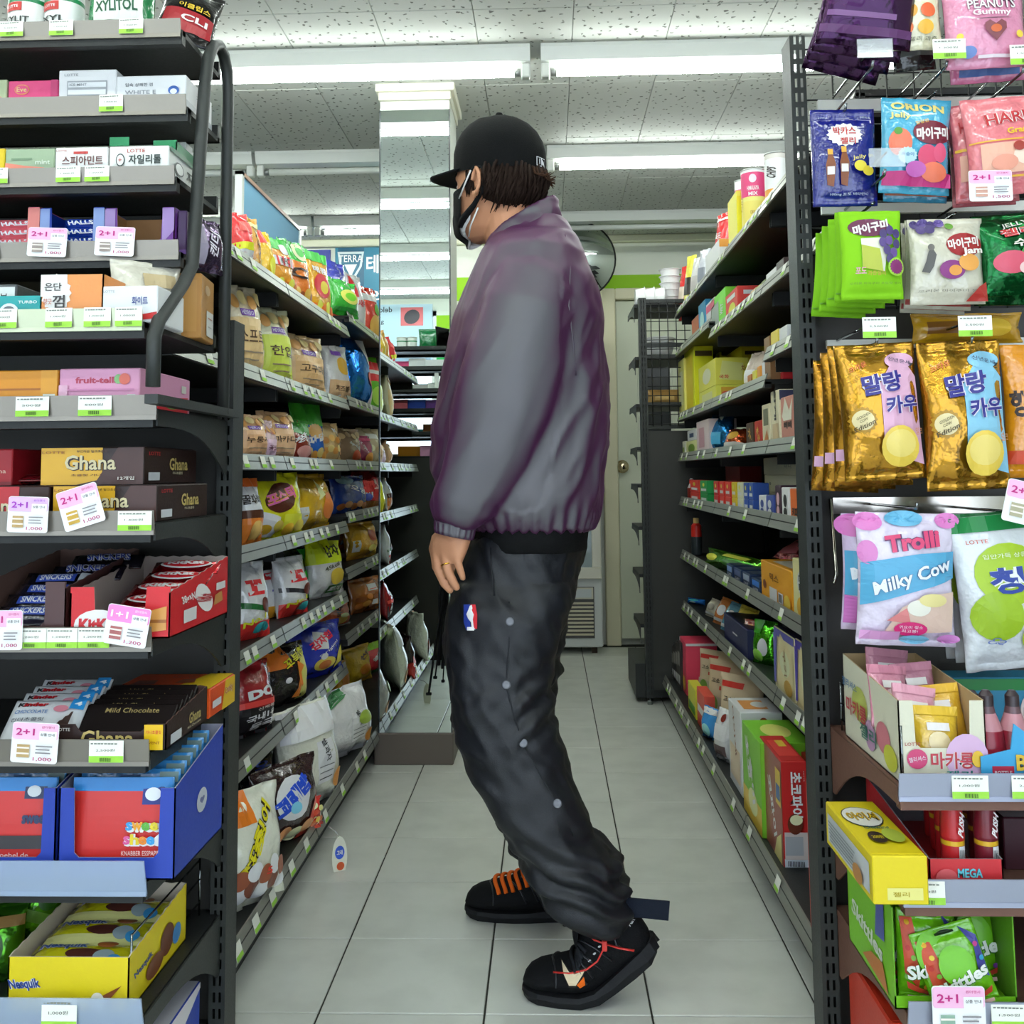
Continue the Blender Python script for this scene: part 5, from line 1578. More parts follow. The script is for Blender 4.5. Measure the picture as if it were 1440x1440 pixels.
for k, (px, wq, lb) in enumerate(((1399, 46, 'front'), (1436, 44, 'edge'), (1378, 40, 'rear'))):
    yy = y + (.0 if k < 2 else .07)
    p = at(px, 1040, y=yy)
    r = wq / 2 / 1448 * yy
    h = at(px, 975, y=yy).z - z
    oo = bottle('jelly_bottle', [(r * .9, 0), (r, .006), (r, .012), (r * 1.0, h * .36), (r * .86, h * .55), (r * .5, h * .74), (r * .42, h * .82), (r * .42, h * .94), (r * .2, h)], [mat('#b52f3e', 'plastic'), mat('#c2404c', 'plastic'), mat('#b02a3c', 'plastic'), mat('#9a2436', 'plastic'), mat('#c98a92', 'plastic'), mat('#6a4a50', 'plastic'), mat('#3a2c30', 'plastic'), mat('#3a2c30', 'plastic')],
                '%s red bottle-shaped jelly %s' % (lb, ('standing between the macaron box and the blue card', 'at the picture edge behind the blue card', 'half hidden behind the macaron box')[k]), 'sweets', prims=[('r', -.8, .1, .8, .3, '#8a1f2e'), ('t', '젤리', 0, .2, .4, .14, '#e9c9cc')], rl=(r, .0, h * .4))
    oo.location = (p.x, yy + r, z)
x, w, h = spot(1378, 1500, 1040, 1.393, z)
o = MB()
pts = [(-.5, 0), (.5, 0), (.5, .8), (.25, 1.3), (.1, 1.05), (-.1, 1.35), (-.15, .78), (-.5, .62)]
o.add([(a * w, 0, b * h) for a, b in pts] + [(a * w, .002, b * h) for a, b in pts], [tuple(range(8)), tuple(range(15, 7, -1))] + [(k, 8 + k, 8 + (k + 1) % 8, (k + 1) % 8) for k in range(8)], mat('#3fa8dc', 'card'))
o = o.build('blister_card', loc=(x, 1.393, z))
tag(o, 'bright blue cut-out header card with yellow letters in front of the bottle jellies', 'card')
pb = MB()
paint(pb, face_map((0, -.0004, 0), (w / 2, 0, 0), (0, 0, h), (0, -1, 0)), [('r', -.75, .12, -.25, .42, '#b82a44'), ('t', 'BOTTLE', -.5, .27, .2, .1, '#f0dfe4', 0, .02), ('t', 'BOX', .3, .5, .5, .36, '#3a2a1c', 0, .12), ('t', 'BOX', .3, .5, .5, .36, '#e9c13a', 0, .05)])
pb.build('printed_artwork', o)
o = carton('sweets_box', .15, .06, .095, '#2f8fb5', 'blue sweets box with green rim behind the bottle jellies', front=[('r', -1, .82, 1, 1, '#1a8a3c'), ('e', -.5, .5, .2, .26, '#ead9d4'), ('e', -.5, .5, .14, .2, '#a5423c'), ('e', .5, .5, .2, .26, '#ead9d4'), ('e', .5, .5, .14, .2, '#7a5a8a')])
o.location = (at(1400, 960, y=1.58).x + .02, 1.60, z)

# brown shelf B: yellow carton, red tube sweets in their tray, dark box
z = ZR[1]
y = 1.345
x, w, h = spot(1226, 1304, 1204, y, z)
o = carton('jelly_carton', w, .215, h, '#ead21a', 'yellow jelly carton with a cloud logo jutting over the middle brown shelf', front=[('r', -.5, .1, .8, .35, '#f0e88a'), ('t', '젤리', 0, .22, .3, .1, '#b9a21a')],
           left=[('r', -.9, .14, .9, .8, '#d3d6d9'), *[('r', -.8, .2 + .09 * k, .3 + .05 * (k % 3), .24 + .09 * k, '#8f959c') for k in range(6)], ('e', .5, .3, .2, .2, '#c98a4a')],
           top=[('e', -.1, .68, .8, .2, '#3a3a34'), ('e', -.1, .68, .76, .185, '#f4f2e6'), ('t', '아이셔', -.1, .68, .6, .16, '#3a2a1c', 0, .1), ('t', '아이셔', -.1, .68, .6, .16, '#efc21e', 0, .04), ('t', 'Chewing', .05, .45, .5, .08, '#2a6a5a', 0, .03), ('e', -.25, .28, .34, .1, '#3a2c24'), ('t', '200원', -.25, .28, .22, .06, '#ead21a', 0, .02), ('e', .4, .3, .4, .12, '#b9c84a')])
o.location = (x, y, z)
y = 1.392
x, w, h = spot(1306, 1410, 1208, y, z)
o = tray('display_box', w, .26, h, h + .03, '#d8363c', '#8d8f96', 'red display box of capsule sweets bottles on the middle brown shelf', hs=h, cut=None, front=[('t', 'MEGA', .1, .55, .34, .3, '#2a6a7a', 0, .09), ('t', 'MEGA', .1, .55, .34, .3, '#6fd0e0', 0, .04), ('t', 'PUSH', .2, .15, .4, .24, '#f3eeee', 0, .05), ('e', -.55, .4, .3, .3, '#e2666a')],
         left=[('r', -.2, .3, .6, .6, '#e2666a'), ('t', 'MEGA', .5, .5, .3, .3, '#3aa0a8', 0, .03)])
o.location = (x, y, z)
for k in range(8):
    col, row = k % 2, k // 2
    rr_ = .0155
    yy = y + .03 + .052 * row
    p = at((1338, 1385)[col] - 8 * row, 1150, y=yy)
    hh = .098
    c1 = ('#c9262c', '#7e1f2e')[col]
    oo = bottle('sweets_tube', [(rr_ * .8, 0), (rr_ * .95, .003), (rr_ * .95, .045), (rr_ * .95, .051), (rr_, .055), (rr_ * .86, hh - .006), (rr_ * .7, hh)], [mat(c1, 'plastic'), mat(c1, 'plastic'), mat('#e8b62a', 'plastic'), mat(c1, 'plastic'), mat(c1, 'plastic'), mat(c1, 'plastic')],
                '%s capsule sweets bottle, %s of its file in the red display box' % (('bright red', 'maroon')[col], ('front', 'second', 'third', 'rearmost')[row]), 'sweets', prims=[('r', .15, .05, .8, .46, '#ececec'), *[('r', .2 + .07 * q, .1, .23 + .07 * q, .42, '#222') for q in range(8)], ('t', 'PUSH', .3, .75, .3, .2, '#f3eeee', 70, .06)] if row == 0 else [('t', 'PUSH', -.2, .7, .3, .2, '#f3eeee', 70, .05), ('t', 'MEGA', -.2, .3, .3, .16, '#7fd0d8', 70, .05)], rl=(rr_ * .95, 0, hh))
    oo.location = (p.x, yy, z + .003)
x, w, h = spot(1392, 1520, 1150, 1.46, z)
o = carton('candy_carton', .14, .2, h, '#3d1420', 'dark maroon candy carton with an opened white lid at the picture edge', left=[('e', -.1, .5, .3, .2, '#6a3240'), ('t', 'XYLI', .2, .3, .3, .12, '#8a5a64', 0, .02)], top=[('r', -1, 0, 1, 1, '#c9c3c6')])
o.location = (at(1410, 1150, y=1.46).x + .07, 1.46, z)
# brown shelf C: lime display box of chewy candy pouches
z = ZR[2]
y = 1.395
x, w, h = spot(1254, 1425, 1295, y, z)
SK = [('p', [(-.85, .3), (-.4, .12), (-.35, .35), (-.5, .9), (-.92, .9)], '#d8502e'), ('p', [(.5, .95), (.95, .8), (.92, .3), (.6, .4), (.75, .7)], '#4a4a9c'), *[('e', a, b, .08, .03, c) for a, b, c in ((-.7, .85, '#efb52a'), (-.62, .7, '#e9c92a'), (-.75, .58, '#c8302a'), (-.6, .48, '#7ab52a'), (.8, .72, '#c93a8a'), (.84, .55, '#3aa0d0'), (.7, .42, '#e8b02a'), (-.2, .16, '#e8902a'), (.2, .14, '#d8402a'), (.5, .2, '#7a3a9a'), (0, .12, '#e9cf2a'))],
      ('p', [(-.85, .22), (0, .1), (.85, .22), (.8, .14), (0, .05), (-.8, .14)], '#c8442c'), ('e', 0, .56, .55, .24, '#74c51c'), ('t', 'Skittles', 0, .38, .86, .16, '#2f6a1a', 10, .12), ('t', 'Skittles', 0, .39, .86, .16, '#f0f2ea', 10, .06), ('p', [(-.3, .93), (.3, .93), (.3, .96), (.08, .985), (-.08, .985), (-.3, .96)], '#22361a'), ('r', -.8, .02, .8, .06, '#e6b9ae')]
o = tray('display_box', w, .2, .016, .125, '#7cc81e', '#5f9a22', 'lime green display box of chewy candy pouches on the lowest brown shelf', hs=.125, left=[('t', 'Skittles', -.1, .42, .7, .18, '#dfe8d6', -8, .05), ('p', [(.3, .5), (.7, .55), (.72, .95), (.4, .9)], '#4a5aa8'), ('p', [(-.3, .1), (.8, .05), (.6, .3), (.1, .25)], '#c8762c')])
o.location = (x, y, z)
for k, (px0, px1, py0, py1, yy, rl, ln, nm) in enumerate(((1268, 1352, 1282, 1405, 1.405, 2, -6, 'left front'), (1318, 1412, 1288, 1400, 1.385, -16, -8, 'tilted front'), (1246, 1300, 1262, 1392, 1.45, -3, -6, 'second'), (1236, 1290, 1252, 1390, 1.50, -4, -4, 'third'), (1330, 1428, 1262, 1385, 1.45, -6, -8, 'right rear'), (1222, 1280, 1248, 1380, 1.55, -5, -4, 'rearmost'))):
    a, b = at(px0, py1, y=yy), at(px1, py1, y=yy)
    hh = at(px0, py0, y=yy).z - at(px0, py1, y=yy).z
    oo = bag('candy_pouch', b.x - a.x, hh, .028, '#74c51c', SK, '%s lime chewy candy pouch with white lettering in the lime display box' % nm, 'candy pouch', seed=120 + k, kind='film', pinch=0, seal=(.06, .13), wr=.7)
    place(oo, ((a.x + b.x) / 2, yy + .012, z + .004), 0, ln, rl)
o = carton('box', .05, .2, .14, '#c8341c', 'orange red upright carton standing on the base below the brown shelves', bev=.004)
o.location = (.473, 1.46, .0905)
o = carton('box', .16, .2, .145, '#d3d3d8', 'white carton with faint red print on the base below the brown shelves', left=[('t', '과자', -.3, .6, .4, .3, '#b9584a', -90, .02), ('r', -.6, .1, .6, .2, '#7a8aa8'), ('e', .2, .3, .2, .1, '#4a9a9c')])
o.location = (.585, 1.44, .0905)
# ---------------------------------------------------------------- snack bags on the left-hand gondola
GAIN = 1.55
SHELF_NAMES = ('bottom', 'sixth', 'fifth', 'fourth', 'third', 'second', 'top')


def snack(x0, x1, yt, si, base, prims, label, th=20, kind='film', X=None, lean=-7, d=.055, seed=None, cat='snack bag', z_up=0, **k):
    X = X + .055 if X is not None and si else X if X is not None else -.725
    p = at((x0 + x1) / 2, 660, x=X)
    zs = ([.085] + (LZ2 if p.y > 3.42 else LZ))[si]
    t = math.radians(th)
    w = (x1 - x0) / (math.sin(t) * FPX / p.y + math.cos(t) * abs(X) * FPX / p.y ** 2)
    zb = zs + .0185 + z_up
    h = at((x0 + x1) / 2, yt, x=X).z - zb
    h = min(h, 1.5 * w + .12)
    o = bag(k.pop('name', 'snack_bag'), w, h, d, base, prims, label, cat, seed=seed if seed is not None else int(x0 + 7 * yt), kind=kind, nu=14, nv=20, wr=k.pop('wr', 1.8), **k)
    place(o, (X, p.y, zb), 90 - th, lean)
    return o


def food(c1, c2, v=.16, n=5):
    return [('e', -.7 + 1.4 * q / (n - 1), v + (.05 if q % 2 else 0), .22, .085, c1 if q % 2 else c2) for q in range(n)]


# top shelf
snack(318, 346, 293, 6, '#c9262a', [('r', -1, .0, 1, .3, '#e9e6dc'), ('r', -1, .3, 1, .42, '#efcf2a'), ('r', -.7, .6, .7, .8, '#d8504a')], 'red snack pack with yellow band, first on the top snack shelf', th=35, d=.09)
snack(340, 362, 300, 6, '#b98a3c', [('t', '과자', 0, .6, .6, .14, '#4a2a16', -70, .03), ('r', -1, .82, 1, .9, '#e9d98a'), *food('#d8b070', '#8a5a2a')], 'tan brown snack bag beside the red pack on the top snack shelf', th=30)
snack(358, 382, 320, 6, '#e9a01e', [('r', -1, .75, .0, 1, '#c9342a'), ('e', .2, .35, .5, .16, '#f0c23a')], 'amber snack bag with red corner on the top snack shelf', th=26)
snack(370, 410, 331, 6, '#e0862a', [('r', -1, .78, 1, 1, '#2f9a34'), ('e', .2, .8, .3, .1, '#e6e3c8'), ('r', -.9, .5, .9, .66, '#f0ece4'), *[('r', -.9 + .36 * q, .5, -.74 + .36 * q, .66, '#c2242a') for q in range(5)], ('t', 'KFC', 0, .58, .3, .1, '#2a2a2a', 0, .03), *food('#f0c24a', '#d0702a')], 'orange snack bag with green top and red striped band on the top snack shelf', bands=[(.8, 1, '#2f9a34')])
snack(396, 436, 335, 6, '#c96a24', [('e', .2, .84, .5, .14, '#e6dfa2'), ('e', .2, .84, .28, .08, '#3a9a3a'), ('t', 'C', -.2, .5, .6, .16, '#2c1a10', 0, .06), *food('#e0a04a', '#8a3f16')], 'brown onion ring bag with green top and dark letter on the top snack shelf', bands=[(.68, 1, '#2f9a34')])
snack(428, 466, 350, 6, '#e88f1c', [('r', -1, .85, 1, 1, '#3aa03a'), ('e', 0, .5, .62, .17, '#b3262c'), ('e', .1, .48, .3, .09, '#e9b23a'), ('t', '매콤', 0, .72, .6, .1, '#f3e2c0', 0, .05), *food('#f0c84a', '#d0641e')], 'orange snack bag with a crimson centre patch on the top snack shelf', bands=[(.85, 1, '#3aa03a')])
snack(456, 492, 364, 6, '#3a3fa8', [('r', -1, .0, 1, .3, '#d84a2e'), ('t', 'CRUNCHY', 0, .56, .8, .13, '#f0f0f4', 30, .06), ('e', .5, .3, .4, .12, '#e9d9a0')], 'indigo crunchy snack bag with white slanting letters on the top snack shelf', X=-.82)
snack(464, 502, 392, 6, '#2f9a30', [('e', .1, .5, .7, .2, '#e9d95a'), ('e', .1, .5, .4, .11, '#6ab82a'), ('r', -1, .1, 1, .2, '#1f7a2a')], 'bright green onion ring bag ahead of the indigo bag on the top snack shelf', X=-.74)
snack(492, 514, 384, 6, '#d9dcdc', [('r', -.9, .6, -.2, .96, '#c6242c'), ('t', '새우', .2, .5, .6, .12, '#b22a2c', 0, .04)], 'silver white shrimp snack bag with red corner on the top snack shelf')
snack(508, 536, 402, 6, '#c2321e', [('e', .1, .3, .6, .2, '#d99a4a'), ('r', -1, .74, 1, .86, '#e8e2d0'), ('e', .4, .6, .3, .1, '#5a9a3a')], 'red and brown snack bag at the pillar end of the top snack shelf')
# second shelf
HEY = lambda c, t: [('r', -1, .06, 1, .62, c), ('r', -.5, .64, .3, .72, '#6a3f96'), ('t', 'HEYROO', -.1, .68, .34, .05, '#efe9f4', 0, .02), ('t', t, 0, .42, .7, .13, '#4a3626', 0, .02), ('r', -.6, .24, .6, .255, '#8a7a66'), ('r', -.5, .16, .4, .175, '#8a7a66'), *food('#d8b27a', '#b8874a', .8, 4)]
snack(318, 368, 398, 5, '#cdb89a', HEY('#d0a878', '소프트'), 'clear snack bag with tan label, first on the second snack shelf', th=30, d=.07)
snack(362, 410, 430, 5, '#c9c3a0', HEY('#b9d24e', '한입'), 'clear snack bag with lime green label on the second snack shelf', d=.07, th=26)
snack(404, 456, 470, 5, '#bfa27a', HEY('#c9a070', '고구마'), 'clear snack bag with brown label and red fruit bits on the second snack shelf', d=.07)
snack(430, 474, 446, 5, '#d99a3a', [('r', -1, .06, 1, .55, '#b6cf3a'), ('t', '버터구이', 0, .34, .8, .12, '#3f4a1c', -78, .03), *food('#e9b24a', '#c9822a', .74, 4), ('r', -.4, .56, .2, .63, '#6a3f96')], 'tall golden snack bag with lime label on the second snack shelf', X=-.84)
snack(458, 492, 484, 5, '#dcd9d2', [('e', .2, .62, .5, .16, '#d99a3a'), ('r', -.9, .06, .9, .36, '#c2a07a'), ('t', '치즈볼', 0, .22, .6, .1, '#4a3626', 0, .03), ('r', -.6, .8, .2, .88, '#6a3f96')], 'white cheese ball bag with tan label on the second snack shelf')
snack(486, 522, 470, 5, '#1f6fc4', [('p', [(.1, 1), (1, 1), (1, .55), (.5, .6)], '#e3e7ec'), ('p', [(.4, 0), (1, 0), (1, .4), (.6, .3)], '#d9dfe6'), ('e', .6, .4, .3, .1, '#c23a2c')], 'glossy blue and white snack bag on the second snack shelf', kind='foil', d=.08)
snack(514, 538, 500, 5, '#5fae2a', [('r', -1, .55, 1, .9, '#c8262c'), ('r', -1, .68, 1, .75, '#f0ece6'), ('e', 0, .3, .6, .16, '#9ad24a')], 'green snack bag with red striped top at the pillar end of the second snack shelf')
# third shelf
snack(330, 372, 582, 4, '#b8946e', HEY('#c49a72', '누룽지'), 'clear rice snack bag with tan label by the post on the third snack shelf', th=28, d=.07)
snack(358, 386, 590, 4, '#c9a8a8', [('r', -1, .05, 1, .5, '#d3a5b6'), ('t', '꽃맛', 0, .3, .5, .12, '#6a3a4a', 0, .03), *food('#c9985a', '#a8702a', .7, 4)], 'clear snack bag with dusty pink label on the third snack shelf', d=.06)
snack(366, 414, 578, 4, '#b49068', HEY('#c6a07c', '마카다'), 'wide clear nut snack bag with tan label on the third snack shelf', th=26, d=.07)
snack(398, 438, 590, 4, '#7a2c22', [('p', [(-1, .7), (1, .6), (1, 1), (-1, 1)], '#2f7a2a'), ('t', '짱', -.1, .55, .6, .16, '#efe9df', 20, .05), ('e', .1, .24, .6, .14, '#c98a84')], 'dark red snack bag with a green shoulder on the third snack shelf')
snack(414, 458, 566, 4, '#2a62b8', [('r', -1, .62, 1, 1, '#3fa02e'), ('s', .1, .52, .6, .13, '#d99a5a'), ('t', '파닭', .1, .4, .7, .13, '#f1efe8', 10, .06), *food('#d9b06a', '#c98a3a', .12, 5)], 'blue snack bag with a tall bright green top on the third snack shelf', bands=[(.62, 1, '#3fa02e')], X=-.80)
snack(446, 478, 594, 4, '#b79a6a', [*food('#d9b070', '#b8803a', .3, 5), *food('#c99a52', '#a8702a', .55, 4), ('t', 'K', .3, .8, .3, .1, '#e8e3da', 0, .05)], 'clear peanut bag on the third snack shelf beside the green topped bag', d=.06)
snack(472, 508, 602, 4, '#8f7458', [('t', '누네', .2, .5, .5, .12, '#e6e0d6', -20, .04), ('e', .3, .24, .4, .14, '#c2502a'), *food('#a88a62', '#c9a878', .76, 4)], 'murky clear cracker bag on the third snack shelf')
snack(492, 524, 612, 4, '#8a1f4a', [('t', '고구마', 0, .55, .8, .12, '#e9a8b8', -60, .03), ('e', .5, .24, .5, .16, '#d9843a'), ('r', -1, .8, 1, .9, '#b53a62')], 'maroon sweet potato chip bag on the third snack shelf')
snack(506, 536, 602, 4, '#b3a688', [*food('#d0c2a0', '#9a8660', .4, 4), ('r', -.6, .7, .6, .84, '#d9d2be')], 'beige clear snack bag at the pillar end of the third snack shelf')
# fourth shelf
snack(332, 368, 672, 3, '#e9e4da', [('r', -1, .0, 1, .38, '#e8702a'), ('r', -1, .38, 1, .5, '#4a2a1a'), ('t', '꿀꽈배기', 0, .66, .8, .15, '#2a2420', 0, .05), ('r', -1, .86, 1, 1, '#e2602a'), ('e', .0, .2, .5, .14, '#f0a05a')], 'white and orange snack bag with black letters by the post on the fourth snack shelf', th=28, d=.075)
snack(352, 426, 664, 3, '#eac21e', [('e', -.05, .6, .66, .22, '#4a2014', 20), ('t', '포스틱', -.05, .62, .62, .2, '#f08a3a', 14, .12), ('t', '포스틱', -.05, .62, .62, .2, '#e85a9a', 14, .04), ('r', .0, .12, .8, .34, '#f0d23a'), ('p', [(-1, .04), (-.3, .02), (-.2, .3), (-.8, .4)], '#efe3c8'), *food('#e8b04a', '#d89a2a', .12, 4)], 'big yellow potato stick bag with orange and pink lettering on the fourth snack shelf', th=26, d=.08)
snack(408, 466, 666, 3, '#e39a14', [('r', -.95, .1, -.6, .4, '#cfcac0'), ('e', .5, .4, .35, .24, '#c9702a'), ('p', [(-.1, .5), (.2, .9), (.3, .6)], '#f3d27a')], 'side turned golden corn snack bag on the fourth snack shelf', th=10, d=.09)
snack(438, 476, 676, 3, '#3b2a2a', [*food('#a8703a', '#6a3a24', .2, 5), ('t', '초코', .1, .6, .6, .12, '#8a6a5a', 0, .04)], 'dark chocolate snack bag in shade on the fourth snack shelf', X=-.86)
snack(468, 516, 668, 3, '#1c3a86', [('e', -.3, .86, .5, .12, '#9fc0dc'), ('t', '오잉', .3, .6, .5, .16, '#e9eef6', -20, .06), *food('#d0905a', '#a8602a', .16, 5)], 'navy blue seafood snack bag on the fourth snack shelf', th=16)
snack(498, 536, 662, 3, '#c8242a', [('p', [(.2, .5), (.5, .95), (.6, .5)], '#f0a9a0'), ('t', '빅', -.2, .36, .3, .14, '#efeaf4', 0, .05), ('r', -1, .0, 1, .2, '#8a5a2a'), ('e', -.3, .3, .34, .1, '#3a4aa8')], 'glossy red snack bag at the pillar end of the fourth snack shelf', kind='foil')
# fifth shelf
CO = lambda c: [('t', '꼬', -.05, .66, .55, .2, '#d6262c', 0, .09), ('p', [(-1, .42), (1, .3), (1, .36), (-1, .5)], c), ('r', -1, 0, 1, .22, '#d8302c'), ('t', 'No.1', -.2, .24, .6, .08, '#eec52a', 10, .05), ('e', .3, .12, .5, .09, '#2a9a9c'), ('e', .4, .42, .3, .1, '#5a2a20')]
snack(330, 378, 790, 2, '#e9e8e6', CO('#1f5a2a'), 'white snack bag with big red Korean letter by the post on the fifth snack shelf', th=26, d=.08)
snack(372, 408, 800, 2, '#e3e3e6', [('t', '꾸', -.05, .56, .6, .22, '#33308c', 0, .09), ('r', -1, .8, 1, .94, '#c42a2c'), ('r', -1, 0, 1, .24, '#e58a2a'), ('t', 'No.1', 0, .24, .6, .08, '#eec52a', 10, .05), ('e', .4, .12, .4, .08, '#2a9a9c')], 'white snack bag with violet Korean letter on the fifth snack shelf', th=22, X=-.82)
snack(392, 434, 782, 2, '#e6e6e4', CO('#26262a'), 'white snack bag with red letter and dark band on the fifth snack shelf', th=18, d=.08)
snack(408, 450, 770, 2, '#2f3a22', [('p', [(-.6, 0), (.6, 0), (.9, .5), (.4, .5), (.9, .98), (-.2, .98), (0, .6), (-.5, .5)], '#35b536'), ('e', .4, .2, .3, .1, '#8ad24a')], 'dark green snack bag with a bright green jagged figure on the fifth snack shelf', X=-.84)
snack(438, 482, 756, 2, '#dcdcc6', [('r', -1, .56, 1, 1, '#b5cc1e'), ('t', '감자', .1, .76, .5, .2, '#22261a', 4, .07), ('t', '45kcal', -.1, .5, .5, .07, '#4a4a3a', 10, .03), ('e', .2, .32, .5, .14, '#e9a83a'), ('r', -.4, .06, .8, .18, '#2f6a2a'), ('t', '트레', .2, .12, .4, .08, '#e9efdc', 0, .02)], 'lime and white potato chip bag with black letters on the fifth snack shelf', bands=[(.56, 1, '#b5cc1e')], d=.08)
snack(462, 498, 748, 2, '#8a4a22', [('t', 'A', -.1, .6, .4, .16, '#efdcc4', 0, .06), ('r', -1, 0, 1, .2, '#c99a9a'), ('e', .4, .4, .4, .14, '#c8762a')], 'brown and tan snack bag behind the lime potato bag on the fifth snack shelf', X=-.86)
snack(490, 530, 734, 2, '#dd9420', [('e', .3, .6, .4, .16, '#8a3a1c'), ('r', -.9, .2, -.6, .5, '#cfcac0'), ('e', .2, .25, .4, .1, '#f0b84a')], 'golden snack bag at the pillar end of the fifth snack shelf', th=14, d=.08)
# sixth shelf
snack(326, 388, 930, 1, '#8f1f24', [('p', [(-1, .0), (1, .0), (1, .34), (-1, .42)], '#161316'), ('t', 'DO', .1, .58, .6, .13, '#efeceb', 4, .1), ('t', '국내1위', .1, .26, .7, .1, '#eeeae8', 4, .05), ('t', '등극!', .2, .14, .6, .1, '#eeeae8', 4, .05), ('r', -1, .4, 1, .48, '#c23a34'), ('t', '신제품', .2, .37, .4, .04, '#e9b9b0', 4, .02)], 'dark red corn chip bag with white DO letters on the sixth snack shelf', th=26, d=.085)
snack(372, 436, 905, 1, '#1d1a1a', [('r', -1, .62, 0, 1, '#e2661e'), ('p', [(.3, .05), (.95, .1), (.95, .7), (.5, .9), (.2, .5)], '#b9b55a'), ('t', '꼬북칩', .25, .76, .6, .16, '#2c1a10', 20, .12), ('t', '꼬북칩', .25, .76, .6, .16, '#ecc02a', 20, .04), ('p', [(.1, .1), (.3, .1), (.3, .5), (.5, .6), (.2, .7)], '#d8702a'), ('e', -.3, .42, .12, .05, '#d9dcdc')], 'black and orange corn snack bag with yellow letters on the sixth snack shelf', th=24, d=.08)
snack(410, 484, 876, 1, '#1f2f9e', [('p', [(-.5, .55), (.1, .5), (.3, .78), (-.2, .86)], '#f0eef0'), ('t', '감자칩', -.05, .68, .5, .16, '#cf2440', 22, .07), ('t', 'original', .2, .5, .5, .06, '#dfe3ef', 24, .02), ('e', .0, .24, .4, .12, '#e9b24a'), ('e', .0, .22, .24, .08, '#b8682a'), ('p', [(.4, .1), (.8, .2), (.85, .5), (.5, .4)], '#e3b53a'), ('e', -.1, .38, .12, .06, '#efeef0')], 'royal blue potato chip bag with a white and red badge on the sixth snack shelf', th=24, d=.085)
snack(444, 494, 852, 1, '#e0603e', [('t', '먹태', .2, .72, .5, .18, '#241a18', 70, .05), ('e', .1, .3, .5, .16, '#eaa04a'), ('r', -1, .02, 1, .1, '#f0d2b0'), ('e', .4, .5, .3, .1, '#f0c48a')], 'salmon orange snack bag with black letters on the sixth snack shelf', th=20, X=-.82)
snack(478, 508, 838, 1, '#2a2422', [('e', 0, .5, .5, .2, '#5a4a44'), *food('#8a6a4a', '#c9905a', .2, 4)], 'small dark cookie bag on the raised sixth snack shelf', X=-.84)
snack(494, 536, 812, 1, '#9a5a24', [('r', -.2, .6, .5, .8, '#e0ddd2'), ('r', -.1, .64, .4, .66, '#b53a2a'), *food('#d08a3a', '#a8602a', .2, 5), *food('#c9782c', '#8a4a1c', .4, 4), ('r', -.1, .2, .3, .34, '#d9d6cc')], 'clear bag of brown cookies with a white sticker on the raised sixth snack shelf', d=.07)
# base shelf (deeper, closer to the aisle)
BX = -.612
GAIN = 1.55
snack(318, 402, 1106, 0, '#d9cdb4', [('r', -1, .72, .0, 1, '#e56a1e'), ('t', '오징어', .0, .62, .7, .14, '#2c2010', 40, .14), ('t', '오징어', .0, .62, .7, .14, '#ecb81e', 40, .05), ('t', '땅콩', -.3, .46, .5, .13, '#2c2010', 40, .14), ('t', '땅콩', -.3, .46, .5, .13, '#ecb81e', 40, .05), *food('#6a3a2a', '#efe9e0', .14, 5), *food('#efe6dc', '#8a4a30', .28, 5), ('t', '5', .1, .3, .1, .06, '#d83a2c', 0, .04)], 'large cream snack bag with orange corner and yellow letters on the bottom snack shelf', X=BX, th=30, d=.09)
snack(340, 392, 1060, 0, '#15161c', [('t', '오', .2, .8, .5, .14, '#2a4ab8', 0, .08), ('e', .3, .3, .4, .12, '#2f3038'), ('r', -.8, .5, .2, .6, '#24304a')], 'black and blue snack bag behind the cream one on the bottom snack shelf', X=-.78, th=24)
snack(366, 452, 1068, 0, '#2a1a1c', [('e', -.05, .56, .6, .26, '#e9edf2', 24), ('t', '고래밥', -.05, .58, .66, .24, '#2246b4', 24, .12), ('e', -.1, .44, .2, .07, '#6fb0e8'), ('p', [(.1, .0), (1, .0), (1, .5), (.5, .3)], '#c8402c'), *food('#d98a5a', '#e6c49a', .1, 5)], 'dark snack bag with big blue bubble letters on the bottom snack shelf', X=-.628, th=26, d=.08)
snack(408, 456, 1124, 0, '#b8302a', [*food('#e9a84a', '#d0602a', .3, 5), *food('#e8c07a', '#b8402a', .6, 4), ('e', .2, .82, .4, .1, '#f0d9a0')], 'low red fry snack bag on the bottom snack shelf', X=-.602, th=24, d=.05)
PUFF = [('r', -.1, .2, .5, .62, '#e6e8e6'), ('t', '쌀과자', .2, .52, .24, .08, '#2a2c2c', -72, .03), ('r', -.06, .24, .44, .25, '#3a3c3c'), ('r', -.06, .3, .44, .31, '#6a6c6c'), ('r', -.06, .36, .44, .37, '#6a6c6c'), ('e', .7, .2, .2, .1, '#b8792c')]
snack(402, 478, 988, 0, '#d9cdb6', PUFF + [('r', -1, .68, 1, .98, '#d6d6d4')], 'tall white and cream rice puff bag on the bottom snack shelf', X=-.635, th=22, d=.10, kind='film')
snack(450, 522, 966, 0, '#dedfd6', PUFF + [('t', '뻥', -.5, .86, .5, .14, '#2f6a3a', 20, .08), ('e', .4, .5, .3, .1, '#8aa03a')], 'second white rice puff bag with green letters on the bottom snack shelf', X=-.64, th=20, d=.10)
snack(466, 494, 930, 0, '#c9901e', [('e', .2, .5, .4, .2, '#a8641c')], 'slim amber snack bag in the gap above the rice puff bags', X=-.80, th=18)
snack(488, 522, 908, 0, '#d8a01c', [('t', '썬', .2, .7, .4, .14, '#4a2a14', 20, .04), ('e', .1, .35, .4, .14, '#b9741c')], 'yellow wavy snack bag at the back of the bottom snack shelf near the pillar', X=-.80, th=18, d=.07)
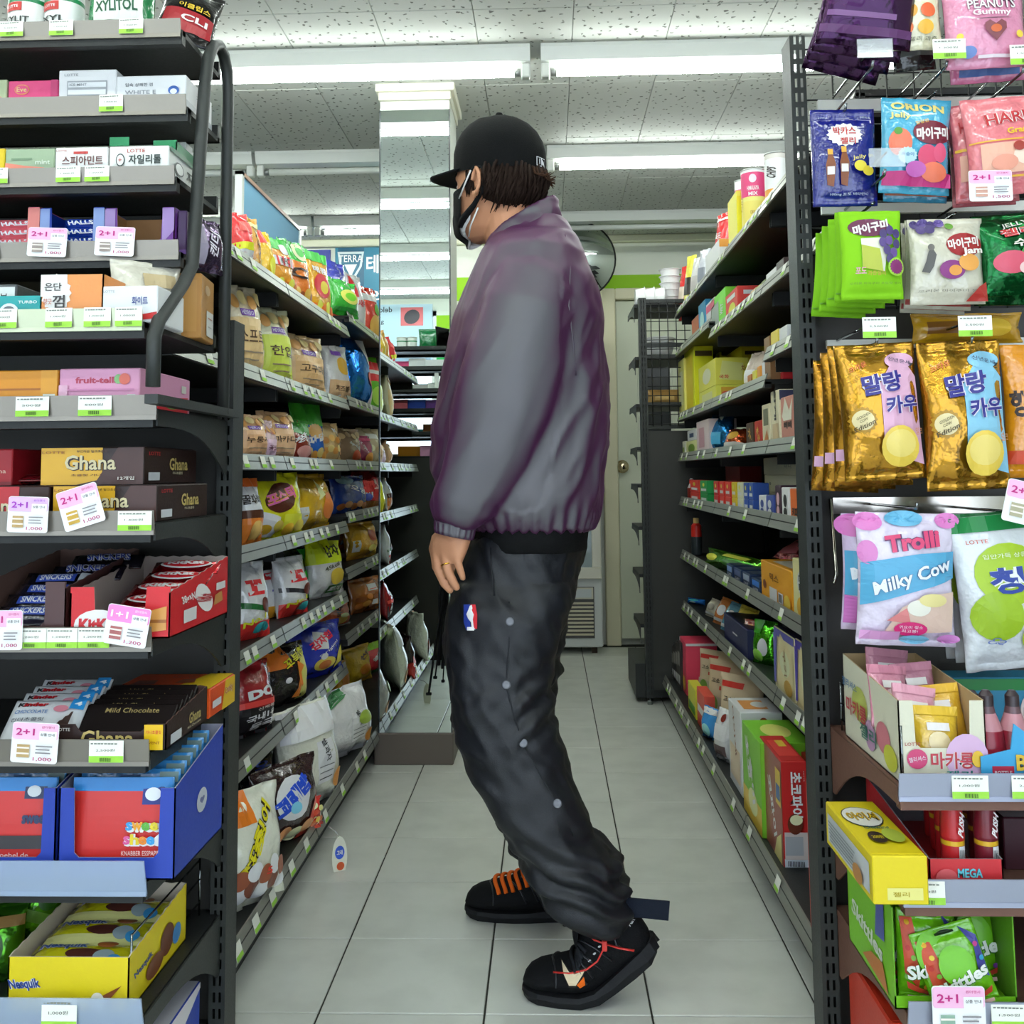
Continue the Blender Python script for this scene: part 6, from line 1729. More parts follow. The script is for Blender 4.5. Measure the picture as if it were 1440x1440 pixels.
snack(510, 537, 904, 0, '#c0202a', [('r', -1, .78, 1, 1, '#8ab82a'), ('t', '칠', .1, .5, .5, .16, '#f0e9e4', 20, .06), ('r', -1, .0, 1, .1, '#2a5a2a')], 'red and lime snack bag beside the pillar on the bottom snack shelf', X=-.78, th=18)
# swing tag clipped under the base rail
wt = tag(empty('swing_tag', (-.552, 2.62, .10)), 'small oval swing tag hanging from a clear clip below the bottom snack shelf', 'tag')
MB().tube([(0, 0, 0), (.02, -.01, -.01), (.028, -.015, -.02)], .0015, SLEEVE, 6).build('clear_clip', wt)
mb = MB()
n = 20
c_, ax_, nn = Vector((.03, -.016, -.068)), Vector((.017, .009, 0)), Vector((.47, -.88, 0))
rg = [c_ + ax_ * math.cos(a) + Vector((0, 0, .05 * math.sin(a))) for a in [2 * PI * k / n for k in range(n)]]
mb.add(rg + [q - nn * .0014 for q in rg], [tuple(range(n)), tuple(range(2 * n - 1, n - 1, -1))] + [(k, n + k, n + (k + 1) % n, (k + 1) % n) for k in range(n)], mat('#d9cbb4', 'card'))
tg = mb.build('tag_card', wt)
pb = MB()
paint(pb, face_map(c_ - Vector((0, 0, .05)) + nn * .0005, ax_, (0, 0, .1), nn), [('e', 0, .62, .62, .16, '#2f4fb0'), ('t', '고래', 0, .62, .4, .12, '#eef0f4', 0, .05), ('e', .1, .3, .5, .1, '#b8502a')])
pb.build('printed_artwork', wt)
GAIN = 1.0
GAIN = 1.5
# ---------------------------------------------------------------- groceries on the right-hand gondola
def rz_of(si, y):
    return ([.095] + (RZ2 if y > 3.48 else RZ1 if y > 2.62 else RZ))[si]


_TOPS = {}


def rbox(c, x0, yt, si, wx, base, label, front=(), left=(), top=(), X=None, on=None, cat='box', name='grocery_box', rz=0, lean=0, dmax=.4, h=None, **k):
    """Carton whose near aisle corner shows at column c and whose far aisle corner at column x0."""
    X = X if X is not None else (.50 if si == 0 else .575)
    if on is not None:
        X = X if X is not None else on.location.x
    y0 = at(c, 660, x=X).y
    y1 = at(x0, 660, x=X).y
    zb = rz_of(si, y0) + .0185 if on is None else _TOPS[on.name]
    hh = h or at(c, yt, x=X).z - zb
    d = min(max(y1 - y0, .02), dmax)
    o = carton(name, wx, d, hh, base, label, cat, front=front, left=left, top=top, **k)
    place(o, (X + wx / 2, y0, zb), rz, lean)
    _TOPS[o.name] = zb + hh + .0007
    return o


def rbag(x0, x1, yt, si, base, prims, label, th=22, X=None, lean=-6, d=.05, kind='film', h=None, on_z=0, roll=0, cat='bag', name='grocery_bag', **k):
    X = X if X is not None else (.55 if si == 0 else .61)
    p = at((x0 + x1) / 2, 660, x=X)
    t = math.radians(th)
    w = (x1 - x0) / (math.sin(t) * FPX / p.y + math.cos(t) * X * FPX / p.y ** 2)
    zb = rz_of(si, p.y) + .0185 + on_z
    hh = h or at((x0 + x1) / 2, yt, x=X).z - zb
    o = bag(name, w, hh, d, base, prims, label, cat, seed=int(x0 * 3 + yt), kind=kind, nu=12, nv=14, **k)
    place(o, (X, p.y, zb), -90 + th, lean, roll)
    return o


def rcan(pc, wpx, yt, si, cols, label, X=None, **k):
    X = X if X is not None else .62
    p = at(pc, 660, x=X)
    r = wpx / 2 / FPX * p.y
    zb = rz_of(si, p.y) + .0185
    o = can(k.pop('name', 'snack_can'), r, at(pc, yt, x=X).z - zb, cols, label, k.pop('cat', 'can'), **k)
    o.location = (p.x, p.y, zb)
    return o


BAND = lambda c, t, tc='#fff': [('r', -.9, .35, .9, .65, c), ('t', t, 0, .5, .7, .18, tc, 0, .04)]
# top shelf, near to far
rcan(1106, 34, 196, 7, [(.35, '#e08a3a'), (.9, '#dcd9d4'), (1, '#b9b4ae')], 'white and orange snack can nearest the post on the top grocery shelf', prims=[('t', 'CHIPS', 0, .62, .2, .36, '#3a3230', 80, .05)], yaw=-40, X=.60)
rbag(1086, 1100, 222, 7, '#b3262c', [('r', -1, .7, 1, .8, '#e6c9c4')], 'narrow dark red bag between the cans on the top grocery shelf', X=.66)
rcan(1072, 35, 221, 7, [(.56, '#d9b95a'), (.62, '#e0c06a'), (.96, '#c03a6a'), (1, '#d9dcd8')], 'pink topped yellow crisp can with white lettering on the top grocery shelf', prims=[('t', 'HIMALAYA', .3, .72, .4, .06, '#f3e0e6', 0, .03), ('t', 'MIX', .3, .64, .3, .05, '#f3e0e6', 0, .03), ('e', .3, .85, .24, .06, '#e9b9c9'), ('t', 'ORI', -.6, .5, .2, .06, '#8a6a2a', 80, .03), ('t', 'ORIGINAL', .4, .38, .3, .05, '#8a6a2a', 0, .02)], yaw=-35, X=.62)
rcan(1054, 18, 236, 7, [(.5, '#c9b8cc'), (.9, '#b93a72'), (1, '#ddd')], 'slim pink crisp can behind the yellow can on the top grocery shelf', X=.66, prims=[('t', 'CAN', 0, .6, .2, .3, '#f0e3ea', 80, .03)])
rbox(1047, 1034, 250, 7, .07, '#d9c01e', 'tall yellow snack carton with black Korean letters on the top grocery shelf', front=[('t', '오사쯔', .2, .66, .3, .4, '#2c2410', -90, .04), ('p', [(-.9, 0), (.9, 0), (.2, .3), (-.6, .2)], '#5a9a3a'), ('r', -1, .9, 1, 1, '#e9d64a')], left=[('r', -1, 0, 1, .2, '#b59c14')])
rbag(1017, 1036, 284, 7, '#c4262a', [('r', -.8, .0, .8, .3, '#b02024'), ('t', '육포', 0, .6, .5, .12, '#f0d9c9', 0, .04), ('r', -1, .86, 1, .9, '#e8d9d0')], 'red jerky bag with pointed top corners on the top grocery shelf', lean=-2)
rbox(1020, 1000, 323, 7, .10, '#c8ccd4', 'white blue and orange tonic carton on the top grocery shelf', front=[('r', -1, .72, 1, 1, '#d9853a'), ('t', 'ICE', 0, .76, .4, .12, '#3a5aa8', 0, .05), ('t', 'TONIC', 0, .6, .5, .1, '#3a5aa8', 0, .03), ('r', -.9, .36, .9, .44, '#2a4ca0'), ('r', -1, 0, 1, .3, '#8fa6cc')])
for k, (x0, x1, yt, c, lb) in enumerate(((988, 1002, 338, '#b9bcc4', 'silver'), (978, 990, 350, '#c4c2c0', 'pale silver'), (968, 980, 346, '#d8c04a', 'yellow and black'), (960, 970, 362, '#c4302c', 'bright red'))):
    rbag(x0, x1, yt, 7, c, [('r', -.8, .3, .8, .6, ('#7a7e88', '#a8a4a0', '#2a2620', '#e6b9a8')[k])], '%s upright snack pouch toward the far end of the top grocery shelf' % lb, th=30, d=.04)
# foil pans on the far endcap
FOIL = mat('#c9c7cc', 'chrome')
FOILM = mat('#cfcdd2', 'plastic')


def pan_stack(x, y, z, r, n, dh, label_):
    for k in range(n):
        mb = MB()
        mb.lathe([(r * .8, 0), (r * .97, dh * .92), (r * 1.06, dh * .94), (r * 1.06, dh), (r * .95, dh * .97), (r * .78, dh * .12)], FOILM, 22)
        o = mb.build('foil_bowl', loc=(x, y, z + k * dh * 1.02))
        tag(o, '%s foil bowl of the %s' % (('bottom', 'second', 'third', 'fourth', 'fifth', 'topmost')[k] if n > 1 else 'single', label_), 'bowl')


p = at(945, 500, y=4.66)
pan_stack(p.x, 4.66, 1.695, .049, 6, .031, 'tall stack on top of the far endcap')
for k in range(3):
    mb = MB()
    r = .05
    mb.lathe([(r * .8, 0), (r * .97, .04), (r * 1.06, .041), (r * 1.06, .043), (r * .95, .042), (r * .78, .006)], FOILM, 22)
    o = mb.build('foil_bowl', loc=(.405 + .043 * k, 4.62, 1.695 + r * 1.06))
    o.rotation_euler = (0, math.radians(90), 0)
    tag(o, '%s foil bowl standing on edge beside the tall bowl stack' % ('first', 'second', 'third')[k], 'bowl')
for z, lb in ((1.459, 'upper'), (1.254, 'lower')):
    for k in range(2):
        o = MB().lathe([(.055, 0), (.075, .075), (.08, .077), (.08, .081), (.072, .08), (.052, .006)], mat('#cdd2ce', 'plastic'), 20).build('white_bowl', loc=(.50 + .0, 4.60, z + .02 * k + (.001 if z > 1.3 else 0))) if z > 1.3 else None
        if o:
            tag(o, '%s white bowl nested behind the far endcap wire grid' % ('outer', 'inner')[k], 'bowl')
o = bag('bread_bag', .15, .07, .07, '#b08a52', [('r', -.6, .3, .6, .6, '#c9a86a')], 'tan bread bag lying on the far endcap shelf behind the wires', 'bag', seed=4)
place(o, (.52, 4.58, 1.2595), 0)
# second shelf
rbox(1112, 1101, 352, 6, .10, '#3a2c2a', 'dark small carton nearest the post on the second grocery shelf', front=[('r', -.8, .5, .8, .8, '#8a2a30')])
rbox(1100, 1086, 366, 6, .08, '#dfe2e0', 'white small carton on the second grocery shelf', front=[('r', -.7, .2, .7, .5, '#5a6a7a')], left=[('r', -.6, .2, .6, .8, '#c9ccc9')])
for k, (c, x0, yt, hx) in enumerate(((1085, 1079, 384, '#6a7a4a'), (1078, 1071, 391, '#a8b06a'), (1070, 1063, 397, '#c9b08a'))):
    rbox(c, x0, yt, 6, .07, hx, '%s narrow seasoning packet on the second grocery shelf' % ('olive', 'pale green', 'beige')[k], front=[('r', -.7, .3, .7, .7, '#e0d9c4')])
rbox(1062, 1044, 394, 6, .16, '#6e1a1e', 'dark red flat carton on the second grocery shelf', left=[('r', -.6, .3, .6, .6, '#a8484a')], front=[('r', -.6, .3, .6, .6, '#a8484a')], X=.62)
rbox(1044, 1027, 394, 6, .12, '#c23a34', 'red children snack carton with a yellow patch on the second grocery shelf', left=[('e', .1, .32, .6, .26, '#ecc83a'), ('r', -.7, .7, .7, .85, '#e9d9d0')], front=[('e', .1, .32, .6, .26, '#ecc83a'), ('r', -.7, .72, .7, .86, '#e9d9d0')])
rbox(1027, 1006, 395, 6, .12, '#6fc43a', 'lime green wipes carton on the second grocery shelf', left=[('r', -.9, .1, .1, .8, '#8f9a94'), ('t', 'WET', .5, .5, .3, .2, '#eaf2e4', 80, .03)], front=[('r', -.8, .2, .2, .8, '#9aa49c')])
rbox(1011, 999, 410, 6, .10, '#d9c6d0', 'pink and white carton on the second grocery shelf', left=[('r', -1, .6, 1, .9, '#c8446e')], front=[('r', -1, .6, 1, .9, '#c8446e')])
rbox(998, 988, 413, 6, .10, '#2f7fa8', 'blue carton on the second grocery shelf beside the pink one', left=[('e', 0, .4, .6, .3, '#9fd0e0')], front=[('e', 0, .4, .6, .3, '#9fd0e0')])
rbox(987, 978, 436, 6, .09, '#b0603a', 'rust orange carton at the far end of the second grocery shelf', front=[('r', -.6, .4, .6, .7, '#d9a88a')])
# third shelf
for k, (c, x0, yt, hx) in enumerate(((1113, 1102, 452, '#d6d6d2'), (1100, 1090, 458, '#c9b34a'), (1088, 1080, 468, '#7a5a3a'))):
    rbox(c, x0, yt, 5, .08, hx, '%s small carton on the short raised third grocery shelf' % ('white', 'mustard', 'brown')[k], front=[('r', -.7, .3, .7, .6, '#8a8478')])
b1 = rbox(1010, 982, 522, 5, .115, '#dcc64e', 'lower of two stacked yellow tea cartons on the third grocery shelf', front=[('r', -.7, .2, .3, .9, '#c9962e'), ('e', -.4, .5, .3, .2, '#d0523a')], left=[('r', -.6, .2, .6, .8, '#e6d98a')], h=.068, X=.59)
rbox(1010, 982, 490, 5, .115, '#d9c24a', 'upper of two stacked yellow tea cartons on the third grocery shelf', front=[('p', [(-.8, .2), (.6, .15), (.7, .8), (-.6, .9)], '#e8d97a'), ('t', '국화', -.5, .3, .3, .14, '#b5452a', 0, .04), ('t', '차', .7, .6, .14, .24, '#8a5a1a', 0, .03)], left=[('e', 0, .5, .5, .3, '#e9e2a8')], h=.095, X=.59, on=b1)
rbox(980, 966, 482, 5, .075, '#e3c813', 'tall bright yellow carton on the third grocery shelf', left=[('r', -.7, .1, .7, .9, '#cbb418')], front=[('r', -.9, .85, .9, .93, '#4a3a10')], X=.585)
rbox(965, 957, 500, 5, .06, '#cfc26a', 'pale yellow carton at the far end of the third grocery shelf', left=[('r', -.6, .2, .6, .8, '#dfd69a')])
rbox(1016, 1004, 482, 5, .085, '#e0c41a', 'tall yellow carton behind the stacked tea cartons', front=[('r', -.8, .86, .8, .92, '#3a2e10')], X=.72)
rbox(1048, 1026, 482, 5, .11, '#d2bb22', 'wide yellow carton with grey label at the back of the third grocery shelf', front=[('r', -.8, .86, .8, .92, '#3a2e10'), ('r', -.6, .1, .8, .5, '#b9bcb9')], X=.74)
rbox(1046, 1002, 545, 5, .09, '#d99a22', 'low orange carton lying in front on the third grocery shelf', left=[('r', -.8, .3, .8, .7, '#e8c04a'), ('e', .7, .5, .12, .3, '#c43a2a')], top=[('e', 0, .5, .5, .3, '#efc85a')], X=.57)
rbag(1050, 1074, 490, 5, '#b3a496', [('r', -.6, .2, .6, .5, '#d9d2c8')], 'grey tan squeeze pouch leaning on the third grocery shelf', lean=-14)
for k, (c, x0, yt, hx) in enumerate(((1080, 1076, 506, '#e0ded2'), (1073, 1069, 512, '#c9883a'), (1067, 1062, 518, '#d9c04a'), (1060, 1055, 524, '#a86a3a'))):
    rbox(c, x0, yt, 5, .07, hx, '%s thin packet in the leaning file on the third grocery shelf' % ('white', 'orange', 'yellow', 'brown')[k], front=[('r', -.7, .3, .7, .6, '#efe9da')])
for k, (c, x0, yt, hx) in enumerate(((1116, 1107, 508, '#c8702a'), (1105, 1098, 508, '#b8242a'), (1096, 1090, 509, '#d2ccc0'), (1088, 1083, 508, '#8a3a30'))):
    rbox(c, x0, yt, 5, .09, hx, '%s chocolate carton in the near file of the third grocery shelf' % ('orange', 'red', 'cream', 'brown red')[k], front=[('e', 0, .5, .6, .24, '#e9b9a0')], left=[('r', -.6, .3, .6, .6, '#e0a890')], X=.60, h=.06)
# fourth shelf
rbox(1120, 1101, 553, 4, .13, '#b57a6a', 'dusty pink biscuit carton with Korean letters nearest the post on the fourth grocery shelf', left=[('t', '빼빼', 0, .4, .6, .16, '#3a2a24', 0, .03), ('p', [(-.8, .6), (-.3, 1), (.3, .7), (.8, .95), (.6, .5), (-.6, .5)], '#d9c4b0')], front=[('t', '빼빼', 0, .4, .6, .16, '#3a2a24', 0, .03)])
rbox(1099, 1087, 546, 4, .13, '#cdbfa0', 'tall cream biscuit carton with a dark top on the fourth grocery shelf', left=[('t', '참깨', 0, .76, .6, .24, '#2c241a', -90, .05), ('r', -.7, .1, .7, .4, '#b8a27a')], front=[('r', -1, .82, 1, 1, '#3a3f5a')])
rbox(1085, 1074, 566, 4, .12, '#c9bfa0', 'pale cream biscuit carton with dark print on the fourth grocery shelf', left=[('r', -.6, .5, .6, .9, '#6a6a50'), ('p', [(-.9, 0), (.9, 0), (.2, .4)], '#b0703a')])
rbox(1073, 1063, 590, 4, .10, '#a8281e', 'red brown choco carton on the fourth grocery shelf', left=[('t', '초코', 0, .5, .6, .3, '#efb04a', -60, .05)])
rbox(1061, 1051, 593, 4, .10, '#3a2416', 'dark brown choco carton with gold letters on the fourth grocery shelf', left=[('t', '가또', 0, .5, .6, .34, '#d8a03a', -60, .06)])
rbag(1018, 1048, 600, 4, '#b5502a', [('e', 0, .6, .5, .2, '#d99a3a'), ('r', -1, .1, 1, .3, '#c9c6c0')], 'red orange foil snack bag leaning on the fourth grocery shelf', kind='foil', th=30, lean=-22)
rbag(998, 1028, 580, 4, '#1f6ea8', [('r', -.8, .2, .4, .5, '#4aa0cc'), ('p', [(-.2, .9), (.2, 1), (.2, .8)], '#d9dfe4')], 'blue foil pouch on the fourth grocery shelf', th=34, lean=-10, kind='foil')
rbox(998, 981, 588, 4, .10, '#cdb6b6', 'pale pink tall carton on the fourth grocery shelf', left=[('r', -.6, .2, .3, .8, '#b58a92')], front=[('t', '차', 0, .6, .4, .2, '#6a4a50', -90, .02)])
b1 = rbox(981, 966, 618, 4, .07, '#c6cf8a', 'small green patterned carton under the white one on the fourth grocery shelf', left=[('e', 0, .5, .6, .3, '#6a8a2a')], h=.058)
rbox(980, 968, 602, 4, .07, '#dfe0da', 'small white carton stacked on the green patterned one', left=[('r', -.5, .3, .5, .7, '#3a4a6a')], on=b1, h=.042)
rbox(964, 960, 620, 4, .05, '#d4dcb2', 'pale green carton at the far end of the fourth grocery shelf', left=[('r', -.6, .3, .6, .6, '#8aa04a')])
# fifth shelf
b1 = rbox(1120, 1072, 697, 3, .07, '#a9a68e', 'lowest of three long cream cartons on the fifth grocery shelf', left=[('e', -.6, .5, .06, .1, '#6a6a5a'), ('r', .3, .2, .9, .5, '#c9c6b0')], X=.66, h=.055)
b2 = rbox(1119, 1064, 675, 3, .07, '#b3b096', 'middle of three long cream cartons on the fifth grocery shelf', left=[('e', -.6, .5, .06, .1, '#6a6a5a')], X=.66, on=b1, h=.05)
rbox(1118, 1060, 652, 3, .07, '#aeab92', 'topmost of three long cream cartons on the fifth grocery shelf', left=[('t', '미니', .6, .5, .2, .3, '#5a5a4a', 0, .02)], X=.66, on=b2, h=.05)
rbox(1122, 1110, 688, 3, .05, '#d8602a', 'orange coffee stick carton nearest the post on the fifth grocery shelf', left=[('t', '커피', 0, .3, .6, .3, '#1a1414', 0, .06)], front=[('t', '커피', 0, .3, .6, .3, '#1a1414', 0, .06)], X=.565)
for k, (c, x0, yt, hx) in enumerate(((1108, 1098, 686, '#cfc9c4'), (1097, 1089, 683, '#3a2430'), (1086, 1076, 697, '#3a4a8a'), (1075, 1066, 697, '#c9ccd6'))):
    rbox(c, x0, yt, 3, .05, hx, '%s drink stick packet on the near half of the fifth grocery shelf' % ('white', 'plum black', 'navy patterned', 'pale grey')[k], left=[('e', 0, .6, .5, .2, ('#2a2a2a', '#c9a0a8', '#dfe3f0', '#3a4a8a')[k]), ('e', 0, .25, .5, .14, ('#2a2a2a', '#c9a0a8', '#dfe3f0', '#3a4a8a')[k])], X=.57)
nm = {'#c43028': 'red', '#2a4a94': 'dark blue', '#d9d2ae': 'cream', '#e0b02a': 'yellow', '#1f8a44': 'green', '#b8242a': 'crimson', '#dcdcd8': 'white'}
for k, (c, x0, hx) in enumerate(((1058, 1052, '#2a4a94'), (1051, 1045, '#2a4a94'), (1043, 1036, '#d9d2ae'), (1034, 1028, '#e0b02a'), (1026, 1019, '#c43028'), (1017, 1011, '#c43028'), (1009, 1003, '#b8242a'), (994, 984, '#1f8a44'), (982, 970, '#c43028'))):
    b = rbox(c, x0, 0, 3, .045, hx, 'lower %s tin, %s from the post in the two-high tin row' % (nm[hx], ('first', 'second', 'third', 'fourth', 'fifth', 'sixth', 'seventh', 'eighth', 'ninth')[k]), left=[('r', -.7, .3, .7, .6, '#e6ddcc')], X=.575, h=.036, cat='tin', name='tin_box')
    rbox(c, x0, 0, 3, .045, hx, 'upper %s tin, %s from the post in the two-high tin row' % (nm[hx], ('first', 'second', 'third', 'fourth', 'fifth', 'sixth', 'seventh', 'eighth', 'ninth')[k]), left=[('r', -.7, .2, .7, .4, '#e6ddcc'), ('e', 0, .7, .3, .15, '#efc23a')], X=.575, h=.047, on=b, cat='tin', name='tin_box')
rbox(1040, 1020, 653, 3, .08, '#8a2226', 'dark red boxed goods standing behind the two-high tins on the fifth grocery shelf', X=.70, left=[('r', -.6, .4, .6, .6, '#b0484a')])
for k, pc in enumerate((964, 972)):
    p = at(pc, 660, x=.60)
    o = bottle('sauce_bottle', [(.016, 0), (.018, .004), (.018, .05), (.009, .068), (.009, .085), (.004, .09)], [mat(('#3a5a7a', '#5a2a24')[k], 'plastic'), mat(('#4a6a8a', '#7a2a22')[k], 'plastic'), mat('#e0dcd4', 'plastic'), mat('#c9382c', 'plastic'), mat('#d6d2ca', 'plastic')], '%s small sauce bottle at the far end of the fifth grocery shelf' % ('blue labelled', 'dark red')[k])
    o.location = (p.x, p.y, rz_of(3, p.y) + .0185)
# sixth shelf
rbox(1131, 1110, 790, 2, .10, '#cfc08a', 'tall cream and yellow drink carton nearest the post on the sixth grocery shelf', left=[('e', .1, .62, .5, .2, '#eef0e6'), ('t', '한술', .1, .62, .3, .3, '#2a2a22', -90, .05), ('e', .1, .2, .6, .18, '#d99a2a')], front=[('e', .1, .62, .5, .2, '#eef0e6')])
rbox(1108, 1066, 802, 2, .14, '#df8a1e', 'orange coffee carton with barcode on the sixth grocery shelf', left=[('t', '믹스', -.1, .66, .3, .2, '#6a3410', 0, .03), ('e', -.75, .4, .12, .12, '#6a2a14'), ('r', -.4, .08, .1, .4, '#e0d6d0'), ('r', .2, .1, .5, .36, '#d9cfc8'), *[('r', .24 + .05 * q, .13, .265 + .05 * q, .33, '#2a2624') for q in range(5)], ('e', .8, .2, .2, .2, '#e9a83a')], top=[('r', -.8, .2, .8, .8, '#b8b0a4')])
for k, (c, x0) in enumerate(((1064, 1052), (1050, 1040), (1038, 1028), (1026, 1018))):
    rbox(c, x0, (815, 806, 800, 794)[k], 2, .20, '#1f3050', '%s dark blue coffee carton of the row of four on the sixth grocery shelf' % ('first', 'second', 'third', 'fourth')[k], left=[('r', -.8, .5, .8, .9, ('#2f6fc0', '#8a96a8', '#3a4a78', '#6a86b8')[k]), ('t', 'CAFE', 0, .3, .6, .16, '#c9d0dc', 0, .03)], top=[('r', -.9, .1, .9, .9, '#3a4658')])
rbag(984, 1062, 776, 2, '#5fae1c', [('e', -.6, .5, .3, .2, '#e6e83a'), ('e', .3, .4, .4, .2, '#2f6a14'), ('r', -.2, .7, .6, .9, '#c9e04a')], 'lime green crinkled ramen bag lying low on the sixth grocery shelf', th=8, d=.06, kind='foil', wr=1.8, lean=-20)
for k in range(2):
    o = bag('meat_pack', .30 - .03 * k, .13, .05, '#a8242e' if k == 0 else '#8a3a3e', [('p', [(-.8, .1), (.2, .15), (.1, .7), (-.7, .8)], '#cf6a6e'), ('r', .3, .2, .9, .7, '#7a5a58')], '%s red film wrapped pack on the sixth grocery shelf' % ('upper glossy', 'lower dull')[k], 'pack', kind='foil' if k == 0 else 'film', seed=k + 7, wr=1.6)
    place(o, (.70, 3.05 + .15 * k, rz_of(2, 3.1) + .0185 + (.075 if k == 0 else 0.022)), -82, -84 if k else -62)
for k, (pc, cols, lb) in enumerate(((977, ('#232a2e', '#b8241c', '#c9a86a'), 'red and black sauce bottle with a tan cap'), (966, ('#dcc9a0', '#e2d2b0', '#c9a07a'), 'cream sauce bottle'), (959, ('#d9d6d0', '#2a5aa8', '#2a5aa8'), 'white bottle with blue checked top'))):
    p = at(pc, 660, x=.60)
    h = .15
    o = bottle('sauce_bottle', [(.019, 0), (.022, .004), (.022, h * .5), (.021, h * .8), (.012, h * .86), (.012, h)], [mat(cols[0], 'plastic'), mat(cols[0], 'plastic'), mat(cols[1], 'plastic'), mat(cols[1], 'plastic'), mat(cols[2], 'plastic')], lb + ' ending the sixth grocery shelf')
    o.location = (p.x, p.y, rz_of(2, p.y) + .0185)
# seventh shelf
CK = lambda c: [('r', -1, .88, 1, 1, c), ('p', [(-.9, .1), (.9, .05), (.9, .7), (-.3, .95), (-.9, .6)], '#cdb98c'), ('e', .1, .5, .5, .2, '#e0cfa2'), ('t', '쿠키', .1, .52, .4, .14, '#8a6a3a', -80, .02), ('e', .4, .16, .4, .12, '#b08a3a'), ('p', [(-1, .1), (-.8, .1), (-.6, .9), (-1, .9)], c)]
rbox(1134, 1110, 908, 1, .14, '#cfb78c', 'purple and cream cookie carton nearest the post on the seventh grocery shelf', left=CK('#4a3a9c'), top=[('r', -1, 0, 1, 1, '#2e2a56')])
rbox(1108, 1081, 893, 1, .14, '#d2bd94', 'second purple and cream cookie carton on the seventh grocery shelf', left=CK('#5a58a0'), top=[('r', -1, 0, 1, 1, '#34344e')])
rbag(1052, 1082, 868, 1, '#4fb524', [('e', .3, .4, .4, .2, '#c9d6e0'), ('r', -1, .7, 0, 1, '#2f8a1a'), ('e', -.2, .2, .5, .14, '#8ae04a')], 'bright green pouch with a white face patch on the seventh grocery shelf', th=30, kind='foil')
rbag(1038, 1066, 868, 1, '#8f2f24', [('t', '매운', .2, .5, .5, .16, '#efe3dc', -20, .05), ('e', -.1, .75, .5, .14, '#d8862a'), ('e', 0, .2, .5, .12, '#c24a2e')], 'red brown nut pouch on the seventh grocery shelf', th=28)
rbox(1044, 1010, 868, 1, .15, '#23264a', 'navy gift carton with open black top on the seventh grocery shelf', left=[('r', -.2, .5, .2, .56, '#c9ccd8')], front=[('r', -.2, .5, .2, .56, '#c9ccd8')], top=[('r', -.9, .05, .9, .95, '#1a1c22')], h=.085)
for k, (x0, x1, yt, hx, c2) in enumerate(((986, 1004, 838, '#b9b2a0', '#8a8478'), (996, 1018, 836, '#b8703a', '#e0d9c8'), (1006, 1030, 842, '#5a8a9c', '#d9e0d9'), (1018, 1042, 846, '#d2b84a', '#efe2a0'))):
    rbag(x0, x1, yt, 1, hx, [('e', 0, .5, .5, .2, c2), ('r', -.8, .1, .8, .2, '#d9d2c4')], '%s side dish pouch in the slumped heap on the seventh grocery shelf' % ('grey beige', 'rust', 'teal', 'yellow')[k], th=34, lean=-24, roll=10)
rbag(963, 986, 838, 1, '#2a6fc0', [('e', 0, .75, .6, .16, '#3ab0b4'), ('e', .1, .4, .4, .16, '#9fc6e8')], 'blue pouch with teal top at the far end of the seventh grocery shelf', th=34)
# base shelf
rbox(1157, 1118, 1122, 0, .075, '#a8352a', 'leaning red and gold snack carton half hidden by the post on the bottom grocery shelf', left=[('t', '쌀', -.2, .62, .5, .2, '#d99a4a', 60, .04), ('t', '과', .1, .4, .5, .16, '#d99a4a', 60, .04), ('p', [(-.6, 0), (.6, 0), (.1, .4), (-.2, .36)], '#dcc48a')], X=.475, lean=0)
CP_ = [('r', -.95, .0, .95, .08, '#b9c0d6'), *[('r', -.7 + .12 * q, .01, -.64 + .12 * q, .06, '#2a2e3c') for q in range(11)], ('r', -.95, .08, .95, .34, '#b3a9a6'), ('r', -.9, .12, .5, .3, '#8f9298'), ('t', '초코파이', .02, .72, .13, .46, '#f3efea', 0, .04), ('e', -.1, .42, .6, .1, '#5a2a1c'), ('e', 0, .46, .5, .05, '#efd9a0'), ('t', 'LOTTE', .7, .88, .1, .03, '#f3dcd8', -90, .0)]
CP_ = [('t', '초코파이', .05, .70, .44, .5, '#f3efea', -90, .05) if q[0] == 't' and q[1] == '초코파이' else q for q in CP_]
big = rbox(1085, 1057, 1055, 0, .055, '#a8201e', 'large red choco pie carton with white letters on the bottom grocery shelf', front=CP_, left=[('r', -1, 0, 1, 1, '#8a4a40'), ('t', '코파이', .1, .46, .6, .16, '#e6dcd2', -64, .05), ('p', [(.2, 0), (.9, 0), (.9, .3), (.5, .2)], '#d9bc7a'), ('r', .5, .55, .95, .9, '#c9a83a'), ('r', .55, .6, .9, .75, '#3a5a8a')], top=[('r', -.8, .2, .8, .8, '#c43a34'), ('r', -.2, .55, .5, .8, '#d9a83a')], X=.50)
rbox(1120, 1096, 1050, 0, .10, '#a21c1e', 'second red choco pie carton behind the large one', front=[('e', 0, .3, .5, .1, '#5a2a1c')], top=[('r', -.8, .2, .8, .8, '#c43a34'), ('r', -.1, .5, .5, .8, '#d9a83a')], X=.585)
rbox(1057, 1033, 1030, 0, .12, '#6fae2c', 'green mushroom snack carton with yellow foot on the bottom grocery shelf', left=[('r', -1, 0, 1, .3, '#cfa83a'), ('e', .1, .24, .5, .14, '#e8cf8a'), ('t', '초코', -.3, .68, .5, .16, '#e9f0d6', -70, .06), ('t', '송이', .1, .48, .5, .16, '#e9f0d6', -70, .06)], top=[('e', 0, .5, .6, .3, '#c9d26a')], X=.49, dmax=.3)
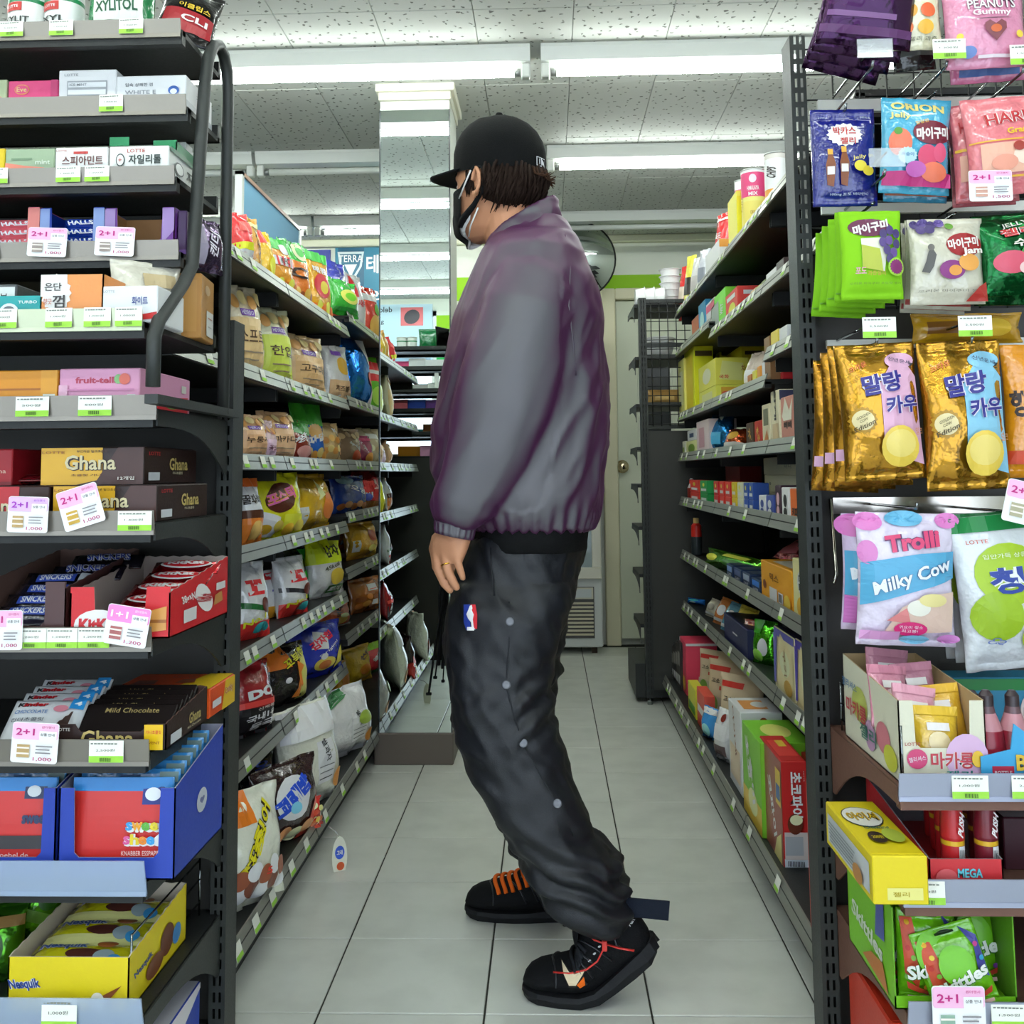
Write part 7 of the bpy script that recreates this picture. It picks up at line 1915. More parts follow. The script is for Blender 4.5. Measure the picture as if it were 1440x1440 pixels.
rbox(1031, 1015, 990, 0, .11, '#d6d4cc', 'white cracker carton with a red apple print on the bottom grocery shelf', left=[('r', -.8, .1, .8, .5, '#c9b49a'), ('t', '다이제', 0, .7, .6, .12, '#8a5a3a', -70, .03)], front=[('e', .1, .9, .2, .05, '#7a2a1c'), ('r', -.3, .4, .6, .6, '#b8402a')], top=[('r', -.7, .2, .5, .8, '#d2884a'), ('e', .2, .5, .4, .2, '#efe3c4')], X=.50)
for k, (x0, x1, yt, X_) in enumerate(((1000, 1058, 942, .58), (985, 1040, 922, .60), (974, 1020, 908, .61))):
    rbag(x0, x1, yt, 0, '#b9a68a', [('r', -.9, .82, .2, .9, '#b8342c'), ('t', '고소한 아몬드', .1, .66, .8, .08, '#2c241c', 0, .03), ('r', -.2, .52, .3, .58, '#b03a30'), ('p', [(-1, 0), (1, 0), (1, .34), (-1, .44)], '#a89a86'), ('e', -.5, .3, .25, .12, '#6a8a3a')], '%s kraft almond pouch with red ribbon print on the bottom grocery shelf' % ('front', 'middle', 'rear')[k], th=40, X=X_, d=.05, kind='matte')
rbag(996, 1016, 985, 0, '#c9ccd0', [('r', -.8, .05, .8, .3, '#5a4a48'), ('r', -.8, .4, .8, .7, '#e6e9ea'), ('e', .3, .84, .3, .08, '#7a2a20')], 'silver white pouch with dark contents on the bottom grocery shelf', th=20, X=.51)
rbag(980, 998, 982, 0, '#3a86c4', [('e', .2, .3, .5, .2, '#8ac6e8'), ('r', -1, .8, 1, .96, '#dfe6ea')], 'blue and white pouch on the bottom grocery shelf', th=20, X=.51)
rbox(982, 972, 968, 0, .035, '#c44a3a', 'small red carton with white band on the bottom grocery shelf', left=[('r', -.8, .4, .8, .6, '#e9e2da')], X=.50)
rbox(970, 960, 960, 0, .035, '#d6c23a', 'small yellow and green carton on the bottom grocery shelf', left=[('r', -.8, .1, .8, .4, '#5a9a3a')], X=.50)
rbox(976, 968, 922, 0, .05, '#dfc21c', 'bright yellow upright carton between pouches on the bottom grocery shelf', X=.60, front=[('r', -1, .8, 1, .92, '#4a8a3a')])
rbox(958, 950, 897, 0, .12, '#d23a52', 'tall pink red carton with white edge on the bottom grocery shelf', left=[('r', -1, 0, -.8, 1, '#efdfe2'), ('r', -.5, .6, .1, .9, '#2a2430'), ('e', .4, .2, .4, .14, '#e8a02a')], front=[('r', -.9, .1, .9, .2, '#e8a02a'), ('r', -1, .95, 1, 1, '#efdfe2')], X=.52)
for k in range(4):
    rbox(950 - 3 * k, 947 - 3 * k, 897 + 2 * k, 0, .09, ('#2a2624', '#3a3632', '#2c2a2c', '#44403a')[k], '%s black and white packet in the file ending the bottom grocery shelf' % ('first', 'second', 'third', 'fourth')[k], left=[('r', -.8, .1, .8, .3, '#d6d2ca'), ('r', -.8, .5, .8, .8, '#8a8680')], front=[('r', -.7, .2, .7, .4, '#d6d2ca'), ('r', -.7, .6, .7, .8, '#8a8680')], X=.51)
GAIN = 1.0
GAIN = 1.0
# ---------------------------------------------------------------- the shopper
YC = 2.12


def fuse(mb, voxel, smooth=2, name='part', parent=None, material=None, disp=None):
    """Melt overlapping closed pieces into one continuous skin (voxel remesh), smooth it, then displace along the normals."""
    o = mb.build('tmp')
    m1 = o.modifiers.new('r', 'REMESH')
    m1.mode = 'VOXEL'
    m1.voxel_size = voxel
    m1.use_smooth_shade = True
    if smooth:
        m2 = o.modifiers.new('s', 'SMOOTH')
        m2.iterations = smooth
        m2.factor = .5
    bpy.context.view_layer.update()
    me = bpy.data.meshes.new_from_object(o.evaluated_get(bpy.context.evaluated_depsgraph_get()))
    bpy.data.objects.remove(o)
    me.materials.clear()
    me.materials.append(material)
    if disp:
        nn = [v.normal.copy() for v in me.vertices]
        for v, n in zip(me.vertices, nn):
            v.co = v.co + n * disp(v.co, n)
    me.polygons.foreach_set('use_smooth', [True] * len(me.polygons))
    q = bpy.data.objects.new(name, me)
    me.name = name
    COL.objects.link(q)
    if parent is not None:
        t = Vector(parent.location)
        for v in me.vertices:
            v.co -= t
        q.parent = parent
    me.update()
    return q


def ring(c, ax, ay, n=28, e=2.0):
    out = []
    for k in range(n):
        a = 2 * PI * k / n
        ca, sa = math.cos(a), math.sin(a)
        out.append(c + ax * (math.copysign(abs(ca) ** (2 / e), ca)) + ay * (math.copysign(abs(sa) ** (2 / e), sa)))
    return out


def span(py, f, b, y, hy, n=32, e=2.2):
    """Horizontal body ring between two silhouette columns of one photo row, at depth y, half breadth hy."""
    A, B = at(f, py, y=y), at(b, py, y=y)
    return ring((A + B) / 2, (B - A) / 2, Vector((0, hy, 0)), n, e)


def caps(mb, pts, rr, material, n=12):
    """Rounded limb chain: tube with dome ends."""
    pts = [Vector(p) for p in pts]
    d0, d1 = (pts[0] - pts[1]).normalized(), (pts[-1] - pts[-2]).normalized()
    P = [pts[0] + d0 * rr[0] * .8, pts[0] + d0 * rr[0] * .5] + pts + [pts[-1] + d1 * rr[-1] * .5, pts[-1] + d1 * rr[-1] * .85]
    R = [rr[0] * .5, rr[0] * .85] + list(rr) + [rr[-1] * .85, rr[-1] * .45]
    mb.tube(P, R, material, n)


SKIN = mat('#c28a68', 'skin')
HA = math.radians(33)
HF = Vector((-math.cos(HA), math.sin(HA), 0))          # where the face points
HL = Vector((-math.sin(HA), -math.cos(HA), 0))         # towards his left ear, on the camera's side
UP = Vector((0, 0, 1))
CH = at(703, 335, y=YC)                                # chin height below the head's centre


def hd(x, y, z):
    return CH + HF * x + HL * y + UP * z


HEAD = [(-.004, .048, .014, .012), (.004, .044, .036, .030), (.02, .034, .056, .045), (.05, .02, .075, .058), (.08, .01, .085, .066), (.11, .003, .092, .071), (.14, 0, .094, .074), (.17, 0, .091, .073), (.20, -.002, .078, .064), (.225, -.002, .05, .042), (.238, -.002, .02, .018)]
body = MB()
body.loft([ring(hd(c, 0, z), HF * a, HL * b, 28, 2.15) for z, c, a, b in HEAD], SKIN)
# nose, brow, lips, cheek bones
body.loft([ring(hd(x, 0, z), HF * a, HL * b, 12) for z, x, a, b in ((.128, .092, .006, .006), (.11, .098, .012, .008), (.092, .102, .02, .013), (.082, .1, .02, .017), (.076, .095, .012, .012))], SKIN)
for s in (-1, 1):
    caps(body, [hd(.088, s * .012, .132), hd(.084, s * .03, .136), hd(.07, s * .05, .13)], [.008, .009, .006], SKIN, 8)
    caps(body, [hd(.075, s * .035, .09), hd(.055, s * .055, .094)], [.016, .014], SKIN, 8)
caps(body, [hd(.088, -.02, .051), hd(.096, 0, .053), hd(.088, .02, .051)], [.005, .008, .005], SKIN, 8)
caps(body, [hd(.086, -.018, .042), hd(.094, 0, .041), hd(.086, .018, .042)], [.005, .008, .005], SKIN, 8)
# ears: helix, bowl and lobe
for s in (-1, 1):
    E_ = lambda x, z, q=0: hd(-.002 + x, s * (.077 + q), .098 + z)
    pts = [E_(.004 + .014 * math.cos(a), .004 + .027 * math.sin(a), .010 + .006 * (1 - math.cos(a)) * .6) for a in [math.radians(200 - 20 * k) for k in range(14)]]
    pts = [E_(.012 * math.cos(a) - .004, (.004 + .026 * math.sin(a)), .009 + (.009 if math.cos(a) < 0 else 0)) for a in [math.radians(10 + 24 * k) for k in range(12)]]
    caps(body, pts, [.0046] * 12, SKIN, 8)
    caps(body, [E_(.006, -.018, .006), E_(.004, -.026, .006)], [.006, .005], SKIN, 8)
    body.loft([ring(E_(-.002, .002, q), HF * a, UP * (a * 1.7), 12) for q, a in ((-.014, .012), (.0, .013), (.002, .010))], SKIN)
# neck and hidden core of trunk and limbs
nk = [(at(712, 285, y=YC), .054, .056), (at(716, 305, y=YC), .056, .058), (at(724, 330, y=YC), .062, .066), (at(735, 362, y=YC), .075, .09)]
body.loft([ring(c, Vector((a, 0, 0)), Vector((0, b, 0)), 20) for c, a, b in nk], SKIN)
body.loft([span(py, f, b, YC, hy) for py, f, b, hy in ((350, 700, 795, .08), (385, 680, 810, .15), (450, 665, 822, .165), (540, 655, 822, .15), (640, 655, 815, .145), (740, 668, 806, .15), (800, 662, 800, .15), (840, 655, 790, .12))], SKIN)
# near arm with its hand
AR = [(at(752, 372, y=2.0), .045), (at(737, 450, y=1.96), .046), (at(712, 560, y=1.945), .042), (at(676, 665, y=1.94), .035), (at(650, 722, y=1.94), .028), (at(640, 748, y=1.94), .0255)]
caps(body, [a for a, _ in AR], [b for _, b in AR], SKIN, 14)
W_ = lambda px, py, y: at(px, py, y=y)
wr = W_(640, 748, 1.94)


def palm_ring(px0, py0, px1, py1, y0, y1, t):
    A, B = W_(px0, py0, y0), W_(px1, py1, y1)
    ax = (B - A) / 2
    nrm = ax.cross(Vector((-.25, 0, -1))).normalized()
    return ring((A + B) / 2, ax, nrm * t, 18, 2.5)


body.loft([palm_ring(619, 741, 662, 748, 1.955, 1.93, .020), palm_ring(613, 752, 660, 761, 1.96, 1.927, .020), palm_ring(609, 764, 656, 772, 1.965, 1.924, .019), palm_ring(608, 777, 651, 785, 1.968, 1.922, .016), palm_ring(610, 786, 648, 793, 1.966, 1.924, .012)], SKIN)
FING = {'index': [(612, 778, 1.965), (614, 797, 1.968), (622, 814, 1.963), (630, 824, 1.958)],
        'middle': [(615, 781, 1.952), (617, 803, 1.948), (625, 821, 1.946), (633, 830, 1.946)],
        'ring': [(627, 782, 1.938), (629, 801, 1.932), (637, 818, 1.932), (642, 826, 1.934)],
        'pinky': [(642, 779, 1.928), (645, 795, 1.924), (649, 807, 1.925), (651, 813, 1.927)]}
for nm_, pts in FING.items():
    k = .82 if nm_ == 'pinky' else 1
    caps(body, [W_(*p) for p in pts], [.0102 * k, .0094 * k, .0084 * k, .0074 * k], SKIN, 12)
caps(body, [W_(616, 757, 1.962), W_(611, 772, 1.982), W_(615, 788, 1.99), W_(623, 798, 1.988)], [.013, .0118, .0105, .009], SKIN, 12)
# far arm and hand, holding the straps
FA = [(at(735, 375, y=2.25), .045), (at(715, 470, y=2.29), .045), (at(690, 570, y=2.30), .042), (at(660, 670, y=2.29), .034), (at(650, 735, y=2.28), .027)]
caps(body, [a for a, _ in FA], [b for _, b in FA], SKIN, 12)
body.loft([ring(W_(px, py, 2.28), Vector((a, 0, 0)), Vector((0, .016, 0)), 14, 2.4) for px, py, a in ((650, 738, .024), (648, 752, .034), (646, 770, .038), (644, 785, .032))], SKIN)
for k in range(4):
    x = 629 + 9 * k
    caps(body, [W_(x, 782, 2.275), W_(x - 2, 802, 2.262), W_(x, 812, 2.27), W_(x + 4, 806, 2.285)], [.0092, .0088, .008, .0072], SKIN, 10)
caps(body, [W_(626, 758, 2.27), W_(618, 776, 2.262), W_(622, 792, 2.262)], [.0115, .0105, .009], SKIN, 10)
# legs and feet inside the trousers
NL = [(at(726, 830, y=2.04), .07), (at(706, 930, y=2.01), .06), (at(704, 1000, y=2.0), .05), (at(745, 1120, y=1.99), .045), (at(812, 1230, y=1.985), .036), (at(845, 1290, y=1.985), .032)]
caps(body, [a for a, _ in NL], [b for _, b in NL], SKIN, 14)
FL = [(at(728, 830, y=2.2), .07), (at(718, 950, y=2.24), .056), (at(722, 1050, y=2.27), .046), (at(748, 1180, y=2.30), .038), (at(754, 1225, y=2.31), .03)]
caps(body, [a for a, _ in FL], [b for _, b in FL], SKIN, 14)
person = fuse(body, .0034, 2, 'person', None, SKIN)
tag(person, 'person in black cap and grey purple windbreaker standing in the aisle', 'person')

# eyes and brow hair
for s in (-1, 1):
    mb = MB()
    c = hd(.076, s * .031, .115)
    for k in range(6):
        pass
    mb.loft([ring(c + HF * (.011 * math.cos(t)), HL * (.011 * math.sin(t)), UP * (.008 * math.sin(t)), 14) for t in (2.6, 2.0, 1.57, 1.1, .6, .1)], mat('#e9e4dd', 'plastic'))
    mb.loft([ring(c + HF * q, HL * a, UP * a, 10) for q, a in ((.0095, .0052), (.0116, .0042), (.012, .0005))], mat('#1d1512', 'plastic'))
    mb.build('eye', person, world=True)
    mb = MB()
    mb.tube([hd(.096, s * .014, .139), hd(.092, s * .032, .143), hd(.078, s * .05, .138)], [.0035, .004, .002], mat('#1c1512', 'cloth'), 6)
    mb.build('eyebrow', person, world=True)

# hair below the cap
HAIR = mat('#23160f', 'cloth')
mb = MB()
rnd = random.Random(5)
rows = [(.142, .0), (.12, .012), (.095, .016), (.076, .013), (.062, .004)]


def head_at(z):
    for (z0, c0, a0, b0), (z1, c1, a1, b1) in zip(HEAD, HEAD[1:]):
        if z0 <= z <= z1:
            t = (z - z0) / (z1 - z0)
            return c0 + (c1 - c0) * t, a0 + (a1 - a0) * t, b0 + (b1 - b0) * t
    return 0, .097, .075


def skull(th, z, off=0.0):
    """th measured from the face, positive towards his left ear."""
    c, a, b = head_at(z)
    return hd(c + (a + off) * math.cos(th), (b + off) * math.sin(th), z)


na = 44
R_ = []
for z, off in rows:
    R_.append([skull(math.radians(102 + 156 * k / na), z + (.014 if off == .004 else 0) * (1 - abs(k / na * 2 - 1)) * -1 + .03 * max(0, abs(k / na * 2 - 1) - .72), off + .003 * math.sin(k * 2.3) * (1 if off else 0)) for k in range(na + 1)])
n = na + 1
vv = [v for r in R_ for v in r]
mb.add(vv, [(i * n + k, i * n + k + 1, (i + 1) * n + k + 1, (i + 1) * n + k) for i in range(len(R_) - 1) for k in range(na)], HAIR, True)
for k in range(240):
    a = math.radians(rnd.uniform(98, 262))
    z0 = rnd.uniform(.10, .142)
    L = rnd.uniform(.044, .064) * (.7 if math.cos(a) > -.5 else 1)
    o0 = rnd.uniform(.004, .018)
    pts = [skull(a, z0, o0 * .6), skull(a + rnd.uniform(-.06, .06), z0 - L * .5, o0 + .006), skull(a + rnd.uniform(-.1, .1), max(.03, z0 - L), o0 + rnd.uniform(-.002, .012))]
    mb.tube(pts, [.0035, .003, .0006], HAIR, 5)
for k in range(30):
    a = math.radians(rnd.uniform(165, 215))
    pts = [skull(a, .13, .012), skull(a, .115, .02), skull(a + .05, .112 + rnd.uniform(-.01, .014), .034)]
    mb.tube(pts, [.003, .0026, .0005], mat('#3a2416', 'cloth'), 5)
for k in range(26):  # sideburn and nape stubble
    a = math.radians(rnd.uniform(70, 84))
    z0 = rnd.uniform(.112, .135)
    mb.tube([skull(a, z0, .003), skull(a + .02, z0 - .02, .004), skull(a + .02, z0 - .034, .002)], [.002, .002, .0004], HAIR, 4)
mb.build('hair', person, world=True)

# baseball cap
CAPM = mat('#050607', 'cloth')
mb = MB()
cr = [(.128, .1, .083), (.15, .103, .087), (.175, .102, .087), (.198, .096, .083), (.218, .085, .074), (.235, .069, .060), (.248, .049, .043), (.257, .027, .024), (.261, .012, .011), (.262, .002, .002)]
rings = []
nc = 60
for z, a, b in cr:
    r_ = []
    for k in range(nc):
        t = 2 * PI * k / nc
        seam = 1 - .012 * math.exp(-((((t + PI / 6) % (PI / 3)) - PI / 6) / .05) ** 2)
        fz = .010 * max(0, math.cos(t)) * (1 if .16 < z < .25 else 0)
        r_.append(hd(-.001 + a * math.cos(t) * seam, b * math.sin(t) * seam, z + fz + (.014 * max(0, math.cos(t)) if z < .13 else 0)))
    rings.append(r_)
mb.loft(rings, CAPM, True, caps=False)
cap = mb.build('cap', person, world=True)
cap['label'] = 'black baseball cap'
mb = MB()
P = []
for layer in (0, 1):
    for i in range(8):
        for k in range(17):
            t = (-1 + 2 * k / 16)
            ang = t * math.radians(62)
            q = i / 7
            bx, by = .098 * math.cos(ang), .083 * math.sin(ang)
            ext = .072 * q * math.cos(ang * .95) ** .5
            P.append(hd(bx + ext, by * (1 + .06 * q), .150 - .015 * (by / .083) ** 2 * (.5 + .5 * q) - .001 * q - layer * .0045))
f_ = []
for i in range(7):
    for k in range(16):
        a = i * 17 + k
        f_ += [(a, a + 17, a + 18, a + 1), (136 + a, 136 + a + 1, 136 + a + 18, 136 + a + 17)]
for k in range(16):
    f_.append((7 * 17 + k, 136 + 7 * 17 + k, 136 + 7 * 17 + k + 1, 7 * 17 + k + 1))
for i in range(7):
    f_ += [(i * 17, 136 + i * 17, 136 + (i + 1) * 17, (i + 1) * 17), (i * 17 + 16, (i + 1) * 17 + 16, 136 + (i + 1) * 17 + 16, 136 + i * 17 + 16)]
mb.add(P, f_, mat('#0c0f11', 'cloth'), True)
mb.build('brim', cap)
mb = MB()
mb.lathe([(.0001, .002), (.008, .002), (.0085, 0.005), (.006, .009), (.0003, .0105)], CAPM, 14, hd(-.001, 0, .260))
mb.build('button', cap)
for o_ in cap.children:
    for v in o_.data.vertices:
        v.co -= Vector(person.location)
mb = MB()


def capmap(u, v, k):
    t = PI - u * .17
    return hd(-.001 + (.1032 + .0012 + .0004 * k) * math.cos(t), (.0872 + .0012 + .0004 * k) * math.sin(t), .134 + .019 * v)


paint(mb, capmap, [('r', -1, 0, 1, 1, '#e6e8ea'), ('r', -.92, .08, -.1, .92, '#0b0c0e'), ('r', .1, .08, .92, .92, '#0b0c0e'), ('p', [(-.7, .1), (-.15, .1), (.15, .5), (.1, .9), (-.2, .75), (-.5, .55)], '#e6e8ea'), ('e', .1, .8, .12, .1, '#e6e8ea'), ('r', .45, .2, .6, .8, '#e6e8ea')], 'cloth')
mb.build('badge', cap)

# masks: black over white
MK = mat('#101213', 'cloth')
MKW = mat('#dfe0de', 'cloth')


def mask(material, off, z0, z1, half, name):
    mb = MB()
    nu_, nv_ = 26, 12
    V_ = []
    for lay in (0, 1):
        for i in range(nv_ + 1):
            for k in range(nu_ + 1):
                u = -1 + 2 * k / nu_
                q = i / nv_
                th = u * math.radians(half)
                z = z0 + (z1 - z0) * q
                z = z * (1 - .42 * abs(u) ** 2) + .052 * abs(u) ** 2 * .8
                c, a, b = head_at(max(z, 0))
                if z < 0.012:
                    sh = .012 - z
                    a, b = a - sh * .9, b - sh * .6
                bulge = .019 * math.exp(-(u / .3) ** 2) * math.sin(PI * min(1, .2 + q * .8)) + off
                V_.append(hd(c + (max(a, .02) + bulge) * math.cos(th), (max(b, .02) + off + .004) * math.sin(th), z) - (HF * .0016 * lay))
    n = nu_ + 1
    N = (nv_ + 1) * n
    F = []
    for i in range(nv_):
        for k in range(nu_):
            a = i * n + k
            F += [(a, a + 1, a + n + 1, a + n), (N + a, N + a + n, N + a + n + 1, N + a + 1)]
    mb.add(V_, F, material, True)
    return mb.build(name, person, world=True)


mask(MKW, .004, -.014, .02, 84, 'inner_mask')['label'] = 'white inner mask'
bm_ = mask(MK, .0095, -.012, .098, 66, 'mask')
bm_['label'] = 'black face mask'
for s in (-1, 1):
    mb = MB()
    up_ = [skull(s * math.radians(58), .088, .010), skull(s * math.radians(74), .108, .009), skull(s * math.radians(88), .138, .008), skull(s * math.radians(99), .13, .010), skull(s * math.radians(104), .105, .014), skull(s * math.radians(102), .08, .014), skull(s * math.radians(92), .058, .011), skull(s * math.radians(74), .04, .010), skull(s * math.radians(58), .028, .009)]
    mb.tube(up_, [.004, .004, .003, .003, .003, .0045, .006, .0075, .008], MK, 8)
    mb.build('ear_loop', bm_)
    mb = MB()
    mb.tube([skull(s * math.radians(64), .078, .0125), skull(s * math.radians(76), .104, .0125), skull(s * math.radians(84), .128, .0115)], .0019, MKW, 6)
    mb.tube([skull(s * math.radians(99), .052, .010), skull(s * math.radians(90), .02, .012), skull(s * math.radians(80), .004, .010)], .0018, MKW, 6)
    mb.build('white_ear_loop', person, world=True)

# ---- windbreaker: trunk, sleeves and collar melted into one cloth
def shot_fabric():
    m = bpy.data.materials.new('shot_nylon')
    m.use_nodes = True
    nt = m.node_tree
    b = nt.nodes['Principled BSDF']
    lw = nt.nodes.new('ShaderNodeLayerWeight')
    lw.inputs['Blend'].default_value = .42
    rp = nt.nodes.new('ShaderNodeValToRGB')
    rp.color_ramp.elements[0].position = .10
    rp.color_ramp.elements[0].color = lin('#5b595e')
    rp.color_ramp.elements[1].position = .44
    rp.color_ramp.elements[1].color = lin('#4a2244')
    nt.links.new(lw.outputs['Facing'], rp.inputs[0])
    nt.links.new(rp.outputs[0], b.inputs['Base Color'])
    b.inputs['Roughness'].default_value = .46
    b.inputs['Specular IOR Level'].default_value = .45
    b.inputs['Sheen Weight'].default_value = .12
    b.inputs['Sheen Tint'].default_value = lin('#8a5a90')
    tc = nt.nodes.new('ShaderNodeTexCoord')
    n1 = nt.nodes.new('ShaderNodeTexNoise')
    n1.inputs['Scale'].default_value = 700
    bp = nt.nodes.new('ShaderNodeBump')
    bp.inputs['Strength'].default_value = .12
    bp.inputs['Distance'].default_value = .001
    nt.links.new(tc.outputs['Object'], n1.inputs['Vector'])
    nt.links.new(n1.outputs['Fac'], bp.inputs['Height'])
    nt.links.new(bp.outputs['Normal'], b.inputs['Normal'])
    return m


JK = shot_fabric()
TR_ = [(338, 690, 812, .12), (365, 674, 824, .175), (400, 662, 836, .20), (450, 643, 847, .205), (520, 626, 852, .205), (600, 613, 851, .205), (660, 611, 848, .20), (705, 622, 846, .195), (726, 644, 842, .185), (738, 660, 838, .175), (744, 668, 834, .17)]
jb = MB()
jb.loft([span(py, f, b, YC, hy, 36, 2.3) for py, f, b, hy in TR_], JK)
# collar: tube leaning forward, open end towards the jaw
cfr, cbk = at(681, 344, y=YC), at(781, 277, y=YC)
bfr, bbk = at(681, 382, y=YC), at(796, 334, y=YC)
cb_ = MB()
cb_.loft([ring((p_ + q_) / 2, (q_ - p_) / 2, Vector((0, hy, 0)), 28, 2.2) for p_, q_, hy in ((cfr + (bfr - cfr) * t, cbk + (bbk - cbk) * t, .076 + .03 * max(t, 0)) for t in (0, .12, .3, .5, .75, 1.0))], JK)
collar = fuse(cb_, .005, 3, 'collar', person, JK, lambda co, n: (noise.noise(Vector((co.x * 14, co.y * 14, co.z * 40))) * .006 + (.5 - abs(noise.noise(co * 24 + Vector((2, 2, 2))))) * .006) if abs(n.z) < .8 else 0)
jb.loft([span(py, f, b, YC, hy, 28) for py, f, b, hy in ((310, 712, 796, .07), (330, 700, 806, .1), (350, 690, 814, .13))], JK)
SL = [(758, 345, 44, 2.04, .075), (752, 385, 58, 1.995, .085), (742, 430, 66, 1.965, .088), (727, 500, 72, 1.95, .085), (708, 572, 69, 1.94, .08), (686, 636, 59, 1.938, .071), (664, 684, 50, 1.938, .062), (650, 712, 44, 1.938, .056), (642, 730, 34, 1.938, .045), (639, 738, 27, 1.938, .036)]
dr_ = []
for i, (px, py, hw, y, hy) in enumerate(SL):
    j0, j1 = max(i - 1, 0), min(i + 1, len(SL) - 1)
    t = Vector((SL[j1][0] - SL[j0][0], SL[j1][1] - SL[j0][1])).normalized()
    nx, ny = -t.y, t.x
    A, B = at(px + nx * hw, py + ny * hw, y=y), at(px - nx * hw, py - ny * hw, y=y)
    dr_.append(ring((A + B) / 2, (B - A) / 2, Vector((0, hy, 0)), 32, 2.1))
jb.loft(dr_, JK)
FS = [(745, 365, 50, 2.22, .08), (730, 450, 58, 2.28, .085), (708, 540, 56, 2.30, .08), (680, 630, 48, 2.29, .07), (660, 690, 40, 2.28, .058), (652, 726, 28, 2.28, .04)]
jb.loft([ring(at(px, py, y=y), Vector((hw / FPX * y, 0, -.02)), Vector((0, hy, 0)), 24) for px, py, hw, y, hy in FS], JK)
ZHEM = at(750, 742, y=YC).z


def folds(co, n):
    z = co.z - ZHEM
    near = co.y < YC
    # long soft drags running from the armpit down and forward
    p1 = Vector((co.x * .83 - co.z * .50, co.y * .8, (co.x * .5 + co.z * .83) * .17))
    f = (noise.noise(p1 * 15 + Vector((3, 1, 7)))) * .015 + (.5 - abs(noise.noise(p1 * 23 + Vector((9, 2, 4))))) * .014 + noise.noise(p1 * 48) * .003
    f *= .3 + .7 * min(1, max(0, (.56 - z) / .35))
    if co.y < 1.93 and co.x < .03:      # smoother, fuller sleeve
        f *= .38
    if z < .07:                         # gathers over the elastic hem
        a = math.atan2(co.y - YC, co.x + .02)
        g = max(0, 1 - z / .07)
        if not (co.x < -.12 and co.y < 2.0):
            f = f * (1 - g) + g * (.0042 * math.sin(a * 40 + 5 * noise.noise(co * 9)) - .001)
    return f


jacket = fuse(jb, .0065, 5, 'windbreaker', person, JK, folds)
jacket['label'] = 'iridescent grey and purple windbreaker'
# elastic cuff with ribs
mb = MB()
cu = []
A0, A1 = at(611, 733, y=1.938), at(668, 745, y=1.938)
for t in (0, .15, .4, .7, 1.0):
    c = at(640 - 2 * t, 737 + 17 * t, y=1.938)
    ax = (A1 - A0) / 2 * (1.0 - .06 * t)
    r0 = ring(c, ax, Vector((0, .033, 0)), 72)
    cu.append([c + (p - c) * (1 + .05 * math.sin(k * PI / 2 * 1.0) * (1 if 0 < t < 1 else .3)) for k, p in enumerate(r0)])
mb.loft(cu, JK)
mb.build('cuff', jacket)
for o_ in (jacket.children):
    for v in o_.data.vertices:
        v.co -= Vector(person.location)
# raised seam of the raglan sleeve is sewn along the surface


def hit(o, px, py, off=.0):
    d = (CR * ((px - 720) / FPX) + CU * ((CYP - py) / FPX) + CF).normalized()
    ok, loc, nrm, _ = o.ray_cast(Vector((0, 0, HC)), d)
    return (loc - d * off) if ok else None


bpy.context.view_layer.update()
for path_ in ([(795, 330), (802, 380), (800, 430), (806, 480), (810, 528)],):
    pts = [hit(jacket, *p, .0008) for p in path_]
    pts = [p for p in pts if p]
    if len(pts) > 2:
        MB().tube(pts, .0016, JK, 6).build('seam', jacket)

# black T-shirt hem below the jacket
mb = MB()
mb.loft([span(py, f, b, YC, hy, 32, 2.3) for py, f, b, hy in ((722, 672, 830, .163), (745, 668, 828, .165), (770, 664, 825, .166), (771, 668, 822, .16))], mat('#0d0e0f', 'cloth'))
mb.build('shirt_hem', person, world=True)

# ---- track trousers
TM_ = mat('#14161c', 'nylon')
tb = MB()
tb.loft([span(py, f, b, YC, hy, 36, 2.3) for py, f, b, hy in ((752, 662, 822, .155), (768, 652, 821, .16), (800, 643, 815, .165), (840, 634, 805, .165), (872, 634, 792, .15))], TM_)
NLR = [(820, 640, 808, 2.05, .10), (850, 632, 802, 2.035, .105), (900, 628, 787, 2.02, .10), (945, 630, 773, 2.01, .096), (990, 633, 776, 2.0, .094), (1030, 640, 787, 1.995, .092), (1080, 658, 801, 1.99, .09), (1130, 686, 818, 1.985, .088), (1172, 711, 834, 1.985, .086), (1190, 722, 858, 1.985, .088), (1215, 737, 874, 1.985, .09), (1245, 756, 882, 1.985, .088), (1272, 777, 884, 1.985, .08), (1292, 796, 882, 1.985, .07), (1300, 806, 878, 1.985, .06)]
tb.loft([span(py, f, b, y, hy, 32, 2.2) for py, f, b, y, hy in NLR], TM_)
FLR = [(820, 650, 800, 2.20, .10), (900, 648, 792, 2.23, .10), (1000, 664, 778, 2.26, .092), (1080, 686, 776, 2.28, .085), (1150, 706, 782, 2.30, .08), (1195, 724, 790, 2.31, .08), (1225, 740, 800, 2.32, .072), (1250, 752, 802, 2.32, .064), (1275, 764, 800, 2.32, .055)]
tb.loft([span(py, f, b, y, hy, 24, 2.1) for py, f, b, y, hy in FLR], TM_)
ZK = at(700, 985, y=2.0).z
ZA = at(820, 1230, y=2.0).z


def tfolds(co, n):
    p = Vector((co.x * .7 + co.z * .7, co.y, (co.z * .7 - co.x * .7) * .4))
    f = noise.noise(p * 18) * .008 + (.5 - abs(noise.noise(p * 26 + Vector((5, 5, 1))))) * .009 + noise.noise(p * 50) * .0025
    ka = math.exp(-((co.z - ZA) / .075) ** 2)
    f += ka * .009 * math.sin(co.z * 150 + co.x * 60 + 2 * noise.noise(co * 14))
    kk = math.exp(-((co.z - ZK) / .06) ** 2) * (1 if co.x > -.06 else .2)
    f += kk * .006 * math.sin(co.z * 120 - co.x * 90)
    return f


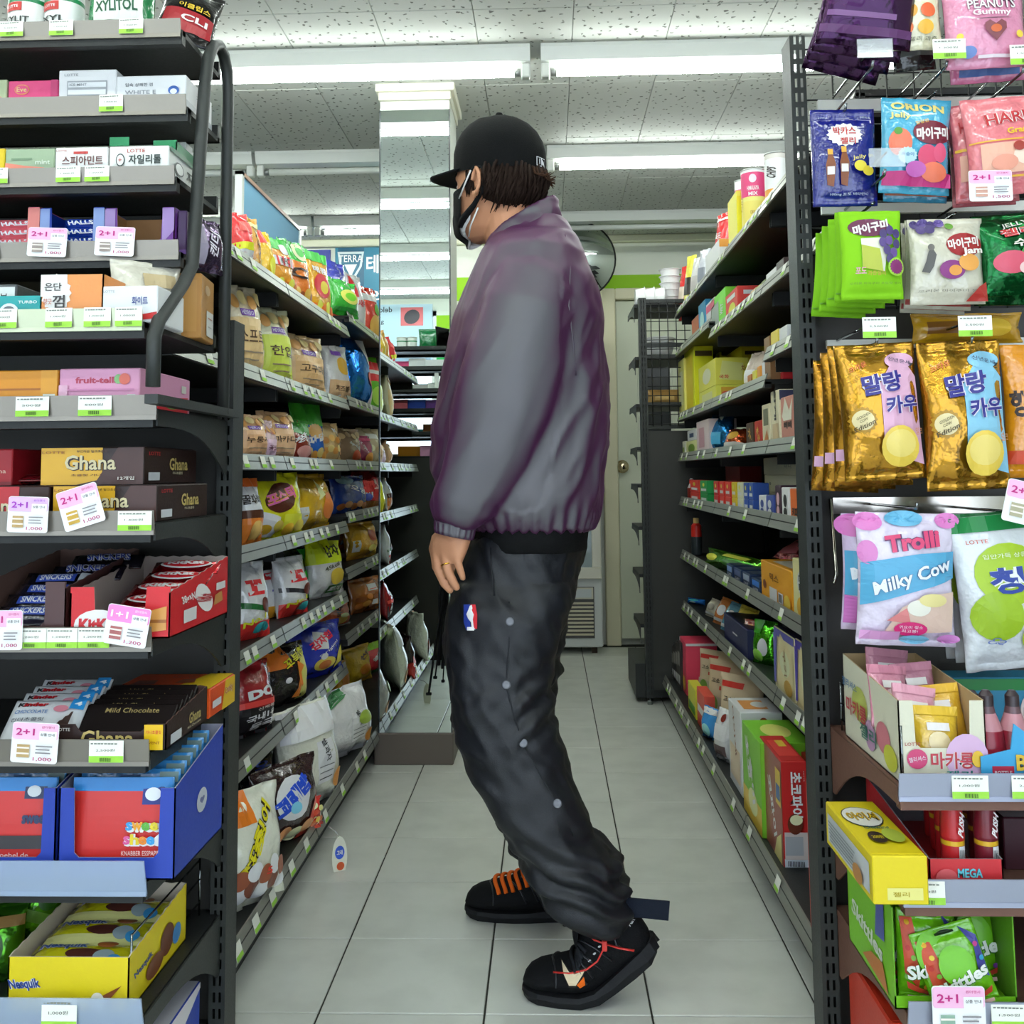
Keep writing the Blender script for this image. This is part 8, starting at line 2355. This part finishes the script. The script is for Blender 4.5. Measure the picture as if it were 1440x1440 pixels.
trousers = fuse(tb, .0062, 4, 'track_trousers', person, TM_, tfolds)
trousers['label'] = 'dark navy snap button track trousers'
bpy.context.view_layer.update()
SN_ = mat('#6b6d75', 'plastic')
for px, py in ((717, 874), (712, 963), (736, 1045), (784, 1130)):
    p = hit(trousers, px, py, .0)
    if p:
        mb = MB()
        d = (p - Vector((0, 0, HC))).normalized()
        sx = d.cross(UP).normalized()
        sy = sx.cross(d)
        mb.loft([[p - d * q + (sx * math.cos(2 * PI * k / 18) + sy * math.sin(2 * PI * k / 18)) * r for k in range(18)] for q, r in ((-.004, .0078), (.003, .0078), (.0045, .0066), (.0042, .0045), (.0035, .003), (.0034, .0003))], SN_)
        mb.build('snap_button', trousers)
mb = MB()


def onto(o, k0=.0014):
    def f(px0, py0, px1, py1):
        def g(u, v, k):
            px, py = px0 + (px1 - px0) * (u + 1) / 2, py1 + (py0 - py1) * v
            q = hit(o, px, py, k0 + .0006 * k)
            return q if q else at(px, py, y=1.9)
        return g
    return f


paint(mb, onto(trousers)(652, 850, 671, 886), [('p', [(-1, 1), (.0, 1), (-.3, .7), (-.1, .4), (.1, 0), (-.6, 0), (-1, .3)], '#2a3f9c'), ('p', [(0, 1), (.75, 1), (1, .6), (1, .05), (.5, .05), (.3, .4)], '#d3323c'), ('p', [(-.1, .95), (.2, .98), (.3, .85), (.2, .78), (.5, .6), (.35, .42), (.5, .1), (.75, .02), (.2, .05), (.1, .3), (-.35, .45), (-.6, .62), (-.3, .8)], '#f0eef0'), ('r', -.5, -.02, .55, .12, '#f0eef0')], 'cloth')
lg = mb.build('emblem_patch', trousers)
lg['label'] = 'small red white and blue emblem'
for path_ in ([(716, 846), (716, 900), (712, 963), (722, 1005), (736, 1045), (760, 1090), (784, 1130), (806, 1175)], [(690, 770), (691, 800), (695, 838)]):
    pts = [hit(trousers, *p, .0004) for p in path_]
    pts = [p for p in pts if p]
    if len(pts) > 2:
        MB().tube(pts, .0016, TM_, 6).build('seam', trousers)
mb = MB()
A, B = at(872, 1262, y=1.955), at(942, 1268, y=1.93)
C_, D_ = at(874, 1288, y=1.955), at(940, 1295, y=1.93)
th_ = Vector((0, .004, 0))
mb.add([A, B, D_, C_, A + th_, B + th_, D_ + th_, C_ + th_], [(0, 1, 2, 3), (7, 6, 5, 4), (0, 4, 5, 1), (1, 5, 6, 2), (2, 6, 7, 3), (3, 7, 4, 0)], mat('#171d2a', 'cloth'))
mb.build('ankle_strap', trousers)
for o_ in list(trousers.children) + list(jacket.children):
    if o_.name.split('.')[0] in ('snap_button', 'emblem_patch', 'seam', 'ankle_strap'):
        for v in o_.data.vertices:
            v.co -= Vector(person.location)

# ring and nails on the near hand
bpy.context.view_layer.update()
g0, g1 = W_(628, 794, 1.9345), W_(629.5, 801, 1.932)
ax = (g1 - g0).normalized()
s1 = ax.cross(Vector((0, 1, 0))).normalized()
s2 = ax.cross(s1)
MB().tube([g0 + (s1 * math.cos(2 * PI * k / 24) + s2 * math.sin(2 * PI * k / 24)) * .0102 for k in range(24)], .0015, mat('#d9a640', 'chrome'), 8, True).build('ring', person, world=True)['label'] = 'thin gold ring'

# ---- shoes
SHB, SHS = mat('#101113', 'cloth'), mat('#17181b', 'rubber')
SHP = [(0, .018, .016, .03), (.004, .04, .010, .042), (.014, .063, .006, .054), (.032, .084, .004, .063), (.07, .098, .004, .072), (.11, .1, .004, .082), (.145, .095, .004, .098), (.18, .084, .004, .112), (.225, .078, .004, .118), (.262, .07, .006, .116), (.28, .05, .014, .105), (.288, .02, .03, .085)]


def shoe(toe, heel_dir, bend, label_, near):
    """toe: point of the toe on the floor; heel_dir: direction from toe to heel; bend: lift of the heel in degrees."""
    hdv = Vector(heel_dir).normalized()
    side = Vector((hdv.y, -hdv.x, 0))
    xb = .10

    def T(x, w, z):
        a = math.radians(bend)
        if x > xb:
            L = .07
            t = min(1, (x - xb) / L)
            # smooth bend over a short length, then a straight raised rear foot
            aa = a * t
            bx = xb + (L / a * math.sin(aa) if a > 1e-3 else L * t)
            bz = (L / a * (1 - math.cos(aa)) if a > 1e-3 else 0)
            r = max(0, x - xb - L)
            bx += r * math.cos(aa)
            bz += r * math.sin(aa)
            return toe + hdv * (bx - z * math.sin(aa)) + side * w + UP * (bz + z * math.cos(aa))
        return toe + hdv * x + side * w + UP * z
    def S_(x, deg, off=.003):
        for (x0, w0, b0, t0_), (x1, w1, b1, t1_) in zip(SHP, SHP[1:]):
            if x0 <= x <= x1:
                q = (x - x0) / (x1 - x0)
                w, zb, zt = w0 + (w1 - w0) * q, b0 + (b1 - b0) * q, t0_ + (t1_ - t0_) * q
        a = math.radians(deg)
        c, s = math.cos(a), math.sin(a)
        ww = (w / 2 + off) * math.copysign(abs(c) ** .8, c) * (1 - .22 * max(0, s))
        return T(x, ww, (zb + .012 + zt) / 2 + ((zt - zb - .012) / 2 + off) * math.copysign(abs(s) ** .85, s))

    up = MB()
    rings = []
    for x, w, zb, zt in SHP:
        r_ = []
        for k in range(24):
            a = 2 * PI * k / 24
            c, s = math.cos(a), math.sin(a)
            ww = w / 2 * math.copysign(abs(c) ** .8, c) * (1 - .22 * max(0, s))
            r_.append(T(x, ww, (zb + .012 + zt) / 2 + (zt - zb - .012) / 2 * math.copysign(abs(s) ** .85, s)))
        rings.append(r_)
    up.loft(rings, SHB)
    o = up.build('shoe', person, world=True)
    o['label'] = label_
    so = MB()
    rings = []
    for x, w, zb, zt in SHP:
        wv = .0016 * math.sin(x * 230)
        top = .021 + .012 * max(0, (x - .13) / .15)
        pts = [(-w / 2 - .001, top), (-w / 2 - .004, .013 + wv), (-w / 2 + .003, max(0, zb - .004)), (w / 2 - .003, max(0, zb - .004)), (w / 2 + .004, .013 + wv), (w / 2 + .001, top)]
        rings.append([T(x * 1.012 - .001, a, z) for a, z in pts])
    so.loft(rings, SHS, smooth=False)
    so.build('sole', o)
    # tongue and side cage
    tg_ = MB()
    tg_.loft([[T(x, w * q, z - .012 + .012 * (1 - abs(q) ** 2)) for q in (-1, -.6, -.2, .2, .6, 1)] + [T(x, w * q, z - .02) for q in (1, .6, .2, -.2, -.6, -1)] for x, w, z in ((.10, .02, .082), (.13, .03, .1), (.16, .034, .122), (.19, .036, .142), (.205, .034, .152))], SHB)
    tg_.build('tongue', o)
    CG = mat('#26282c', 'plastic')
    for sd in (0, 1):
        ang = (lambda q: 180 - q) if sd else (lambda q: q)
        for k in range(4):
            x = .105 + .024 * k
            MB().tube([S_(x + .035, ang(-14), .003), S_(x + .022, ang(18), .0035), S_(x + .008, ang(44), .0035), S_(x - .002, ang(62), .003)], .0032, CG, 6, flat=.5).build('cage_strap', o, world=True)
    MB().tube([S_(.055 + .012 * abs(math.cos(math.radians(q))), q, .0012) for q in range(-10, 191, 10)], .0018, CG, 6).build('toe_seam', o, world=True)
    MB().tube([S_(.235 + .02 * abs(math.sin(math.radians(q))), q, .0018) for q in range(-10, 191, 10)], .0024, CG, 6).build('heel_seam', o, world=True)
    return o, T, S_


toe_n = at(736, 1405, z=0) + Vector((.0, .02, 0))
toe_n.z = 0
shn, Tn, Sn = shoe(toe_n, (1, -.12, 0), 37, 'black trainer with a red cable tie and cream flash', True)
toe_f = at(655, 1284, z=0)
toe_f.z = 0
shf, Tf, Sf = shoe(toe_f, (1, -.06, 0), 1.0, 'black trainer with orange laces', False)
OR_ = mat('#f06a1c', 'cloth')
mb = MB()
for k in range(6):
    x = .066 + .0155 * k
    mb.tube([Sf(x + .016 * abs(math.cos(math.radians(q))) ** 2, q, .006) for q in range(22, 159, 12)], .0048, OR_, 6, flat=.6)
mb.tube([Tf(.17, .015, .15), Tf(.15, .03, .158), Tf(.13, .03, .15), Tf(.155, .02, .145)], .004, OR_, 6)
mb.tube([Tf(.175, .02, .15), Tf(.19, .036, .14), Tf(.20, .046, .12), Tf(.205, .05, .105)], .004, OR_, 6)
mb.build('laces', shf)['label'] = 'bright orange laces'
mb = MB()
LB = mat('#202226', 'cloth')
for k in range(6):
    x = .090 + .0155 * k
    mb.tube([Sn(x + .016 * abs(math.cos(math.radians(q))) ** 2, q, .005) for q in range(22, 159, 12)], .0036, LB, 6)
mb.tube([Tn(.18, .02, .15), Tn(.15, .05, .165), Tn(.135, .05, .15), Tn(.16, .03, .145), Tn(.175, .0, .15), Tn(.15, -.03, .16)], .003, LB, 6)
mb.build('laces', shn)
bpy.context.view_layer.update()


def on_shoe(o, px, py, off):
    q = hit(o, px, py, off)
    if q is None:
        q = at(px, py, y=1.94)
    return q


mb = MB()
fm = lambda u, v, k: on_shoe(shn, 785 + (u + 1) / 2 * 42, 1390 - 45 * v, .003 + .0007 * k)
paint(mb, fm, [('p', [(-.86, .98), (-.7, .45), (-.3, .02), (.2, .02), (.7, .4), (1, .72), (.5, .6), (.1, .52), (-.3, .6), (-.55, .8)], '#2a2622'), ('p', [(-.78, .9), (-.64, .45), (-.28, .08), (.18, .08), (.62, .42), (.85, .64), (.5, .52), (.1, .44), (-.3, .52), (-.55, .72)], '#e2cfae'), ('p', [(.25, .1), (.72, .36), (.82, .1), (.45, 0)], '#ee6c1a')], 'cloth')
mb.build('cream_flash', shn)['label'] = 'cream curved side flash with orange tab'
mb = MB()
pts = [on_shoe(shn, px, py, o_) for px, py, o_ in ((778, 1367, .003), (800, 1369, .004), (824, 1364, .005), (840, 1352, .007), (848, 1336, .009), (850, 1318, .009), (847, 1302, .006))]
mb.tube(pts, .0017, mat('#d93a34', 'plastic'), 6)
pts = [on_shoe(shn, px, py, o_) for px, py, o_ in ((826, 1312, .004), (836, 1322, .008), (850, 1327, .012))]
mb.tube(pts, .0017, mat('#d93a34', 'plastic'), 6)
p0 = on_shoe(shn, 850, 1327, .013)
e1 = at(892, 1337, y=p0.y - .02)
mb.tube([p0, (p0 + e1) / 2 + Vector((0, -.004, 0)), e1], .0036, mat('#d93a34', 'plastic'), 6, flat=.4)
mb.box(p0.x - .0045, p0.x + .0045, p0.y - .005, p0.y + .004, p0.z - .012, p0.z + .006, mat('#d93a34', 'plastic'), .001)
mb.build('cable_tie', shn)['label'] = 'red cable tie'
mb = MB()
paint(mb, lambda u, v, k: on_shoe(shn, 886 + u * 9, 1296 - (v - .5) * 16, .0025 + .0003 * k), [('t', '"AIR"', 0, .5, 1.0, .5, '#e9ebee', 58, .03)], 'cloth')
for k in range(3):
    q = on_shoe(shn, 829 + 7 * k, 1351 - 10 * k, .003)
    mb.loft([ring(q + Vector((0, -.001 * j, 0)), Vector((.0032 - .001 * j, 0, .001)), Vector((0, 0, .002)), 8) for j in (0, 1)], mat('#d9dde0', 'plastic'))
mb.build('printed_lettering', shn)
for par in (shn, shf):
    for o_ in par.children:
        if o_.name.split('.')[0] in ('cage_strap', 'toe_seam', 'heel_seam'):
            continue
        for v in o_.data.vertices:
            v.co -= Vector(person.location)

# straps hanging from his far hand
sb_ = tag(empty('hanging_straps', at(622, 810, y=2.262)), 'bundle of thin black straps hanging from the far hand in front of the mirror', 'strap')
BK = mat('#0e0f10', 'cloth')
for k, (pts, wd) in enumerate((([(626, 800), (622, 850), (612, 910), (603, 975)], .006), ([(628, 802), (624, 850), (618, 905), (612, 952)], .0042), ([(632, 802), (629, 860), (626, 910), (623, 957)], .0036), ([(622, 800), (618, 840), (619, 900), (617, 935)], .009), ([(630, 800), (627, 850), (624, 900), (622, 940)], .007))):
    mb = MB()
    mb.tube([at(px, py, y=2.255 + .004 * k) for px, py in pts], wd, BK, 8, flat=.4)
    if k < 3:
        e = at(*pts[-1], y=2.255 + .004 * k)
        mb.box(e.x - wd, e.x + wd, e.y - .003, e.y + .003, e.z - .004, e.z + .002, BK, .001)
    mb.build('strap', sb_, world=True)
